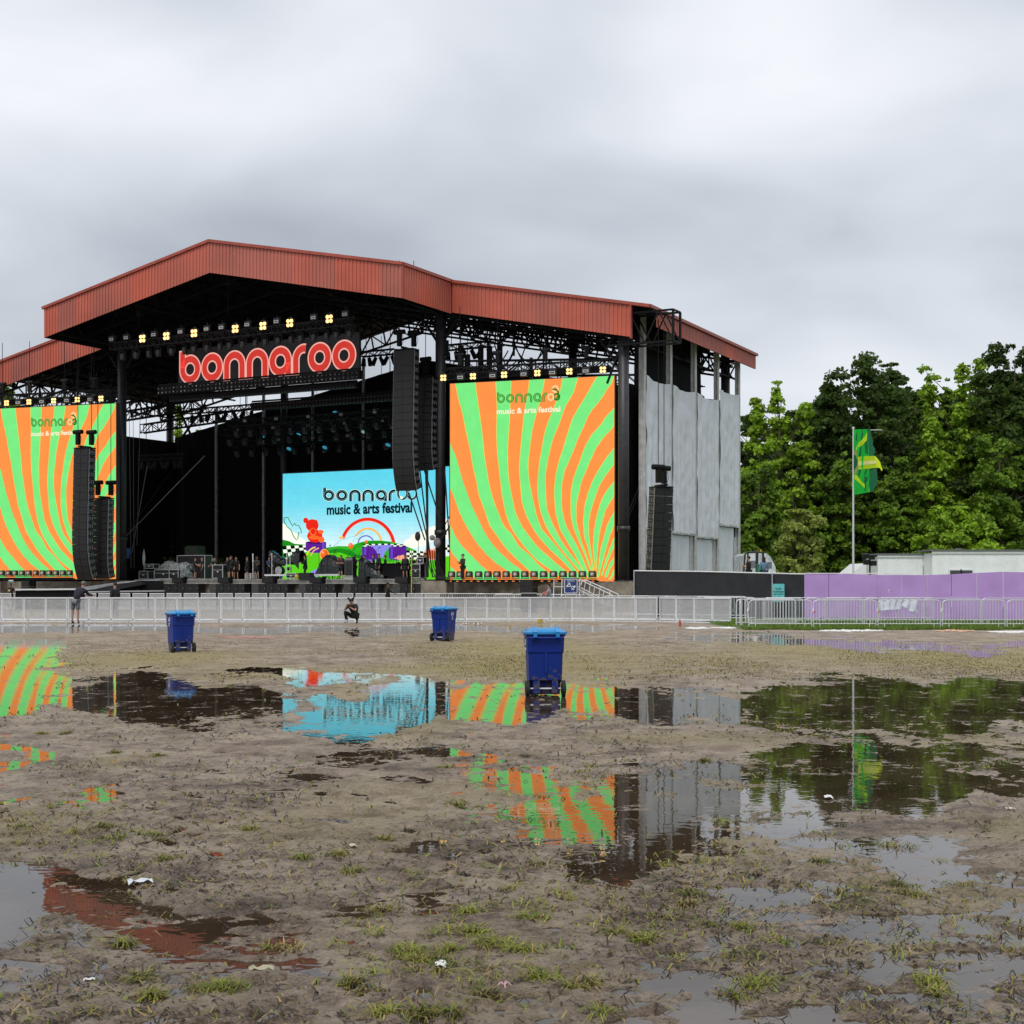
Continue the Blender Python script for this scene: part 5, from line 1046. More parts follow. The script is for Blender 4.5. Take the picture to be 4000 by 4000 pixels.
g_ = sw(562, 2180, 3); mb = MB(); vs = [(0, 0, .82), (.16, -.04, .35), (.2, -.05, 0), (.14, -.04, -.45), (0, 0, -.72), (-.14, .03, -.45), (-.2, .04, 0), (-.16, .03, .35), (0, -.09, 0)]; mb.add(vs, [(i, (i+1) % 8, 8) for i in range(8)]); mb.tube([(0, .02, -.7), (0, .02, -1.55)], .02, 5)
tag(mb.build('reflector', mat('white_cloth', (.55, .58, .62), .6, nscale=3, namt=.2), None, (g_.x, g_.y, 3.85), RZ), 'white diamond-shaped reflector standing among cases at stage left', 'reflector')
g_ = sw(496, 2155, 1.5); mb = MB(); mb.box((0, 0, 0), (.42, .3, .55)); mb.box((.02, -.02, -.42), (.3, .2, .28)); tag(mb.build('blue_bag', mat('blue_nylon', (.01, .07, .25), .6, nscale=4, namt=.4, bump=.4), None, g_, RZ), 'bright blue bag hanging just right of the left pillar', 'bag')
g_ = sw(1159, 2257, .3); mb = MB(); mb.ball((0, 0, .2), (.15, .13, .19), n=12, k=8); mb.box((0, 0, .02), (.2, .2, .04)); tag(mb.build('yellow_lantern', mat('yellow_plastic', (.6, .45, .04), .4, nscale=6, namt=.3), None, (g_.x, g_.y, 2.07)), 'small yellow drum-shaped lamp on the floor before the drum kit', 'lamp')
def mic(px, y, h, label, boom=.4):
    g_ = S2W((P(px, 2250, y).x, y, 0)); r_ = thing('microphone_stand', label, 'microphone stand', (g_.x, g_.y, 2.07), RZ, 'microphone stands'); mb = MB(); mb.tube([(0, 0, 0), (0, 0, h)], .018, 5); mb.tube([(-boom*.5, 0, h-.25), (boom, 0, h+.45)], .012, 5)
    for a_ in (0, 2.1, 4.2): mb.tube([(0, 0, .25), (.3*math.cos(a_), .3*math.sin(a_), 0)], .013, 4)
    mb.build('stand', BLK, r_); mb = MB(); mb.tube([(boom, 0, h+.45), (boom+.14, 0, h+.52)], .03, 6); mb.build('microphone', BLK, r_)
for px, y, h, b_, l_ in ((1246, 2, 2.0, .0, 'stand with a round top, left of the covered gear'), (1274, 2.4, 1.9, .1, 'straight stand before the orange ball picture'), (1297, 2.6, 1.8, .3, 'tilted stand right of the orange ball picture'), (1308, 2.2, 2.1, -.5, 'tall boom stand crossing the green hill picture'), (1360, 2.4, 1.8, .5, 'boom stand above the amplifier'), (1403, 2.6, 1.9, .3, 'boom stand over the two embracing crew'), (1436, 2.6, 2.0, .2, 'stand in front of the left purple drum picture'), (1463, 2.8, 1.9, .4, 'stand between the crew and the right purple drum'), (1517, 1.8, 1.0, .2, 'short stand at the black table'), (1548, 2.5, 1.9, .5, 'boom stand before the right purple drum'), (1556, 2.2, 1.3, .1, 'short stand left of the long-coated man'), (1634, .6, 2.9, .0, 'very tall stand topped by a round black fan, by the centre pillar')):
    mic(px, y, h, l_, b_)
g_ = S2W((P(1633, 2250, .6).x, .55, 0)); mb = MB(); mb.ball((0, 0, 0), (.24, .08, .34), n=14, k=8); tag(mb.build('round_paddle', TARP, None, (g_.x, g_.y, 5.15), RZ), 'round black bag atop the tall stand beside the centre pillar', 'bag')
g_ = S2W((P(1535, 2250, 1.1).x, 1.1, 0)); mb = MB(); mb.box((0, 0, .58), (2.5, .7, 1.1)); mb.box((0, 0, 1.14), (2.6, .8, .05)); tag(mb.build('covered_table', BLKC, None, (g_.x, g_.y, 2.07), RZ), 'long black-draped table in front of the right purple drum', 'table')
for i, px in enumerate((1187, 1207)):
    g_ = sw(px, 2258, .1); mb = MB(); mb.prism([(-.25, -.3), (.25, -.3), (.25, .3), (-.25, .3)], 0, .5); o = mb.build('floor_monitor', SPKF, None, (g_.x, g_.y, 2.07), RZ); tag(o, ['grey-sided floor monitor right of the yellow lamp', 'second floor monitor, right of the grey-sided one'][i], 'speaker', 'floor monitors')
mb = MB()
for px, y_ in ((1062, .9), (1133, 1.0), (1120, .8)): 
    g_ = sw(px, 2250, y_); mb.tube([(g_.x, g_.y, 2.4), (g_.x, g_.y, 4.1)], .03, 6)
tag(mb.build('support_pole', ALU), 'bright poles propping up the black sheet over the drums', 'pole')
p0, p1 = sw(1608, 2150, -.6), sw(1607, 2320, -.9); mb = MB(); mb.tube([p0, p1], .03, 5); tag(mb.build('yellow_strap', mat('yellow_strap', (.6, .5, .04), .6, nscale=10)), 'thin yellow strap hanging over the stage lip', 'strap')
g_ = sw(1708, 2120, -.75); mb = MB(); mb.ball((0, 0, 0), (.26, .16, .36), n=10, k=7); mb.ball((-.35, 0, .35), (.2, .14, .2), n=8, k=6); tag(mb.build('rag', mat('grey_rag', (.2, .2, .21), .8, nscale=5, namt=.5, bump=.7), None, g_), 'grey plastic rag tied high on the centre pillar', 'cloth')
# ramp at the left
A = wpt(300, 2306, 100); B = wpt(520, 2268, 106); rp = thing('loading_ramp', 'black-skirted loading ramp with bright metal edges rising to the stage at left', 'ramp')
def q3(px, py, Y): return wpt(px, py, Y)
mb = MB(); P4 = [q3(70, 2309, 95), q3(330, 2303, 97), q3(520, 2270, 104), q3(640, 2262, 107), q3(640, 2266, 103), q3(330, 2312, 93)]
for i in range(len(P4)-1): pass
vs = [q3(60, 2308, 97), q3(330, 2306, 97), q3(545, 2268, 104), q3(640, 2270, 104)]; lo = [Vector((v.x, v.y, 0.02)) for v in vs]; mb.add(vs+lo, [(i, i+1, 5+i, 4+i) for i in range(3)]); mb.build('skirt', BLKC, rp)
vb = [v+Vector((1.2, 2.6, 0)) for v in vs]; mb = MB(); mb.add(vs+vb, [(i, i+1, 5+i, 4+i) for i in range(3)]); mb.build('ramp_deck', BLK, rp)
mb = MB()
for a, b2 in ((q3(330, 2303, 96.9), q3(530, 2277, 103.9)), (q3(330, 2296, 99.4), q3(480, 2275, 103)), (q3(480, 2275, 103), q3(620, 2265, 106)), (q3(60, 2303, 96.9), q3(330, 2301, 96.9)), (q3(345, 2312, 96.8), q3(640, 2308, 103.8))): mb.beam(a, b2, .1, .1)
mb.build('edge_rail', ALU, rp)
# ------------------------------------------------------------ barricades, fences
def ordw(i): return ['first', 'second', 'third', 'fourth', 'fifth', 'sixth', 'seventh', 'eighth', 'ninth', 'tenth', 'eleventh', 'twelfth', 'thirteenth', 'fourteenth', 'fifteenth', 'sixteenth', 'seventeenth', 'eighteenth', 'nineteenth', 'twentieth'][i]
def nth(i):
    if i < 20: return ordw(i)
    k = i+1; t_ = {2: 'twent', 3: 'thirt', 4: 'fort', 5: 'fift'}[k//10]; return t_+'ieth' if k % 10 == 0 else t_+'y-'+ordw(k % 10-1)
def barricade_panel(w=1.0, h=1.12):
    r_ = thing('stage_barricade', 'x', 'barricade')
    mb = MB(); mb.box((0, 0, h-.03), (w-.01, .09, .06)); mb.box((-w/2+.03, 0, h/2), (.035, .05, h)); mb.box((w/2-.03, 0, h/2), (.035, .05, h)); mb.box((0, 0, .12), (w, .05, .06)); mb.box((0, .03, h-.13), (w-.1, .03, .025)); mb.build('frame', ALU, r_)
    mb = MB(); mb.add([(-w/2+.05, -.01, .14), (w/2-.05, -.01, .14), (w/2-.05, -.01, h-.05), (-w/2+.05, -.01, h-.05)], [(0, 1, 2, 3)]); mb.build('mesh_panel', MESH, r_)
    mb = MB(); mb.box((0, -.28, .02), (w-.02, .62, .025)); mb.build('foot_plate', ALU, r_)
    mb = MB()
    for s_ in (-.28, .28): mb.tube([(s_*w*1.2, .03, h-.12), (s_*w*1.2, .75, .04)], .022, 5); 
    mb.box((0, .42, .5), (w-.1, .035, .035)); mb.box((0, .5, .03), (w-.02, 1.0, .025)); mb.box((-.05, .3, .8), (.03, .5, .03)); mb.build('rear_brace', ALU2, r_); return r_
BP = barricade_panel()
def run(path, w, fn):
    """place pieces of width w end to end along a plan polyline"""
    pts = [Vector((p[0], p[1], 0)) for p in path]; L_ = [0]
    for a, b2 in zip(pts, pts[1:]): L_.append(L_[-1]+(b2-a).length)
    n = int(L_[-1]/w); 
    for i in range(n):
        s_ = (i+.5)*w; j = max(k for k in range(len(pts)-1) if L_[k] <= s_); d = (pts[j+1]-pts[j]).normalized(); p = pts[j]+d*(s_-L_[j]); fn(i, n, p, math.atan2(d.y, d.x))
def front(i, n, p, a):
    side = 'behind the crouching person' if False else 'of the front row'
    put(BP, 'bp', (p.x, p.y+.02*math.sin(i*3.1), .005), a+R(1.3)*math.sin(i*2.3), '%s mesh barricade %s from the left edge' % (nth(i), side), 'front row of silver mesh barricades')
run([gnd(x, y)[:2] for x, y in ((-160, 2430), (1200, 2432), (1700, 2430), (2200, 2427), (2600, 2430), (2858, 2436))], 1.0, front)
def rear(i, n, p, a): put(BP, 'bp', (p.x, p.y, .0), a, '%s mesh barricade from the left in the rear row near the stage' % nth(i), 'rear row of silver mesh barricades')
run([(-38, 97.5), (-4.3, 96)], 1.15, rear)
def bike_rack(w=2.4, h=1.1, n=19):
    r_ = thing('crowd_barrier', 'x', 'crowd barrier'); k = .16; mb = MB()
    pts = [(-w/2, 0, 0), (-w/2, 0, h-k)]+[(-w/2+k-k*math.cos(R(a)), 0, h-k+k*math.sin(R(a))) for a in (30, 60, 90)]+[(w/2-k+k*math.sin(R(a)), 0, h-k+k*math.cos(R(a))) for a in (0, 30, 60)]+[(w/2, 0, h-k), (w/2, 0, 0)]
    mb.tube(pts, .021, 6); mb.tube([(-w/2, 0, .2), (w/2, 0, .2)], .018, 6); mb.build('frame', BIKE, r_)
    mb = MB()
    for i in range(n): x = -w/2+w*(i+1)/(n+1); mb.tube([(x, 0, .2), (x, 0, h-(.01 if abs(x) < w/2-k else .06))], .0085, 4)
    mb.build('bars', BIKE, r_)
    for s_ in (-1, 1): mb = MB(); mb.box((s_*(w/2-.25), 0, .03), (.05, .6, .02)); mb.box((s_*(w/2-.25), 0, .11), (.03, .03, .18)); mb.build('foot', BIKE, r_)
    return r_
BR = bike_rack()
xs = [(2905, 3050, 'short gap-filling'), (3060, 3185, ''), ]
fr = [(3062, 2456), (3470, 2458), (3880, 2459), (4300, 2459)]
k_ = 0
base_y = 55.6
for i in range(6):
    x = 9.05+i*2.46; put(BR, 'br', (x+1.2, base_y-.02*i, 0), R(1), ['leftmost crowd barrier of the front row on the green verge', 'second crowd barrier along the verge, before the black and purple fences', 'front crowd barrier with the grey-white cloth over its top', 'front crowd barrier just right of the draped cloth', 'front crowd barrier at the right edge of the view', 'crowd barrier beyond the right edge of the view'][i], 'crowd barriers on the green verge')
for i, (x, y, a, l_) in enumerate([(9.0, 57.2, R(80), 'crowd barrier turned edge-on at the end of the mesh barricades'), (9.95, 57.0, R(8), 'crowd barrier joining the mesh barricades to the verge row'), (10.9, 60.5, R(2), 'crowd barrier in the second row before the teal poster'), (13.4, 60.6, R(2), 'second-row crowd barrier left of the purple fence start'), (15.9, 60.7, R(2), 'second-row crowd barrier behind the draped cloth, left part'), (18.4, 60.8, R(1), 'second-row crowd barrier behind the draped cloth, right part'), (20.9, 61.0, R(1), 'second-row crowd barrier near the right edge'), (12.2, 63.5, R(-2), 'third-row crowd barrier against the black fence'), (9.6, 64.5, R(-2), 'third-row crowd barrier left of the teal poster'), (14.8, 63.4, R(1), 'third-row crowd barrier against the purple fence start'), (17.4, 64.2, R(2), 'third-row crowd barrier low against the purple fence')]):
    put(BR, 'br', (x, y, .02), a, l_, 'crowd barriers on the green verge')
for i, (px, y) in enumerate(((1695, 93), (1825, 92), (1935, 90), (2010, 86), (2085, 88), (2190, 84), (2275, 82), (2450, 73), (2560, 72), (2690, 71), (2820, 70))):
    put(BR, 'br', ((px-2000)/F*y, y, .02), R(-4*(i % 3)), 'crowd barrier behind the mesh barricades, %s of that scattered row' % od(i, 11), 'crowd barriers behind the mesh barricades')
# black screened fence
BF = thing('screen_fence', 'long black cloth-covered fence right of the stage with a white top rail', 'fence')
bpth = [wpt(2476, 2300, 76.5), wpt(2730, 2300, 74), wpt(3015, 2300, 71.5), wpt(3145, 2300, 70.4)]; bh = [2.42, 2.36, 2.25, 2.2]
mb = MB(); vs = []
for s_ in range(3):
    a, b2 = bpth[s_], bpth[s_+1]; n = 40
    for i in range(n+(s_ == 2)):
        f = i/n; p = a.lerp(b2, f); h_ = bh[s_]+(bh[s_+1]-bh[s_])*f
        for g_ in range(9):
            z = (h_-.03)*(1-g_/8); d = .09*mnoise.noise((p.x*.9+z*.8*(1 if s_ == 2 else .2), z*.8, 2))+.03*mnoise.noise((p.x*5, z*2, 5)); vs.append((p.x, p.y+d, z))
m_ = len(vs)//9; mb.add(vs, [(i*9+g_, (i+1)*9+g_, (i+1)*9+g_+1, i*9+g_+1) for i in range(m_-1) for g_ in range(8)]); mb.build('cloth_screen', mat('black_fence_cloth', (.014, .015, .019), .6, nscale=2, namt=.3), BF, smooth=True)
mb = MB()
for s_ in range(3): mb.tube([(bpth[s_].x, bpth[s_].y, bh[s_]), (bpth[s_+1].x, bpth[s_+1].y, bh[s_+1])], .035, 6)
mb.build('top_rail', WHITE, BF)
for i in (0, 2): mb = MB(); mb.tube([(bpth[i].x, bpth[i].y-.12, 0), (bpth[i].x, bpth[i].y-.12, bh[i]+.02)], .035, 6); mb.build('post', ALU2, BF)
# teal poster on it
pc = wpt(3037, 2300, 70.9); ps_ = thing('poster', 'teal poster with dark lettering and an arrow on the black fence', 'sign', (pc.x, pc.y-.28, 0), R(-4)); pw, pz0, pz1 = .56, .86, 1.73
mb = MB(); mb.box((0, 0, (pz0+pz1)/2), (pw, .02, pz1-pz0)); mb.build('board', mat('teal_board', (.12, .50, .52), .5, nscale=9, namt=.18), ps_)
INK = mat('poster_ink', (.004, .035, .04), .5)
for s_, z, w_, hh in (('bonnaroo', 1.50, .30, 1.0), ('music & arts festival', 1.45, .28, .8), ('PLATINUM', 1.34, .47, 1.25), ('SHUTTLE STOP', 1.22, .47, 1.2)):
    o = text_obj(s_, INK, 1, ps_, (0, -.014, z), bold=.03, depth=.001); w0 = max(v.co.x for v in o.data.vertices)-min(v.co.x for v in o.data.vertices); o.scale = (w_/w0, w_/w0*hh, 1)
mb = MB(); mb.add([(-.13, -.013, 1.02), (.04, -.013, 1.02), (.04, -.013, .98), (.15, -.013, 1.05), (.04, -.013, 1.12), (.04, -.013, 1.08), (-.13, -.013, 1.08)], [tuple(range(7))]); mb.build('arrow', INK, ps_)
# purple hoarding
PF = thing('purple_hoarding', 'long matt purple board fence behind the crowd barriers at right', 'fence'); PUR = mat('purple_board', (.45, .27, .60), .65, nscale=.9, namt=.10, bump=.25, bscale=1.6)
jx = [3141, 3237, 3333, 3428, 3521, 3620, 3716, 3815, 3918, 4020, 4125]; jt = [2243, 2243, 2243, 2246, 2246, 2246, 2243, 2238, 2233.5, 2236, 2238]
for i in range(10):
    Y0, Y1 = 70.0-.55*i, 70.0-.55*(i+1); a, b2 = wpt(jx[i], jt[i], Y0), wpt(jx[i+1], jt[i+1], Y1); mb = MB(); d = (b2-a); d.z = 0; d.normalize(); nn = Vector((-d.y, d.x, 0))
    a2, b3 = a+d*.012, b2-d*.012; vs = []
    for p in (a2, b3):
        for z in (0, p.z): vs += [(p.x, p.y, z), (p.x+nn.x*.05, p.y+nn.y*.05, z)]
    mb.add(vs, [(0, 2, 6, 4), (1, 5, 7, 3), (2, 3, 7, 6), (0, 1, 3, 2), (4, 6, 7, 5)]); mb.build('board', PUR, PF)
mb = MB(); a, b2 = wpt(3141, 2240, 70.2), wpt(3550, 2240, 68); mb.tube([a, b2], .025, 6); mb.build('top_rail', WHITE, PF)
p = wpt(3474, 2309, 68.1); mb = MB(); mb.box((0, 0, 0), (.09, .02, .13)); mb.box((0, -.012, 0), (.03, .01, .05), m=1); tag(mb.build('notice', [WHITE, INK], None, (p.x, p.y-.02, p.z)), 'tiny white notice stuck on the purple fence', 'notice')
# ------------------------------------------------------------ flag
fp = wpt(3333, 1676, 78.9); fl = thing('flagpole', 'tall thin white flagpole rising behind the purple fence', 'flagpole', (fp.x, fp.y, 0)); FH = fp.z
mb = MB(); mb.tube([(0, 0, 0), (0, 0, FH)], .065, 10, r2=.04); mb.build('pole', mat('white_pole', (.55, .56, .56), .4, nscale=6, namt=.1), fl); mb = MB(); mb.ball((0, 0, FH+.05), .07); mb.tube([(0, -.02, FH-.06), (1.55, -.02, FH-.05)], .02, 6); mb.build('top_arm', WHITE, fl)
fg = thing('banner_flag', 'tall green feather banner with yellow bands flying from the pole', 'flag', (fp.x, fp.y, 0))
def fpx(px, py): return ((px-3333)/F*78.9, CH+(HZ-py)/F*78.9)
fm = [leafmat('flag_green', (.02, .70, .08), .6, .5, .1), leafmat('flag_dark_green', (.02, .16, .07), .6, .4, .1), leafmat('flag_yellow', (.80, 1.0, .03), .6, .5, .04), mat('flag_pale', (.62, .64, .22), .6), mat('flag_olive', (.22, .28, .08), .6)]
def wav(x, z): return .10*math.sin(x*3.2+z*.9)+.05*math.sin(x*7+z*2.1)
def flagpart(pts, mi, lay, nm):
    pts = [(pts[i], pts[i+1]) for i in range(0, len(pts), 2)]; bm = bmesh.new(); v = [bm.verts.new((fpx(*p)[0], 0, fpx(*p)[1])) for p in pts]; f = bm.faces.new(v); bmesh.ops.triangulate(bm, faces=[f]); bmesh.ops.subdivide_edges(bm, edges=bm.edges, cuts=3, use_grid_fill=True)
    for v_ in bm.verts: v_.co.y = -.03-lay*.012+wav(v_.co.x, v_.co.z)*min(1, v_.co.x*2)
    me_ = bpy.data.meshes.new(nm); bm.to_mesh(me_); bm.free(); me_.materials.append(fm[mi]); o = bpy.data.objects.new(nm, me_); COL.objects.link(o); o.parent = fg
flagpart([3334, 1678, 3399, 1676, 3404, 1705, 3410, 1722, 3408, 1738, 3418, 1755, 3412, 1785, 3424, 1830, 3420, 1855, 3425, 1885, 3416, 1905, 3410, 1920, 3334, 1935], 1, 0, 'dark_cloth')
flagpart([3334, 1678, 3385, 1678, 3389, 1740, 3393, 1800, 3395, 1860, 3397, 1922, 3334, 1934], 0, 1, 'green_cloth')
flagpart([3385, 1688, 3383, 1722, 3352, 1752, 3346, 1760, 3344, 1752, 3352, 1732, 3376, 1706], 2, 2, 'yellow_band')
flagpart([3337, 1855, 3346, 1856, 3366, 1882, 3396, 1904, 3397, 1923, 3360, 1890, 3337, 1870], 2, 2, 'yellow_band'); flagpart([3334, 1757, 3345, 1760, 3353, 1782, 3353, 1830, 3345, 1848, 3334, 1856], 4, 2, 'olive_ring'); flagpart([3334, 1776, 3342, 1780, 3350, 1800, 3347, 1820, 3334, 1840], 1, 3, 'dark_disc')
flagpart([3350, 1784, 3418, 1782, 3436, 1804, 3446, 1836, 3443, 1841, 3434, 1828, 3420, 1828, 3354, 1835], 2, 3, 'yellow_streamer'); flagpart([3352, 1803, 3421, 1799, 3421, 1812, 3353, 1819], 3, 4, 'pale_stripe')
# draped cloth over the barrier
mb = MB(); n = 44; vs = []; A = wpt(3436, 2350, 55.5); B = wpt(3582, 2350, 55.5)
for i in range(n+1):
    f = i/n; x = A.x+(B.x-A.x)*f; ln_ = (.42-.1*f if f < .55 else .34+.12*math.sin(f*9)) if f < .9 else .55-(1-f)*2
    for g_ in range(9):
        z = 1.13-ln_*g_/8; vs.append((x+.02*math.sin(g_+i), base_y-.07-.05*math.sin(f*34+g_*.55*(1-2*abs(f-.65)))-.015*g_, z))
mb.add(vs, [(i*9+g_, (i+1)*9+g_, (i+1)*9+g_+1, i*9+g_+1) for i in range(n) for g_ in range(8)]); tag(mb.build('draped_cloth', mat('pale_cloth', (.50, .53, .58), .8, nscale=3, namt=.12), smooth=True), 'crumpled pale grey cloth hung over a crowd barrier', 'cloth')
# red clips linking barriers
for i, x in enumerate((9.0, 11.5, 13.95, 16.4)):
    mb = MB(); mb.box((x, base_y-.06, .72), (.05, .04, .14)); mb.box((x+.05, base_y-.06, .66), (.04, .04, .08), m=1); tag(mb.build('barrier_clip', [WHITE, mat('red_plastic', (.45, .03, .02), .4)]), 'small red and white tag on the barrier joint, %s one' % od(i, 4), 'tag', 'tags at the crowd barrier joints')
# ------------------------------------------------------------ wheeled bins
BB = mat('deep_blue_plastic', (.0015, .022, .20), .5, spec=.3, nscale=5, namt=.2, bump=.08, bscale=40); t_ = BB.node_tree; b_ = t_.nodes['Principled BSDF']; tcn = N(t_, 'ShaderNodeTexCoord'); sx = N(t_, 'ShaderNodeSeparateXYZ'); L(t_, tcn.outputs['Object'], sx.inputs[0]); n_ = N(t_, 'ShaderNodeTexNoise'); n_.inputs['Scale'].default_value = 14; n_.inputs['Detail'].default_value = 6; L(t_, tcn.outputs['Object'], n_.inputs['Vector'])
mk = M(t_, 'GREATER_THAN', M(t_, 'SUBTRACT', n_.outputs[0], M(t_, 'MULTIPLY', sx.outputs[2], .55)), .40); mx_ = N(t_, 'ShaderNodeMix', data_type='RGBA'); L(t_, M(t_, 'MULTIPLY', mk, .7), mx_.inputs[0]); src = b_.inputs['Base Color'].links[0].from_socket if b_.inputs['Base Color'].links else None
mx_.inputs[6].default_value = (.0015, .022, .20, 1); mx_.inputs[7].default_value = (.10, .075, .05, 1); L(t_, mx_.outputs[2], b_.inputs['Base Color'])
BL = mat('bright_blue_plastic', (.008, .22, .52), .3, nscale=5, namt=.12, bump=.05)
def bin_(loc, rz, label, h=1.02):
    r_ = thing('wheeled_bin', label, 'bin', loc, rz, 'blue wheeled bins'); k = h/1.02
    def ring(z, w, d, cy, c=.06): 
        return [(-w+c, cy-d, z), (w-c, cy-d, z), (w, cy-d+c, z), (w, cy+d-c, z), (w-c, cy+d, z), (-w+c, cy+d, z), (-w, cy+d-c, z), (-w, cy-d+c, z)]
    rings = [ring(.03, .235, .21, .06), ring(.20, .245, .22, .06), ring(.26, .25, .30, -.0), ring(.66, .262, .325, .0), ring(.68, .275, .34, 0), ring(.92, .282, .355, 0), ring(.93, .30, .375, 0), ring(.965, .30, .375, 0)]
    mb = MB(); vs = [v for q_ in rings for v in q_]; mb.add(vs, [(i*8+j, i*8+(j+1) % 8, (i+1)*8+(j+1) % 8, (i+1)*8+j) for i in range(7) for j in range(8)]+[tuple(range(8)), tuple(range(56, 64))])
    mb.box((0, -.335, .62), (.035, .012, .5)); mb.box((-.14, -.24, .16), (.09, .1, .2)); mb.box((.14, -.24, .16), (.09, .1, .2)); mb.build('body', BB, r_)
    mb = MB(); mb.tube([(-.27, -.41, .90), (.27, -.41, .90)], .02, 8); mb.box((-.2, -.38, .9), (.04, .08, .05)); mb.box((.2, -.38, .9), (.04, .08, .05)); mb.build('handle', BB, r_)
    lr = [ring(.955, .325, .40, 0, .08), ring(.985, .325, .40, 0, .08), ring(.99, .30, .37, 0, .08), ring(1.015, .27, .34, 0, .1), ring(1.04, .2, .26, 0, .1)]
    mb = MB(); vs = [v for q_ in lr for v in q_]; mb.add(vs, [(i*8+j, i*8+(j+1) % 8, (i+1)*8+(j+1) % 8, (i+1)*8+j) for i in range(4) for j in range(8)]+[tuple(range(8)), tuple(range(32, 40))])
    for s_ in (-1, 1): mb.beam((s_*.17, -.22, 1.05), (s_*.17, -.43, .975), .055, .03); mb.box((s_*.17, -.425, .94), (.055, .03, .06))
    mb.build('lid', BL, r_)
    for s_ in (-1, 1):
        mb = MB(); mb.lathe([(.09, -.03), (.125, -.025), (.125, .025), (.09, .03)], (s_*.275, -.235, .125), 20, axis='X'); w_ = mb.build('wheel', RUB, r_); mb = MB(); mb.lathe([(.075, -.035), (.02, -.04)], (s_*.275, -.235, .125), 14, axis='X'); mb.lathe([(.02, .04), (.075, .035)], (s_*.275, -.235, .125), 14, axis='X'); mb.build('rim', mat('dark_grey_rim', (.05, .05, .05), .5), w_)
    mb = MB(); mb.tube([(-.27, -.235, .125), (.27, -.235, .125)], .014, 6); mb.build('axle', ALU, r_)
    tx_m = mat('white_print', (.6, .62, .75), .5)
    for s_, z in (('VENUE', .84), ('SMART', .79)):
        o = text_obj(s_, tx_m, .058, r_, (-.284, -.0, z), rot=(R(90), 0, R(-90)), bold=.03, depth=.002)
    mb = MB(); mb.tube([(-.286, .035*math.cos(i*.7), .70+.035*math.sin(i*.7)) for i in range(9)], .008, 5); mb.tube([(-.286, .03, .655), (-.286, -.03, .655)], .008, 5); mb.build('recycling_mark', tx_m, r_)
    r_.scale = (k, k, k); return r_
for px, py, rz, l_ in ((705, 2555, R(28), 'blue wheeled bin at left, angled to show its printed side'), (1734, 2511, R(-24), 'farthest blue wheeled bin, near the centre pillar'), (2125, 2722, R(4), 'nearest blue wheeled bin, seen square from behind beside a puddle')):
    g_ = gnd(px, py-6); b_ = bin_((g_.x, g_.y, max(0, height_at(g_.x, g_.y))-.005), rz, l_)
# print faces the other way on the far bin
o2 = [o for o in COL.objects if o.name.startswith('wheeled_bin')][1]
for ch in o2.children:
    if ch.name.startswith('lettering'): ch.location.x *= -1; ch.rotation_euler.z = R(90)
    if ch.name.startswith('recycling'): ch.scale.x = -1
# ------------------------------------------------------------ interpreter sign, stair rails
sg_ = wpt(2230, 2315, 80); s_ = thing('interpreter_sign', 'blue square sign with white signing hands, framed in white', 'sign', (sg_.x, sg_.y, 0), R(-3)); NB = mat('navy_sign', (.012, .035, .16), .4, nscale=3, namt=.1); zc = CH+(HZ-2291)/F*80+.02
sz = .80; mb = MB(); mb.box((0, 0, zc), (sz, .03, sz*1.12)); mb.build('board', NB, s_)
def rr_ring(w, h, c, k=5):
    o_ = []
    for sx, sy, a0_ in ((1, 1, 0), (-1, 1, 90), (-1, -1, 180), (1, -1, 270)):
        for i in range(k+1): a_ = R(a0_+90*i/k); o_.append((sx*(w-c)+c*math.cos(a_), sy*(h-c)+c*math.sin(a_)))
    return o_
A_ = rr_ring(.36, .40, .05); B_ = rr_ring(.325, .365, .04); n = len(A_); mb = MB(); mb.add([(x, -.02, zc+z) for x, z in A_]+[(x, -.02, zc+z) for x, z in B_], [(i, (i+1) % n, n+(i+1) % n, n+i) for i in range(n)]); mb.build('white_border', WHITE, s_)
HD = Decal(lambda x, z: Vector((x, -.022, zc+z)), (0, -1, 0), .002)
def hand(cx_, cz, fl_):
    HD.ribbon([(cx_+fl_*.075*math.cos(R(a)), cz+fl_*.06*math.sin(R(a))) for a in range(-150, 151, 25)], .035, 1, 0)
    for k_ in range(4): a_ = R(118-k_*22); HD.ribbon([(cx_-fl_*.02, cz+fl_*.05), (cx_+fl_*(.02*k_-.04)+fl_*.1*math.cos(a_), cz+fl_*(.06+.1*math.sin(a_)))], .022, 1, 0)
    HD.poly([(cx_-fl_*.03, cz+fl_*.06), (cx_-fl_*.13, cz+fl_*.02), (cx_-fl_*.16, cz-fl_*.1), (cx_-fl_*.07, cz-fl_*.07)], 1, 0)
hand(-.09, .04, 1); hand(.1, -.06, -1); HD.build('hand_symbol', WHITE, s_)
o = text_obj('Deaf Access', WHITE, .085, s_, (0, -.022, zc+.29), bold=.02, depth=.001); o = text_obj('festival', WHITE, .05, s_, (.17, -.022, zc-.33), bold=.02, depth=.001)
mb = MB(); mb.box((-.3, .03, zc/2-.1), (.04, .04, zc+.6)); mb.box((.3, .03, zc/2-.1), (.04, .04, zc+.6)); mb.build('legs', ALU, s_)
st = thing('stair_railing', 'two long white tube handrails sloping down from the stage at right', 'railing')
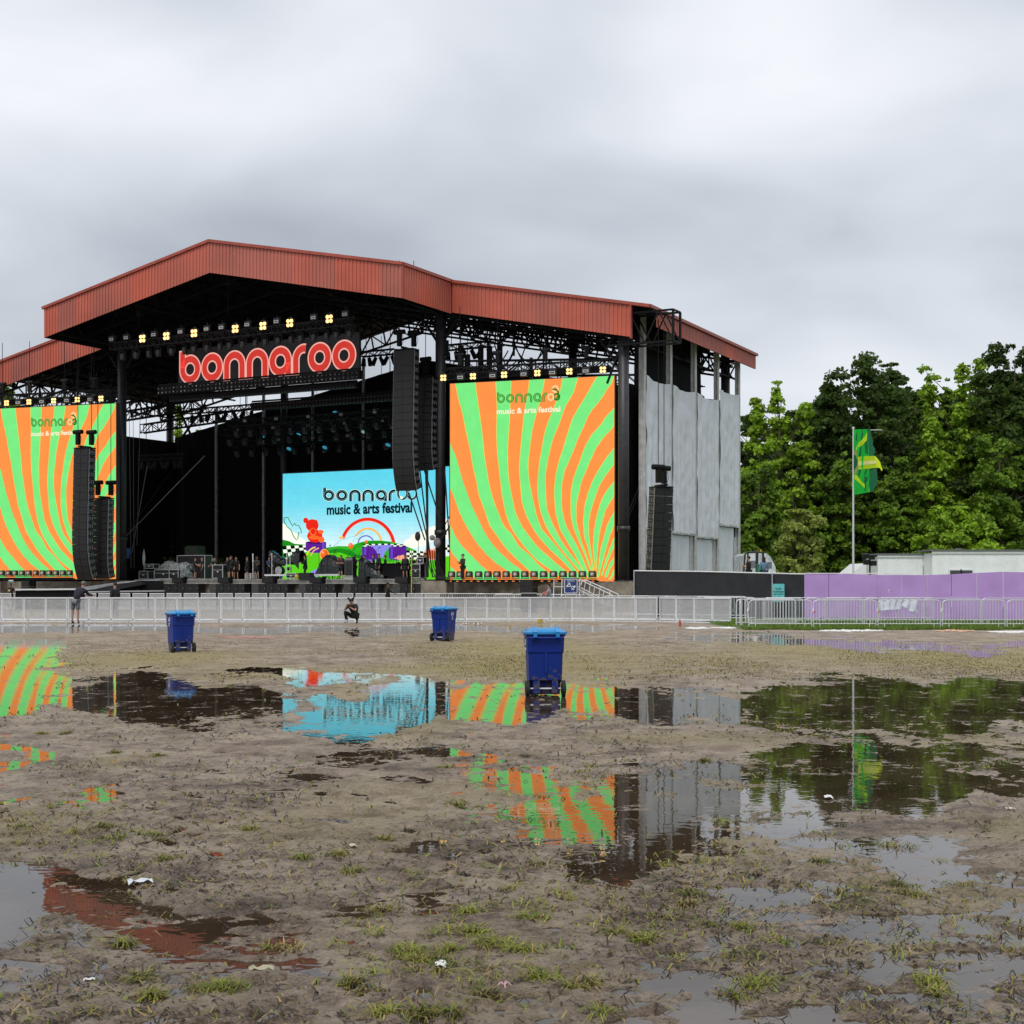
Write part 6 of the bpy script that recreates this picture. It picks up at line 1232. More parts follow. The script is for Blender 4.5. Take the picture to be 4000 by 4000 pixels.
for off in (0, 1.25):
    mb = MB(); Y0 = 80.5+off; a = [wpt(2247+18*off, 2287-2*off, Y0), wpt(2252+18*off, 2270-2*off, Y0), wpt(2268+16*off, 2266, Y0), wpt(2390+20*off, 2324-2*off, Y0), wpt(2398+19*off, 2340, Y0), wpt(2398+19*off, 2390, Y0)]
    mb.tube(a, .03, 7); lo = [wpt(2247+18*off, 2296, Y0), wpt(2340+14*off, 2341, Y0)]; mb.tube(lo, .025, 6)
    for f in (.15, .45, .75):
        p = a[2].lerp(a[3], f); q_ = lo[0].lerp(lo[1], f+.12); mb.tube([p, Vector((p.x-.12, p.y, p.z-.75))], .02, 5)
    mb.build('handrail', WHITE, st)
mb = MB(); a, b2 = wpt(2250, 2300, 81), wpt(2385, 2368, 81); mb.beam(a, b2, 1.0, .12); mb.build('stairs', ALU2, st)
mb = MB()
for px in (2164, 2195, 2265): mb.tube([wpt(px, 2262, 86.2), wpt(px-1, 2310, 86.2), wpt(px-4, 2360, 86)], .025, 6)
mb.tube([wpt(2164, 2292, 86.2), wpt(2265, 2293, 86.2)], .022, 6); tag(mb.build('guard_rail', WHITE), 'white tube guard rail left of the blue hands sign', 'railing')
case_ = thing('road_case', 'low black case with silver edge behind the barrier left of the capped person', 'flight case', (wpt(2066, 2330, 84).x, 84, 0)); mb = MB(); mb.box((0, 0, .65), (.9, .6, 1.1)); mb.build('body', BLK, case_); mb = MB(); mb.box((0, -.31, 1.2), (.92, .02, .03)); mb.box((0, -.31, .95), (.92, .02, .02)); mb.build('edging', ALU, case_)
# ------------------------------------------------------------ cabins, tent, light mast, vehicles beyond the fences
CAB = mat('pale_corrugated_steel', (.82, .84, .84), .5, nscale=1.5, namt=.07); CABD = mat('cabin_trim', (.12, .13, .13), .5)
def cabin(px0, px1, pyt, Y, label, dep=3, wins=()):
    a, b2 = wpt(px0, pyt, Y), wpt(px1, pyt, Y); h = a.z; w = b2.x-a.x; r_ = thing('office_cabin', label, 'cabin', (a.x, Y, 0)); mb = MB(); n = int(w/.12); vs = []
    for i in range(n):
        for f, o_ in ((0, 0), (.5, 0), (.62, .025), (.9, .025)): x = (i+f)/n*w; vs += [(x, -o_, .3), (x, -o_, h-.2)]
    vs += [(w, 0, .3), (w, 0, h-.2)]; k = len(vs)//2; mb.add(vs, [(2*i, 2*i+1, 2*i+3, 2*i+2) for i in range(k-1)]); mb.add([(0, 0, .3), (0, dep, .3), (0, dep, h-.2), (0, 0, h-.2), (w, 0, .3), (w, dep, .3), (w, dep, h-.2), (w, 0, h-.2)], [(0, 1, 2, 3), (4, 7, 6, 5), (1, 5, 6, 2)]); mb.build('wall', CAB, r_)
    mb = MB(); mb.box((w/2, dep/2, h-.03), (w+.3, dep+.3, .1)); mb.build('roof', CABD, r_); mb = MB(); mb.box((w/2, -.05, h-.15), (w+.1, .08, .16)); mb.build('eaves_trim', WHITE, r_)
    for x0, x1, z0, z1 in wins:
        mb = MB(); mb.box(((x0+x1)/2, -.04, (z0+z1)/2), (x1-x0+.16, .05, z1-z0+.14)); f_ = mb.build('window', WHITE, r_); mb = MB(); mb.box(((x0+x1)/2, -.07, (z0+z1)/2), (x1-x0, .02, z1-z0)); mb.build('pane', mat('dark_glass', (.02, .025, .03), .08, spec=.8), f_)
    return r_
def zf(py, Y): return CH+(HZ-py)/F*Y
cabin(3429, 3626, 2163, 92, 'smaller pale corrugated cabin, left of the wider one', 3, [(2.85, 3.15, 1.0, zf(2210, 92))])
cabin(3642, 4300, 2148, 90, 'wider pale corrugated cabin at the right edge', 3, [(1.08, 1.72, 1.0, zf(2228, 90)), (1.8, 2.45, 1.0, zf(2228, 90))])
a = wpt(3634, 2163, 93); mb = MB(); mb.box((a.x, 93.5, a.z/2), (.26, 1, a.z)); tag(mb.build('wooden_post', mat('weathered_timber', (.22, .19, .14), .8, nscale=4, namt=.4)), 'brown timber upright between the two pale cabins', 'post')
a = wpt(3760, 2142, 91); mb = MB(); mb.box((0, 0, 0), (.5, .4, .14)); mb.box((0, 0, .1), (.3, .3, .06)); tag(mb.build('roof_vent', CABD, None, (3742/1-2000 and (3742-2000)/F*91, 91, a.z-.12)), 'low grey vent on the roof of the wider cabin', 'vent')
A0, A1, A2, A3 = wpt(3300, 2242, 99), wpt(3347, 2202, 99), wpt(3412, 2200, 99), wpt(3432, 2212, 99)
mb = MB(); fr_ = [(A0.x, 1.2), (A0.x, A0.z), (A1.x, A1.z), (A2.x, A2.z), (A3.x, A3.z), (A3.x, 1.2)]; n = len(fr_); mb.add([(x, 97, z) for x, z in fr_]+[(x, 101, z) for x, z in fr_], [tuple(range(n)), tuple(range(2*n-1, n-1, -1))]+[(i, i+1, n+i+1, n+i) for i in range(n-1)]); tag(mb.build('white_tent', mat('white_pvc', (.78, .79, .8), .5, nscale=1, namt=.05, bump=.3, bscale=3)), 'white tent roof peeking over the purple fence', 'tent')
lm = thing('light_mast', 'dark portable flood-light mast left of the pale cabins', 'light mast', (wpt(3398, 2200, 90).x, 90, 0)); mb = MB(); mb.tube([(0, 0, 0), (0, 0, zf(2165, 90))], .05, 6); mb.build('mast', RIG, lm)
for x, z in ((-.3, 2172), (.1, 2176), (-.25, 2196), (.2, 2200)): mb = MB(); mb.box((x, -.1, zf(z, 90)), (.36, .15, .3), rx=R(15)); mb.build('flood_lamp', BLK, lm)
# wrapped van and fork truck
van = thing('wrapped_van', 'boxy white van wrapped in clear plastic beyond the black fence', 'van', (wpt(2965, 2200, 92).x, 92, 0)); WV = mat('wrapped_white', (.55, .58, .6), .25, nscale=2.2, namt=.35, bump=.8, bscale=5)
zt = zf(2161, 92); mb = MB(); pr = [(-1.0, .5), (-1.0, zt-.15), (-.8, zt), (.45, zt), (.75, zt-.25), (1.05, zt-.9), (1.1, .5)]; mb.add([(x, 0, z) for x, z in pr]+[(x, 3.5, z) for x, z in pr], [tuple(range(7)), tuple(range(13, 6, -1))]+[(i, (i+1) % 7, 7+(i+1) % 7, 7+i) for i in range(7)]); mb.build('body', WV, van)
mb = MB(); mb.box((.55, -.02, zt-.75), (.5, .03, .4)); mb.box((-.45, -.02, zt-.7), (.6, .03, .45)); mb.build('window', mat('grey_glass', (.14, .16, .17), .15), van)
for x in (-.6, .6): mb = MB(); mb.lathe([(.33, -.1), (.33, .1)], (x, .3, .33), 16, axis='Y'); mb.build('wheel', RUB, van)
ft_ = thing('fork_truck', 'black-framed fork truck with an orange beacon beside the grey tarpaulins', 'fork truck', (wpt(2930, 2200, 84).x, 84, 0)); zt = zf(2157, 84)
mb = MB(); mb.tube([(-.45, 0, 1.0), (-.3, 0, zt-.15), (-.15, 0, zt), (.75, 0, zt)], .06, 6); mb.tube([(.4, 0, zt), (.38, 0, .9)], .09, 6); mb.tube([(-.1, .1, zt-.05), (-.3, .1, 1.2)], .05, 6); mb.tube([(.75, 0, zt), (.75, 0, .9)], .07, 6); mb.build('roll_cage', BLK, ft_)
mb = MB(); mb.box((0, .3, .75), (1.9, 1.1, .7)); mb.box((-.6, .3, 1.2), (.5, .9, .4)); mb.build('body', mat('dark_green_machine', (.015, .03, .02), .4, nscale=3), ft_)
mb = MB(); mb.lathe([(.05, 0), (.05, .14)], (.62, 0, zt+.02), 10); mb.build('beacon', mat('amber_plastic', (.6, .28, .02), .3), ft_)
for x in (-.6, .6): mb = MB(); mb.lathe([(.32, -.12), (.32, .12)], (x, -.25, .32), 16, axis='Y'); mb.build('wheel', RUB, ft_)
a = wpt(2966, 2222, 80); mb = MB(); mb.box((0, 0, -.35), (.26, .25, 1.1)); mb.box((0, 0, .22), (.3, .28, .06)); tag(mb.build('green_bin', mat('green_plastic', (.01, .22, .09), .4, nscale=3), None, (a.x, 80, 1.9-.1)), 'bright green bin between the two people past the black fence', 'bin'); bpy.data.objects['green_bin'].location.z = zf(2222, 80)-.0
# small tent seen between the right pillar and the grey wall
A = wpt(2480, 2115, 103); mb = MB(); vs = [(-1.6, 0, -.55), (1.4, 0, -.55), (1.4, 3, -.55), (-1.6, 3, -.55), (-.9, 1.5, .75)]; mb.add(vs, [(0, 1, 4), (1, 2, 4), (2, 3, 4), (3, 0, 4)]); mb.box((-1.5, .1, -1.8), (.08, .08, 2.5)); mb.box((1.3, .1, -1.8), (.08, .08, 2.5)); tag(mb.build('grey_canopy', mat('grey_canopy', (.10, .105, .12), .6, nscale=2), None, (A.x, 103, A.z-.4)), 'dark grey canopy tent between the right pillar and the grey tarpaulins', 'tent')
# ------------------------------------------------------------ litter
def litter(px, py, label, kind, c=(.6, .6, .6), s=1.0, rz=0, cat=None):
    if kind == 'paper' and py > 2600: s *= .6
    g_ = gnd(px, py); z = max(0, height_at(g_.x, g_.y)); mb = MB(); k = g_.y/F
    if kind == 'cup': mb.lathe([(.03, 0), (.045, .12)], (0, 0, 0), 12)
    elif kind == 'bottle': mb.lathe([(.035, 0), (.035, .15), (.012, .2), (.014, .24)], (0, 0, 0), 12)
    elif kind == 'tub': mb.lathe([(.09, 0), (.12, .17)], (0, 0, 0), 14)
    elif kind == 'paper':
        n = 5; mb.add([(i/n*.12-.06, (j-1)*.035+.006*math.sin(i*2), .006+.02*abs(math.sin(i*1.9+j*1.3))) for i in range(n+1) for j in range(3)], [(i*3+j, (i+1)*3+j, (i+1)*3+j+1, i*3+j+1) for i in range(n) for j in range(2)])
    elif kind == 'knot':
        for i in range(5): a_ = i*1.3; mb.tube([(0, 0, .02), (.05*math.cos(a_), .04*math.sin(a_), .05), (.1*math.cos(a_), .08*math.sin(a_), .01)], .009, 5)
    o = mb.build(kind if kind != 'knot' else 'crumpled_ribbon', mat('litter_'+'_'.join(str(int(x*100)) for x in c), c, .5, nscale=20, namt=.15), None, (g_.x, g_.y, z), rz); o.scale = (s, s, s); o.name = {'paper': 'paper_scrap', 'knot': 'crumpled_ribbon', 'tub': 'food_tub', 'cup': 'paper_cup', 'bottle': 'bottle'}[kind]; return tag(o, label, cat or 'litter')
W_ = (.62, .62, .6)
for a in ((2656, 2449, 'red bottle standing in the mud below the mesh barricades', 'bottle', (.45, .04, .03), 1.3), (545, 3455, 'long white folded paper scrap by the dark reddish puddle', 'paper', (.6, .63, .66), 1.9), (1378, 3318, 'tan paper scrap with upturned edge left of centre', 'paper', (.45, .36, .26), 1.1), (1020, 3798, 'striped food wrapper lying below the dark puddle', 'paper', (.35, .33, .2), 1.5), (1720, 3795, 'jagged white scrap among the foreground grass', 'paper', W_, 1.2), (1968, 3870, 'pink crumpled ribbon at the bottom centre', 'knot', (.50, .32, .34), .4), (350, 3835, 'white scrap low at left', 'paper', W_, .7), 
          (3235, 3120, 'white scrap at the near edge of the tree reflection', 'paper', W_, 1.6), (3945, 3170, 'white scrap near the right edge', 'paper', W_, 1.0), (2950, 2505, 'white round scrap on the far mud right of centre', 'tub', W_, .8), (2110, 2421+14, 'yellow food tub at the foot of the mesh barricades', 'tub', (.55, .38, .05), 1.0), (2128, 2436, 'white cup right of the yellow tub', 'cup', W_, 1.3), (1790, 2434, 'pale bottle lying at the barricades right of the far bin', 'bottle', (.4, .5, .55), 1.1), (1352, 2437, 'white can beside the crouching person', 'cup', (.55, .58, .66), 1.4), (1500, 2436, 'clear cups at the barricade foot left of the far bin', 'cup', (.5, .53, .5), 1.2), (108, 2434, 'white cup at the barricades left of the leaning man', 'cup', W_, 1.5), (500, 2437, 'white cups at the barricade foot right of the standing man', 'cup', W_, 1.5), (260, 2441, 'white can by the left shoe of the leaning man', 'cup', W_, 1.4), (320, 2441, 'white tub by the right shoe of the leaning man', 'tub', W_, .9), (780, 2452, 'white cup on the mud right of the left bin', 'cup', W_, 1.3), (1820, 2440, 'flat white scrap at the barricades below the screen', 'paper', W_, 2.6), (1865, 2440, 'longer flat white scrap at the barricades below the screen', 'paper', W_, 3.0), (1990, 2452, 'yellow lemon-like scrap on the far mud', 'tub', (.6, .45, .1), .4), (3140, 2450, 'flat white tray on the far mud at the verge edge', 'paper', W_, 2.6), (850, 2425+10, 'white bowl leaning at the mesh barricades', 'tub', W_, 1.0)):
    litter(a[0], a[1], a[2], a[3], a[4], a[5], rz=random.uniform(0, 3))
def drift(name, label, px0, px1, py, c, n=260, hh=.035, seed=0):
    rr_ = random.Random(seed); mb = MB()
    for i in range(n):
        f = rr_.random(); g_ = gnd(px0+(px1-px0)*f, py+rr_.gauss(0, 1.6)*(1-abs(2*f-1)**2)); z = max(0, height_at(g_.x, g_.y)); r_ = rr_.uniform(.02, .06)*(1 if rr_.random() < .93 else 1.6)
        mb.ball((g_.x, g_.y, z+hh*.3), (r_*1.6, r_*1.6, r_*.4), n=5, k=4)
    return tag(mb.build(name, mat(name+'_m', c, .7, nscale=9, namt=.2)), kind='stuff')
drift('ice_drift', '', 2685, 2765, 2456, (.68, .68, .66), 160, seed=1); drift('ice_drift', '', 2780, 3010, 2454, (.66, .60, .68), 420, seed=2); drift('ice_drift', '', 3205, 3445, 2466, (.72, .73, .72), 420, seed=3); drift('food_waste', '', 3650, 3800, 2467, (.55, .34, .22), 240, seed=4); drift('ice_drift', '', 3860, 4100, 2471, (.7, .7, .68), 380, seed=5); drift('paper_waste', '', 860, 1080, 2493, (.40, .20, .18), 110, seed=6)
# ------------------------------------------------------------ people
SKIN = mat('skin', (.40, .22, .15), .55, nscale=20, namt=.08); SKIND = mat('darker_skin', (.16, .085, .055), .55, nscale=20, namt=.08)
def skinned(name, J, E, rad, mat_, parent, sub=1, root=0):
    me_ = bpy.data.meshes.new(name); names = list(J); ix = {n: i for i, n in enumerate(names)}
    bm = bmesh.new(); sl = bm.verts.layers.skin.verify(); vs = [bm.verts.new(tuple(J[n])) for n in names]
    for a, b in E: bm.edges.new((vs[ix[a]], vs[ix[b]]))
    for n in names:
        r_ = rad[n]; vs[ix[n]][sl].radius = (r_, r_) if isinstance(r_, (int, float)) else r_; vs[ix[n]][sl].use_root = (n == names[root])
    bm.to_mesh(me_); bm.free(); o = bpy.data.objects.new(name, me_); COL.objects.link(o)
    m1 = o.modifiers.new('s', 'SKIN'); m1.use_smooth_shade = True
    m2 = o.modifiers.new('u', 'SUBSURF'); m2.levels = sub; m2.render_levels = sub
    dg = bpy.context.evaluated_depsgraph_get(); me2 = bpy.data.meshes.new_from_object(o.evaluated_get(dg)); COL.objects.unlink(o); bpy.data.objects.remove(o)
    me2.materials.clear(); me2.materials.append(mat_); o2 = bpy.data.objects.new(name, me2); COL.objects.link(o2); o2.parent = parent
    for p_ in me2.polygons: p_.use_smooth = True
    return o2
def V(*a): return Vector(a)
STAND = dict(pelvis=V(0, 0, .96), spine=V(0, .0, 1.14), chest=V(0, .01, 1.33), neck=V(0, 0, 1.50), jaw=V(0, .02, 1.58), skull=V(0, .01, 1.68), crown=V(0, 0, 1.75),
             sL=V(-.19, 0, 1.43), sR=V(.19, 0, 1.43), eL=V(-.25, -.02, 1.15), eR=V(.25, -.02, 1.15), wL=V(-.26, .06, .90), wR=V(.26, .06, .90),
             hL=V(-.10, 0, .92), hR=V(.10, 0, .92), kL=V(-.12, .03, .50), kR=V(.12, .03, .50), aL=V(-.13, -.02, .09), aR=V(.13, -.02, .09), tL=V(-.15, .15, .04), tR=V(.15, .15, .04))
RAD = dict(pelvis=(.115, .085), spine=(.095, .07), chest=(.115, .08), neck=.055, jaw=.072, skull=(.085, .10), crown=.06, sL=.06, sR=.06, eL=.043, eR=.043, wL=.028, wR=.028, hL=.09, hR=.09, kL=.058, kR=.058, aL=.038, aR=.038, tL=.03, tR=.03)
EDG = [('pelvis', 'spine'), ('spine', 'chest'), ('chest', 'neck'), ('neck', 'jaw'), ('jaw', 'skull'), ('skull', 'crown'), ('chest', 'sL'), ('chest', 'sR'), ('sL', 'eL'), ('sR', 'eR'), ('eL', 'wL'), ('eR', 'wR'), ('pelvis', 'hL'), ('pelvis', 'hR'), ('hL', 'kL'), ('hR', 'kR'), ('kL', 'aL'), ('kR', 'aR'), ('aL', 'tL'), ('aR', 'tR')]
ARMS = {'down': {}, 'phone': dict(eL=V(-.25, .08, 1.15), eR=V(.25, .08, 1.15), wL=V(-.09, .28, 1.22), wR=V(.09, .28, 1.22)), 'cross': dict(eL=V(-.27, .08, 1.16), eR=V(.27, .08, 1.16), wL=V(.12, .2, 1.2), wR=V(-.12, .2, 1.22)),
        'mouth': dict(eR=V(.28, .12, 1.22), wR=V(.06, .16, 1.55)), 'point': dict(eL=V(-.34, .16, 1.4), wL=V(-.5, .25, 1.55)), 'staff': dict(eL=V(-.25, .1, 1.14), wL=V(-.22, .3, 1.15)), 'reach': dict(eR=V(.22, .2, 1.2), wR=V(.2, .42, 1.1), eL=V(-.22, .2, 1.2), wL=V(-.15, .42, 1.12)), 'hug': dict(eL=V(-.24, .2, 1.25), wL=V(.0, .34, 1.28), eR=V(.24, .2, 1.25), wR=V(.05, .36, 1.2)), 'back': dict(eL=V(-.24, -.1, 1.16), wL=V(-.12, -.2, 1.0), eR=V(.24, -.1, 1.16), wR=V(.12, -.2, 1.0))}
def person(loc, rz, label, shirt=(.012, .012, .014), legs=(.012, .012, .014), arms='down', longs=False, shorts=True, hair=(.03, .02, .015), cap=None, skin=SKIN, J=None, h=1.0, longhair=False, coat=False, item=None, beard=False, buns=False, noself=False, cat='person'):
    r_ = thing('person', label, cat, loc, rz); j = dict(STAND); j.update(ARMS[arms] if arms in ARMS else {}); 
    if J: j.update(J)
    E = list(EDG); rad = dict(RAD); j = {k: Vector(v) for k, v in j.items()}
    for s in 'LR':  # hands: palm and five fingers
        w, e = j['w'+s], j['e'+s]; d = (w-e).normalized(); side = d.cross(Vector((0, 1, 0)) if abs(d.y) < .8 else Vector((0, 0, 1))).normalized(); nn = d.cross(side)
        j['p'+s] = w+d*.06; rad['p'+s] = (.038, .022); E.append(('w'+s, 'p'+s)); curl = nn*.02
        for f in range(4):
            a, b = 'f%d%s' % (f, s), 'g%d%s' % (f, s); o_ = side*(.03-.02*f); ln = (.062, .072, .068, .052)[f]
            j[a] = j['p'+s]+d*.045+o_; j[b] = j[a]+d*ln+curl; rad[a] = .0095; rad[b] = .008; E += [('p'+s, a), (a, b)]
        j['th'+s] = w+d*.05+side*.05; j['ti'+s] = w+d*.09+side*.062+curl; rad['th'+s] = .012; rad['ti'+s] = .0095; E += [('w'+s, 'th'+s), ('th'+s, 'ti'+s)]
    body = skinned('body', j, E, rad, skin, r_)
    # facial features, joined to the body mesh
    hd = j['skull']; up = (j['crown']-j['neck']).normalized(); fw_ = Vector((0, 1, 0)); fw_ = (fw_-up*fw_.dot(up)).normalized(); sd_ = fw_.cross(up)
    if 'look' in j: fw_ = j['look']; sd_ = fw_.cross(up)
    mb = MB(); q_ = lambda a, b, c: hd+sd_*a+fw_*b+up*c
    mb.ball(q_(0, .108, -.03), (.014, .018, .022), 0, 6, 4)
    for s in (-1, 1): mb.ball(q_(s*.033, .088, .0), .012, 1, 6, 4); mb.ball(q_(s*.088, 0, -.02), (.012, .02, .03), 0, 6, 4)
    mb.ball(q_(0, .092, -.075), (.026, .01, .008), 2, 6, 4)
    if beard: mb.ball(q_(0, .06, -.10), (.06, .05, .05), 3, 8, 6)
    t_ = mb.build('x', [skin, mat('eye_dark', (.01, .01, .01), .3), mat('lips', (.30, .11, .09), .5), mat('beard_hair', (.03, .02, .015), .8)])
    bm = bmesh.new(); bm.from_mesh(body.data); n0 = len(bm.faces); bm.from_mesh(t_.data); bm.faces.ensure_lookup_table(); mi = [p_.material_index for p_ in t_.data.polygons]
    for i, f in enumerate(bm.faces): f.material_index = mi[i-n0] if i >= n0 else 0
    bm.to_mesh(body.data); bm.free()
    for m_ in t_.data.materials[1:]: body.data.materials.append(m_)
    bpy.data.objects.remove(t_)
    # clothes
    key = lambda c: '_'.join('%d' % (x*1000) for x in c)
    SH = mat('shirt_'+key(shirt), shirt, .85, nscale=6, namt=.2); LG_ = mat('legwear_'+key(legs), legs, .85, nscale=6, namt=.2)
    sj = {k: j[k] for k in ('pelvis', 'spine', 'chest', 'sL', 'sR')}; sj['nk'] = j['chest'].lerp(j['neck'], .75); sr = dict(pelvis=(.175, .14), spine=(.165, .135), chest=(.19, .145), sL=.088, sR=.088, nk=.082)
    se = [('pelvis', 'spine'), ('spine', 'chest'), ('chest', 'nk'), ('chest', 'sL'), ('chest', 'sR')]
    for s in 'LR':
        if longs: sj['e'+s] = j['e'+s]; sj['c'+s] = j['e'+s].lerp(j['w'+s], .92); sr['e'+s] = .06; sr['c'+s] = .046; se += [('s'+s, 'e'+s), ('e'+s, 'c'+s)]
        else: sj['c'+s] = j['s'+s].lerp(j['e'+s], .75); sr['c'+s] = .07; se += [('s'+s, 'c'+s)]
    if coat: sj['hem'] = j['pelvis']+Vector((0, 0, -.38)); sr['hem'] = (.23, .19); sr['pelvis'] = (.2, .165); se.append(('pelvis', 'hem'))
    skinned('coat' if coat else ('jacket' if longs else 'shirt'), sj, se, sr, SH, r_)
    lj = {'pelvis': j['pelvis']+Vector((0, 0, -.0)), 'hL': j['hL'], 'hR': j['hR']}; lr = dict(pelvis=(.155, .125), hL=.108, hR=.108); le = [('pelvis', 'hL'), ('pelvis', 'hR')]
    for s in 'LR':
        if shorts: lj['k'+s] = j['h'+s].lerp(j['k'+s], .88); lr['k'+s] = .092; le.append(('h'+s, 'k'+s))
        else: lj['k'+s] = j['k'+s]; lj['a'+s] = j['k'+s].lerp(j['a'+s], .96); lr['k'+s] = .078; lr['a'+s] = .062; le += [('h'+s, 'k'+s), ('k'+s, 'a'+s)]
    skinned('shorts' if shorts else 'trousers', lj, le, lr, LG_, r_)
    for s in 'LR':
        skinned('shoe', {'a': j['a'+s]+V(0, -.03, .0), 'm': (j['a'+s]+j['t'+s])/2-V(0, 0, .015), 't': j['t'+s]}, [('a', 'm'), ('m', 't')], dict(a=.05, m=.048, t=.04), mat('dark_shoe', (.012, .012, .012), .5), r_)
    hc = cap or hair; HM = mat('headwear_'+key(hc), hc, .85, nscale=30, namt=.3); mb = MB(); c = hd+up*.03-fw_*.012
    for s_ in range(1): mb.ball(c, (.1, .112, .092), n=12, k=8)
    o = mb.build('cap' if cap else 'hair', HM, r_, smooth=True)
    for v in o.data.vertices:
        rel = v.co-hd; 
        if rel.dot(fw_) > .02 and rel.dot(up) < .035: v.co -= fw_*.055*(1 if rel.dot(up) < .03 else .4)
    if cap: mb = MB(); b_ = q_(0, .12, .035); mb.ball(b_, (.07, .065, .012), n=10, k=4); mb.build('cap_peak', HM, r_)
    if longhair: 
        mb = MB(); mb.ball(hd-fw_*.05-up*.12, (.1, .07, .19), n=10, k=8); mb.build('long_hair', mat('headwear_'+key(hair), hair, .85, nscale=30, namt=.3), r_, smooth=True)
    if buns:
        for s in (-1, 1): mb = MB(); mb.ball(q_(s*.105, -.01, .11), (.055, .05, .055), n=8, k=6); mb.ball(q_(s*.13, .0, .14), (.035, .03, .03), n=6, k=5); mb.build('hair_bun', mat('headwear_'+key(hair), hair, .9, nscale=30, namt=.3), r_)
    r_.scale = (h,)*3
    return r_
# by the front barricade
g_ = gnd(303, 2438)
person((g_.x, g_.y, .02), R(-14), 'man in dark hooded jacket and grey shorts leaning on the barricade at left', (.012, .013, .024), (.16, .17, .18), 'x', longs=True, shorts=True, cap=(.16, .14, .11), h=1.02,
       J=dict(pelvis=V(-.02, -.12, .97), spine=V(.02, -.06, 1.14), chest=V(.07, .10, 1.36), neck=V(.1, .22, 1.50), jaw=V(.11, .27, 1.57), skull=V(.12, .27, 1.67), crown=V(.12, .26, 1.74), sL=V(-.11, .12, 1.46), sR=V(.25, .12, 1.44), eL=V(-.14, .36, 1.22), eR=V(.34, .34, 1.2), wL=V(.08, .5, 1.20), wR=V(.42, .52, 1.2), hL=V(-.12, -.12, .93), hR=V(.08, -.12, .93), kL=V(-.17, -.1, .5), kR=V(.08, -.1, .5), aL=V(-.19, -.1, .09), aR=V(.08, -.1, .09), tL=V(-.19, .05, .04), tR=V(.17, .05, .04)))
o = MB(); 
g2 = wpt(449, 2300, 71)
person((g2.x, g2.y, 0), R(55), 'bearded man in black jacket standing behind the barricade, looking left', (.008, .009, .014), (.01, .01, .012), 'down', longs=True, shorts=False, beard=True, h=1.01)
g_ = gnd(1375, 2437)
person((g_.x, g_.y, .02), R(165), 'crouching person in black with two hair buns and a cap, holding a camera', (.008, .008, .009), (.006, .006, .007), 'x', longs=False, shorts=False, cap=(.012, .012, .012), hair=(.012, .012, .012), buns=True, h=1.0,
       J=dict(pelvis=V(-.04, -.22, .34), spine=V(-.03, -.2, .5), chest=V(-.01, -.1, .68), neck=V(.0, .0, .82), jaw=V(.01, .06, .87), skull=V(.01, .07, .96), crown=V(.01, .05, 1.03), sL=V(-.18, -.04, .76), sR=V(.18, -.02, .76), eL=V(-.24, .22, .56), eR=V(.27, .2, .57), wL=V(.0, .32, .72), wR=V(.12, .33, .74), hL=V(-.14, -.2, .32), hR=V(.12, -.2, .32), kL=V(-.27, .18, .52), kR=V(.26, .18, .52), aL=V(-.22, -.02, .09), aR=V(.24, -.02, .09), tL=V(-.27, .15, .04), tR=V(.28, .14, .04)))
mb = MB(); mb.box((0, 0, 0), (.13, .08, .09)); mb.lathe([(.035, 0), (.04, .09)], (0, -.13, 0), 10, axis='Y'); a = g_+Vector((-.09, -.40, .80)); tag(mb.build('camera_body', BLK, None, a, R(-15)), 'small black camera in the hands of the crouching person', 'camera')
g2 = wpt(2145, 2300, 82); person((g2.x, g2.y, .0), R(75), 'person in black cap and light grey shirt behind barriers below the right screen', (.25, .28, .32), (.02, .02, .03), 'phone', cap=(.01, .01, .01), shorts=False, h=.97)
g2 = wpt(2132, 2300, 83.5); mb = MB(); mb.ball((0, 0, 0), (.13, .1, .1), n=8, k=6); mb.ball((-.12, 0, -.05), (.1, .08, .06), n=8, k=6); tag(mb.build('red_bag', mat('red_cloth', (.5, .05, .03), .7, nscale=5, bump=.5), None, (g2.x, g2.y, CH+(HZ-2316)/F*83.5)), 'red bag just left of the capped person in grey', 'bag')
g2 = wpt(1515, 2300, 95); person((g2.x, g2.y, .0), R(-80), 'stagehand in black walking before the bass speakers left of the centre pillar', arms='reach', shorts=False, skin=SKIND, hair=(.01, .01, .01), longs=True, h=1.02)
g2 = wpt(42, 2300, 102); person((g2.x, g2.y, .0), R(160), 'guard in black shirt with a yellow mark below the left screen', arms='back', shorts=False, skin=SKIND, hair=(.01, .01, .01)); mb = MB(); mb.box((0, -.16, 1.28), (.15, .012, .13)); o = mb.build('shirt_mark', mat('yellow_print', (.5, .45, .15), .6), [q_ for q_ in COL.objects if q_.get('label', '').startswith('guard')][0]); o.rotation_euler.z = R(180)
# on the stage: place by plan (px, depth y), facing in world degrees
def crew(px, y, rz, label, zb=2.07, **k):
    g_ = S2W((P(px, 2260, y).x, y, 0)); return person((g_.x, g_.y, zb), R(rz), label, **k)
crew(762, 2.4, -100, 'stagehand in dark cap and patterned shorts at the tall cart', legs=(.05, .045, .05), cap=(.01, .01, .01), arms='reach')
crew(790, 2.2, 110, 'long-haired stagehand in black facing the man in shorts', longhair=True, shorts=False, hair=(.09, .04, .02), arms='down')
crew(903, 1.4, 170, 'tall stagehand in black hood and shorts raising a hand to the face', arms='mouth', longs=True, cap=(.02, .02, .02), h=1.05)
crew(888, 2.4, 150, 'shadowy stagehand half hidden behind the tall hooded one')
crew(922, 1.8, 185, 'stagehand in black looking over, between the hooded one and the pointing one', arms='down')
crew(966, 1.6, 120, 'stagehand in cap with an arm raised across the chest', arms='point', cap=(.02, .02, .02), shirt=(.02, .018, .01))
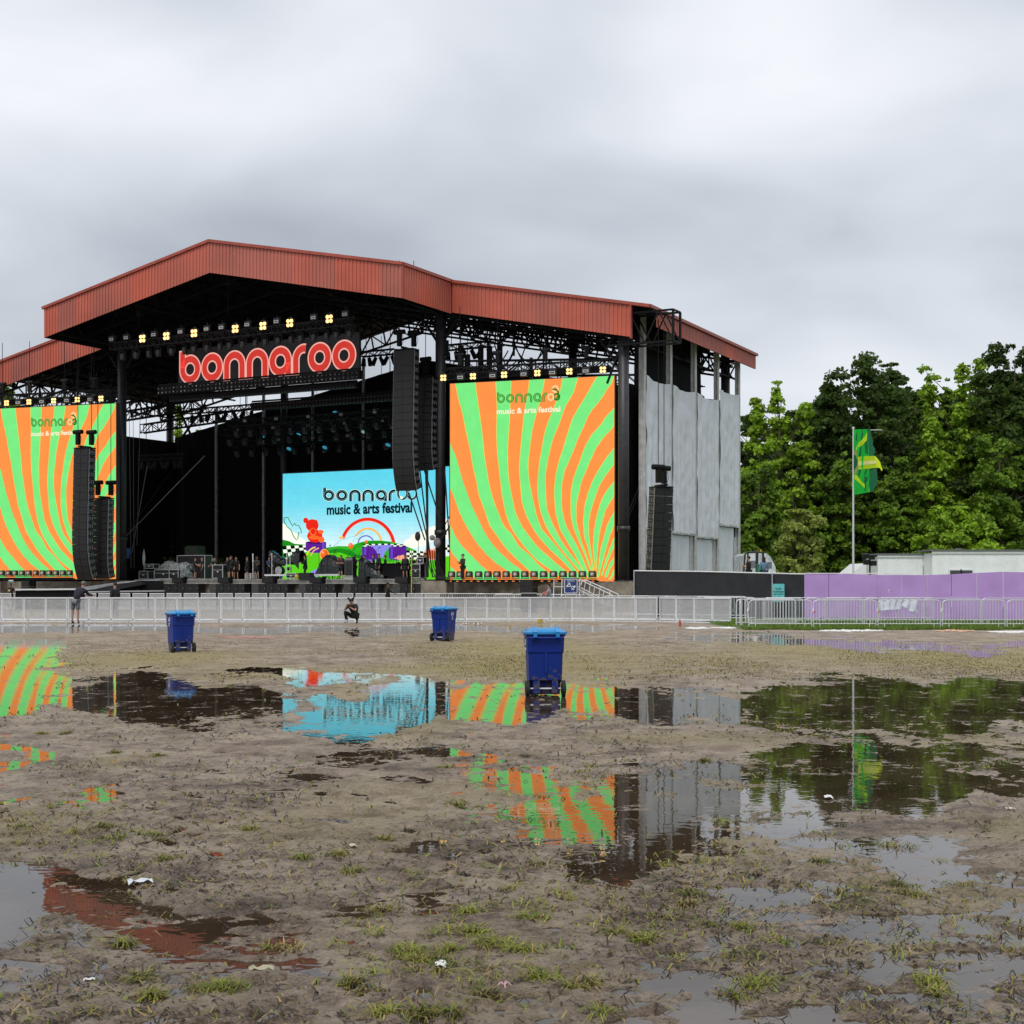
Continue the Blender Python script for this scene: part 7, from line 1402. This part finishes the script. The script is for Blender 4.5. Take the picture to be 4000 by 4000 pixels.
crew(1003, .7, 165, 'man in olive jacket and black shorts holding a white staff', shirt=(.035, .035, .025), longs=True, arms='staff', cap=(.015, .015, .015), beard=True)
g2 = sw(988, 2255, .2); mb = MB(); mb.tube([(0, 0, 0), (0, 0, 1.85)], .025, 6); mb.tube([(0, 0, 1.2), (0, 0, 1.85)], .045, 6); tag(mb.build('white_staff', WHITE, None, (g2.x, g2.y, 2.2)), 'long white staff held by the man in the olive jacket', 'pole')
crew(1052, 1.5, -150, 'man in blue jacket stooping behind the covered drums', shirt=(.03, .05, .10), longs=True, arms='reach', shorts=False, h=.97)
crew(1192, 1.4, 90, 'thin figure in black with a guitar before the green picture hill', shorts=False, longs=True, arms='phone', h=1.02)
crew(1332, .6, 150, 'woman in dark red top and shorts walking past the amplifier', shirt=(.05, .012, .018), arms='cross', longhair=True, hair=(.02, .015, .012), h=1.0, J=dict(kL=V(-.14, .1, .5), aL=V(-.2, .02, .12), tL=V(-.22, .18, .05)))
crew(1322, 1.4, 120, 'short stagehand half hidden behind the woman in dark red', h=.92)
crew(1411, 1.8, -160, 'man in black hugging the one in the white vest', arms='hug', cap=(.01, .01, .01), shorts=False); crew(1424, 1.2, 100, 'person in white vest reaching left by the black sheet', shirt=(.45, .45, .45), arms='hug', shorts=False, hair=(.03, .02, .015))
crew(1459, 1.0, 95, 'man in black t-shirt and grey trousers with folded arms', legs=(.05, .05, .05), shorts=False, arms='cross', h=1.03); crew(1479, .6, 120, 'big man in long black coat and shorts beside the folded-arm man', longs=True, coat=True, cap=(.012, .012, .012), beard=True, h=1.05)
crew(1583, .7, 170, 'long-haired person in a black poncho-like coat at the covered table', coat=True, longs=True, longhair=True, hair=(.02, .015, .01)); crew(1638, 1.6, -170, 'technician in black working behind the silver-edged cases', arms='reach', shorts=False, h=1.0); crew(1660, 1.8, 130, 'curly-haired technician in black next to the centre pillar', arms='cross', shorts=False, hair=(.015, .01, .01), h=1.08)
crew(1386, .9, 140, 'stagehand in black standing right of the tall amplifier', cap=(.02, .02, .02), arms='cross', shorts=False)
crew(1505, 1.9, 100, 'stagehand in black at the left end of the black-draped table', arms='down', shorts=False, longs=True)
crew(1612, 1.0, -140, 'stooping stagehand between the draped table and the silver-edged cases', arms='reach', shorts=False, h=.93)
crew(1292, 1.9, 170, 'stagehand in black seen above the covered gear heap', arms='phone', cap=(.015, .015, .015)); crew(839, 2.6, 150, 'stagehand in black working at the light-topped case', arms='reach', shorts=False)
crew(1727, 2.2, 160, 'shadowy stagehand in the gap between the centre pillar and the right screen', arms='cross', shorts=False, longs=True)
p = atR(1839)+nR*1.5; person((p.x, p.y, 1.93), R(120), 'stagehand in dark hooded jacket looking down in front of the right screen', shirt=(.03, .022, .015), legs=(.012, .012, .012), arms='phone', longs=True, shorts=False, cap=(.02, .02, .02), h=1.03)
g2 = wpt(2925, 2200, 80); person((g2.x, g2.y, zf(2222, 80)-1.0), R(60), 'person in black t-shirt looking at a phone beyond the black fence', arms='phone', shorts=False, h=.95); g2 = wpt(2984, 2200, 79); person((g2.x, g2.y, zf(2222, 79)-1.0), R(10), 'long-haired person in denim jacket beyond the black fence', shirt=(.12, .2, .3), longs=True, legs=(.03, .04, .07), longhair=True, shorts=False, hair=(.03, .015, .01), h=.92)
mb = MB(); z = zf(2222, 80); c_ = wpt(2945, 2200, 81.5); mb.box((c_.x, 83, (z-1.02)/2), (4.5, 8, z-1.02+.02)); tag(mb.build('loading_platform', CONC), 'low platform behind the black fence carrying two people', 'platform')
# ------------------------------------------------------------ trees
BARK = mat('bark', (.055, .042, .03), .9, nscale=4, namt=.4, bump=.6)
LFB = leafmat('leaf_bright', (.25, .42, .035), .5, .42, .45, .35); LFM = leafmat('leaf_mid', (.155, .28, .032), .5, .48, .5, .35); LFD = leafmat('leaf_dark', (.062, .118, .025), .55, .48, .5, .35); LFO = leafmat('leaf_olive', (.24, .31, .07), .5, .25, .45, .6)
def tree_mesh(seed, H, Wd, nl, leaf, shape='round', spires=1, low=.12, size=.34):
    """trunk, limbs and crown made of leaf tufts gathered in many uneven clumps"""
    rr_ = np.random.default_rng(seed); lobes = []; mbt = MB(); mbt.tube([(0, 0, 0), (.1, .05, H*.35), (-.1, 0, H*.65), (0, 0, H*.9)], H*.014+.06, 8, r2=.04)
    tops = [(0, 0, H)] if spires == 1 else [((k-(spires-1)/2)*Wd*.36+rr_.normal()*.3, rr_.normal()*.8, H*(1-.07*abs(k-(spires-1)/2)-.06*rr_.random())) for k in range(spires)]
    for tx_, ty_, th in tops:
        n = int(30+th*3.0/len(tops))
        for i in range(n):
            f = low+(1-low)*(i+.5)/n; z = th*f
            prof = {'round': math.sin(math.pi*min(1, (f-low)/(1-low)*.86+.12))**.62, 'cone': (1-((f-low)/(1-low))**1.5)*.9+.10, 'oval': math.sin(math.pi*min(1, (f-low)/(1-low)*.8+.16))**.5}[shape]
            for _ in range(2 if shape != 'cone' else 2):
                a_ = rr_.uniform(0, 6.28); rad_ = Wd/2*prof/(len(tops)**.22)*(.25+.95*rr_.random()); c = np.array([tx_*(.25+.75*f)+rad_*math.cos(a_), ty_*f+rad_*math.sin(a_), z+rr_.normal()*.7]); s_ = (.05+.105*rr_.random()**1.8)*Wd*(1-.45*f if shape == 'cone' else (1-.25*f)); lobes.append((c, s_))
                if rr_.random() < .5: zb = max(H*.12, z-rad_*.8-.4); mbt.tube([(tx_*.5*f, ty_*.5*f, zb), tuple(c*.6+np.array([tx_*.2*f, 0, zb*.4])), tuple(c)], .05+.05*(1-f), 5, r2=.02)
        lobes.append((np.array([tx_, ty_, th-.25*Wd*.16]), Wd*.055)); lobes.append((np.array([tx_*.97, ty_, th-Wd*.14]), Wd*.08))
    C = np.array([l[0] for l in lobes]); S = np.array([l[1] for l in lobes]); w = S**2; k = rr_.choice(len(lobes), nl, p=w/w.sum())
    d = rr_.normal(size=(nl, 3)); d /= np.linalg.norm(d, axis=1)[:, None]; d[:, 2] = np.where(d[:, 2] < -.35, -d[:, 2]*.6, d[:, 2]); q_ = C[k]+d*(S[k]*(.35+.95*rr_.random(nl)**.7))[:, None]*np.array([1.12, 1.12, .95]); q_[:, 2] = np.minimum(q_[:, 2], H*1.02)
    nrm = d+rr_.normal(size=(nl, 3))*.75+np.array([0, 0, .35]); nrm /= np.linalg.norm(nrm, axis=1)[:, None]; u_ = np.cross(nrm, rr_.normal(size=(nl, 3))); u_ /= np.linalg.norm(u_, axis=1)[:, None]; v_ = np.cross(nrm, u_)
    s_ = (size*(.5+rr_.random(nl)*.8))[:, None]; P_ = []
    for a_, b_ in ((0, 1), (.55, .25), (.35, -.75), (-.4, -.65), (-.6, .3)): P_.append(q_+u_*a_*s_+v_*b_*s_+nrm*(rr_.random((nl, 1))-.5)*s_*.5)
    Vv = np.stack(P_, 1).reshape(-1, 3); o_ = np.arange(nl)*5; Q = np.concatenate([np.stack([o_, o_+1, o_+2], -1), np.stack([o_, o_+2, o_+3], -1), np.stack([o_, o_+3, o_+4], -1)])
    me_ = bpy.data.meshes.new('crown'); me_.vertices.add(len(Vv)); me_.vertices.foreach_set('co', Vv.astype(np.float32).ravel()); me_.loops.add(Q.size); me_.loops.foreach_set('vertex_index', Q.ravel().astype(np.int32)); me_.polygons.add(len(Q)); me_.polygons.foreach_set('loop_start', (np.arange(len(Q))*3).astype(np.int32)); me_.materials.append(leaf); me_.update(calc_edges=True)
    return me_, mbt
def tree(px, pyt, wpx, Y, label, leaf, seed, shape='round', spires=1, n=11000, low=.12, group='trees beyond the fences', size=.25, name='tree'):
    H = CH+(HZ-pyt)/F*Y; Wd = wpx/F*Y; r_ = thing(name, label, 'tree', ((px-2000)/F*Y, Y, 0), random.uniform(-.4, .4), group); me_, mbt = tree_mesh(seed, H, Wd, int(n*1.7), leaf, shape, spires, low, size); mbt.build('trunk', BARK, r_, smooth=True)
    o = bpy.data.objects.new('crown', me_); COL.objects.link(o); o.parent = r_; return r_
tree(3046, 1505, 270, 150, 'bright green double-topped tree right beside the grey stage wall', LFB, 1, 'cone', 3, 15000, .05)
tree(2935, 1640, 200, 165, 'dark tree half hidden by the stage wall, left of the bright one', LFD, 2, 'oval', 1, 9000, .03)
tree(3215, 1478, 230, 155, 'dark tree between the bright double-topped tree and the flag', LFD, 3, 'round', 2, 14000, .05)
tree(3375, 1396, 330, 152, 'broad dark tree directly behind the flag, with a lumpy top', LFD, 4, 'round', 3, 18000, .05)
tree(3475, 1440, 220, 158, 'dark tree just right of the broad one behind the flag', LFD, 5, 'oval', 1, 12000, .05)
tree(3575, 1486, 200, 162, 'mid-green narrow tree right of the dark group behind the flag', LFM, 6, 'cone', 2, 12000, .05)
tree(3670, 1452, 230, 160, 'light green tree with twin tops above the wider cabin', LFM, 7, 'cone', 2, 13000, .05)
tree(3790, 1392, 300, 154, 'bright green many-spired tree over the right part of the cabins', LFB, 8, 'cone', 4, 17000, .05)
tree(3965, 1296, 330, 150, 'tallest dark tree rising at the right edge', LFD, 9, 'round', 2, 19000, .05)
tree(4130, 1340, 300, 156, 'dark tree cut by the right edge behind the tallest one', LFM, 10, 'round', 2, 9000, .05)
tree(3112, 2006, 200, 102, 'small olive bushy tree just beyond the black fence', LFO, 11, 'round', 1, 9000, .02, size=.17)
tree(2965, 1830, 200, 142, 'low bright tree behind the fork truck by the stage wall', LFM, 12, 'oval', 2, 9000, .02, size=.23)
tree(3290, 1760, 220, 148, 'lower mid-green tree left behind the flagpole', LFM, 13, 'round', 2, 9000, .02, size=.23)
tree(3530, 1800, 240, 146, 'lower mid-green tree above the smaller cabin', LFM, 14, 'round', 2, 10000, .02, size=.23)
tree(3760, 1990, 260, 140, 'low bright green bushy tree above the wider cabin roof', LFB, 15, 'round', 3, 8000, .02, size=.23)
tree(3905, 1700, 240, 145, 'lower mid-green tree near the right edge', LFM, 16, 'round', 2, 10000, .02, size=.23)
tree(3640, 1650, 200, 149, 'lower bright spire in front of the twin-topped tree', LFB, 17, 'cone', 1, 8000, .02, size=.23)
for i, (px, py) in enumerate(((2900, 1760), (3020, 1700), (3150, 1610), (3270, 1560), (3390, 1540), (3500, 1560), (3610, 1600), (3720, 1560), (3830, 1520), (3930, 1480), (4050, 1500), (4180, 1500))):
    tree(px, py, 210, 176, ['far dark tree at the stage end of the wood', 'far dark tree showing under the bright double-topped one', 'far dark tree left of the flag', 'far dark tree just left behind the flagpole', 'far dark tree right behind the flag', 'far dark tree over the left cabin', 'far dark tree between the two cabins', 'far dark tree above the left part of the wider cabin', 'far dark tree above the middle of the wider cabin', 'far dark tree below the tallest tree', 'far dark tree at the right edge', 'far dark tree beyond the right edge'][i], LFD, 30+i, 'oval', 1, 7000, .0, 'far dark trees of the wood', .5)
tree(700, 1602, 120, 165, 'bright tree seen through the open stage left of the centre', LFB, 50, 'cone', 1, 5000, .1, 'trees behind the stage'); tree(20, 1500, 150, 160, 'tree top showing above the left LED screen', LFM, 51, 'round', 1, 5000, .1, 'trees behind the stage'); tree(790, 1700, 120, 168, 'lower tree right of the one seen through the stage', LFM, 52, 'round', 1, 4000, .1, 'trees behind the stage')
B0.name = 'blinder_light'
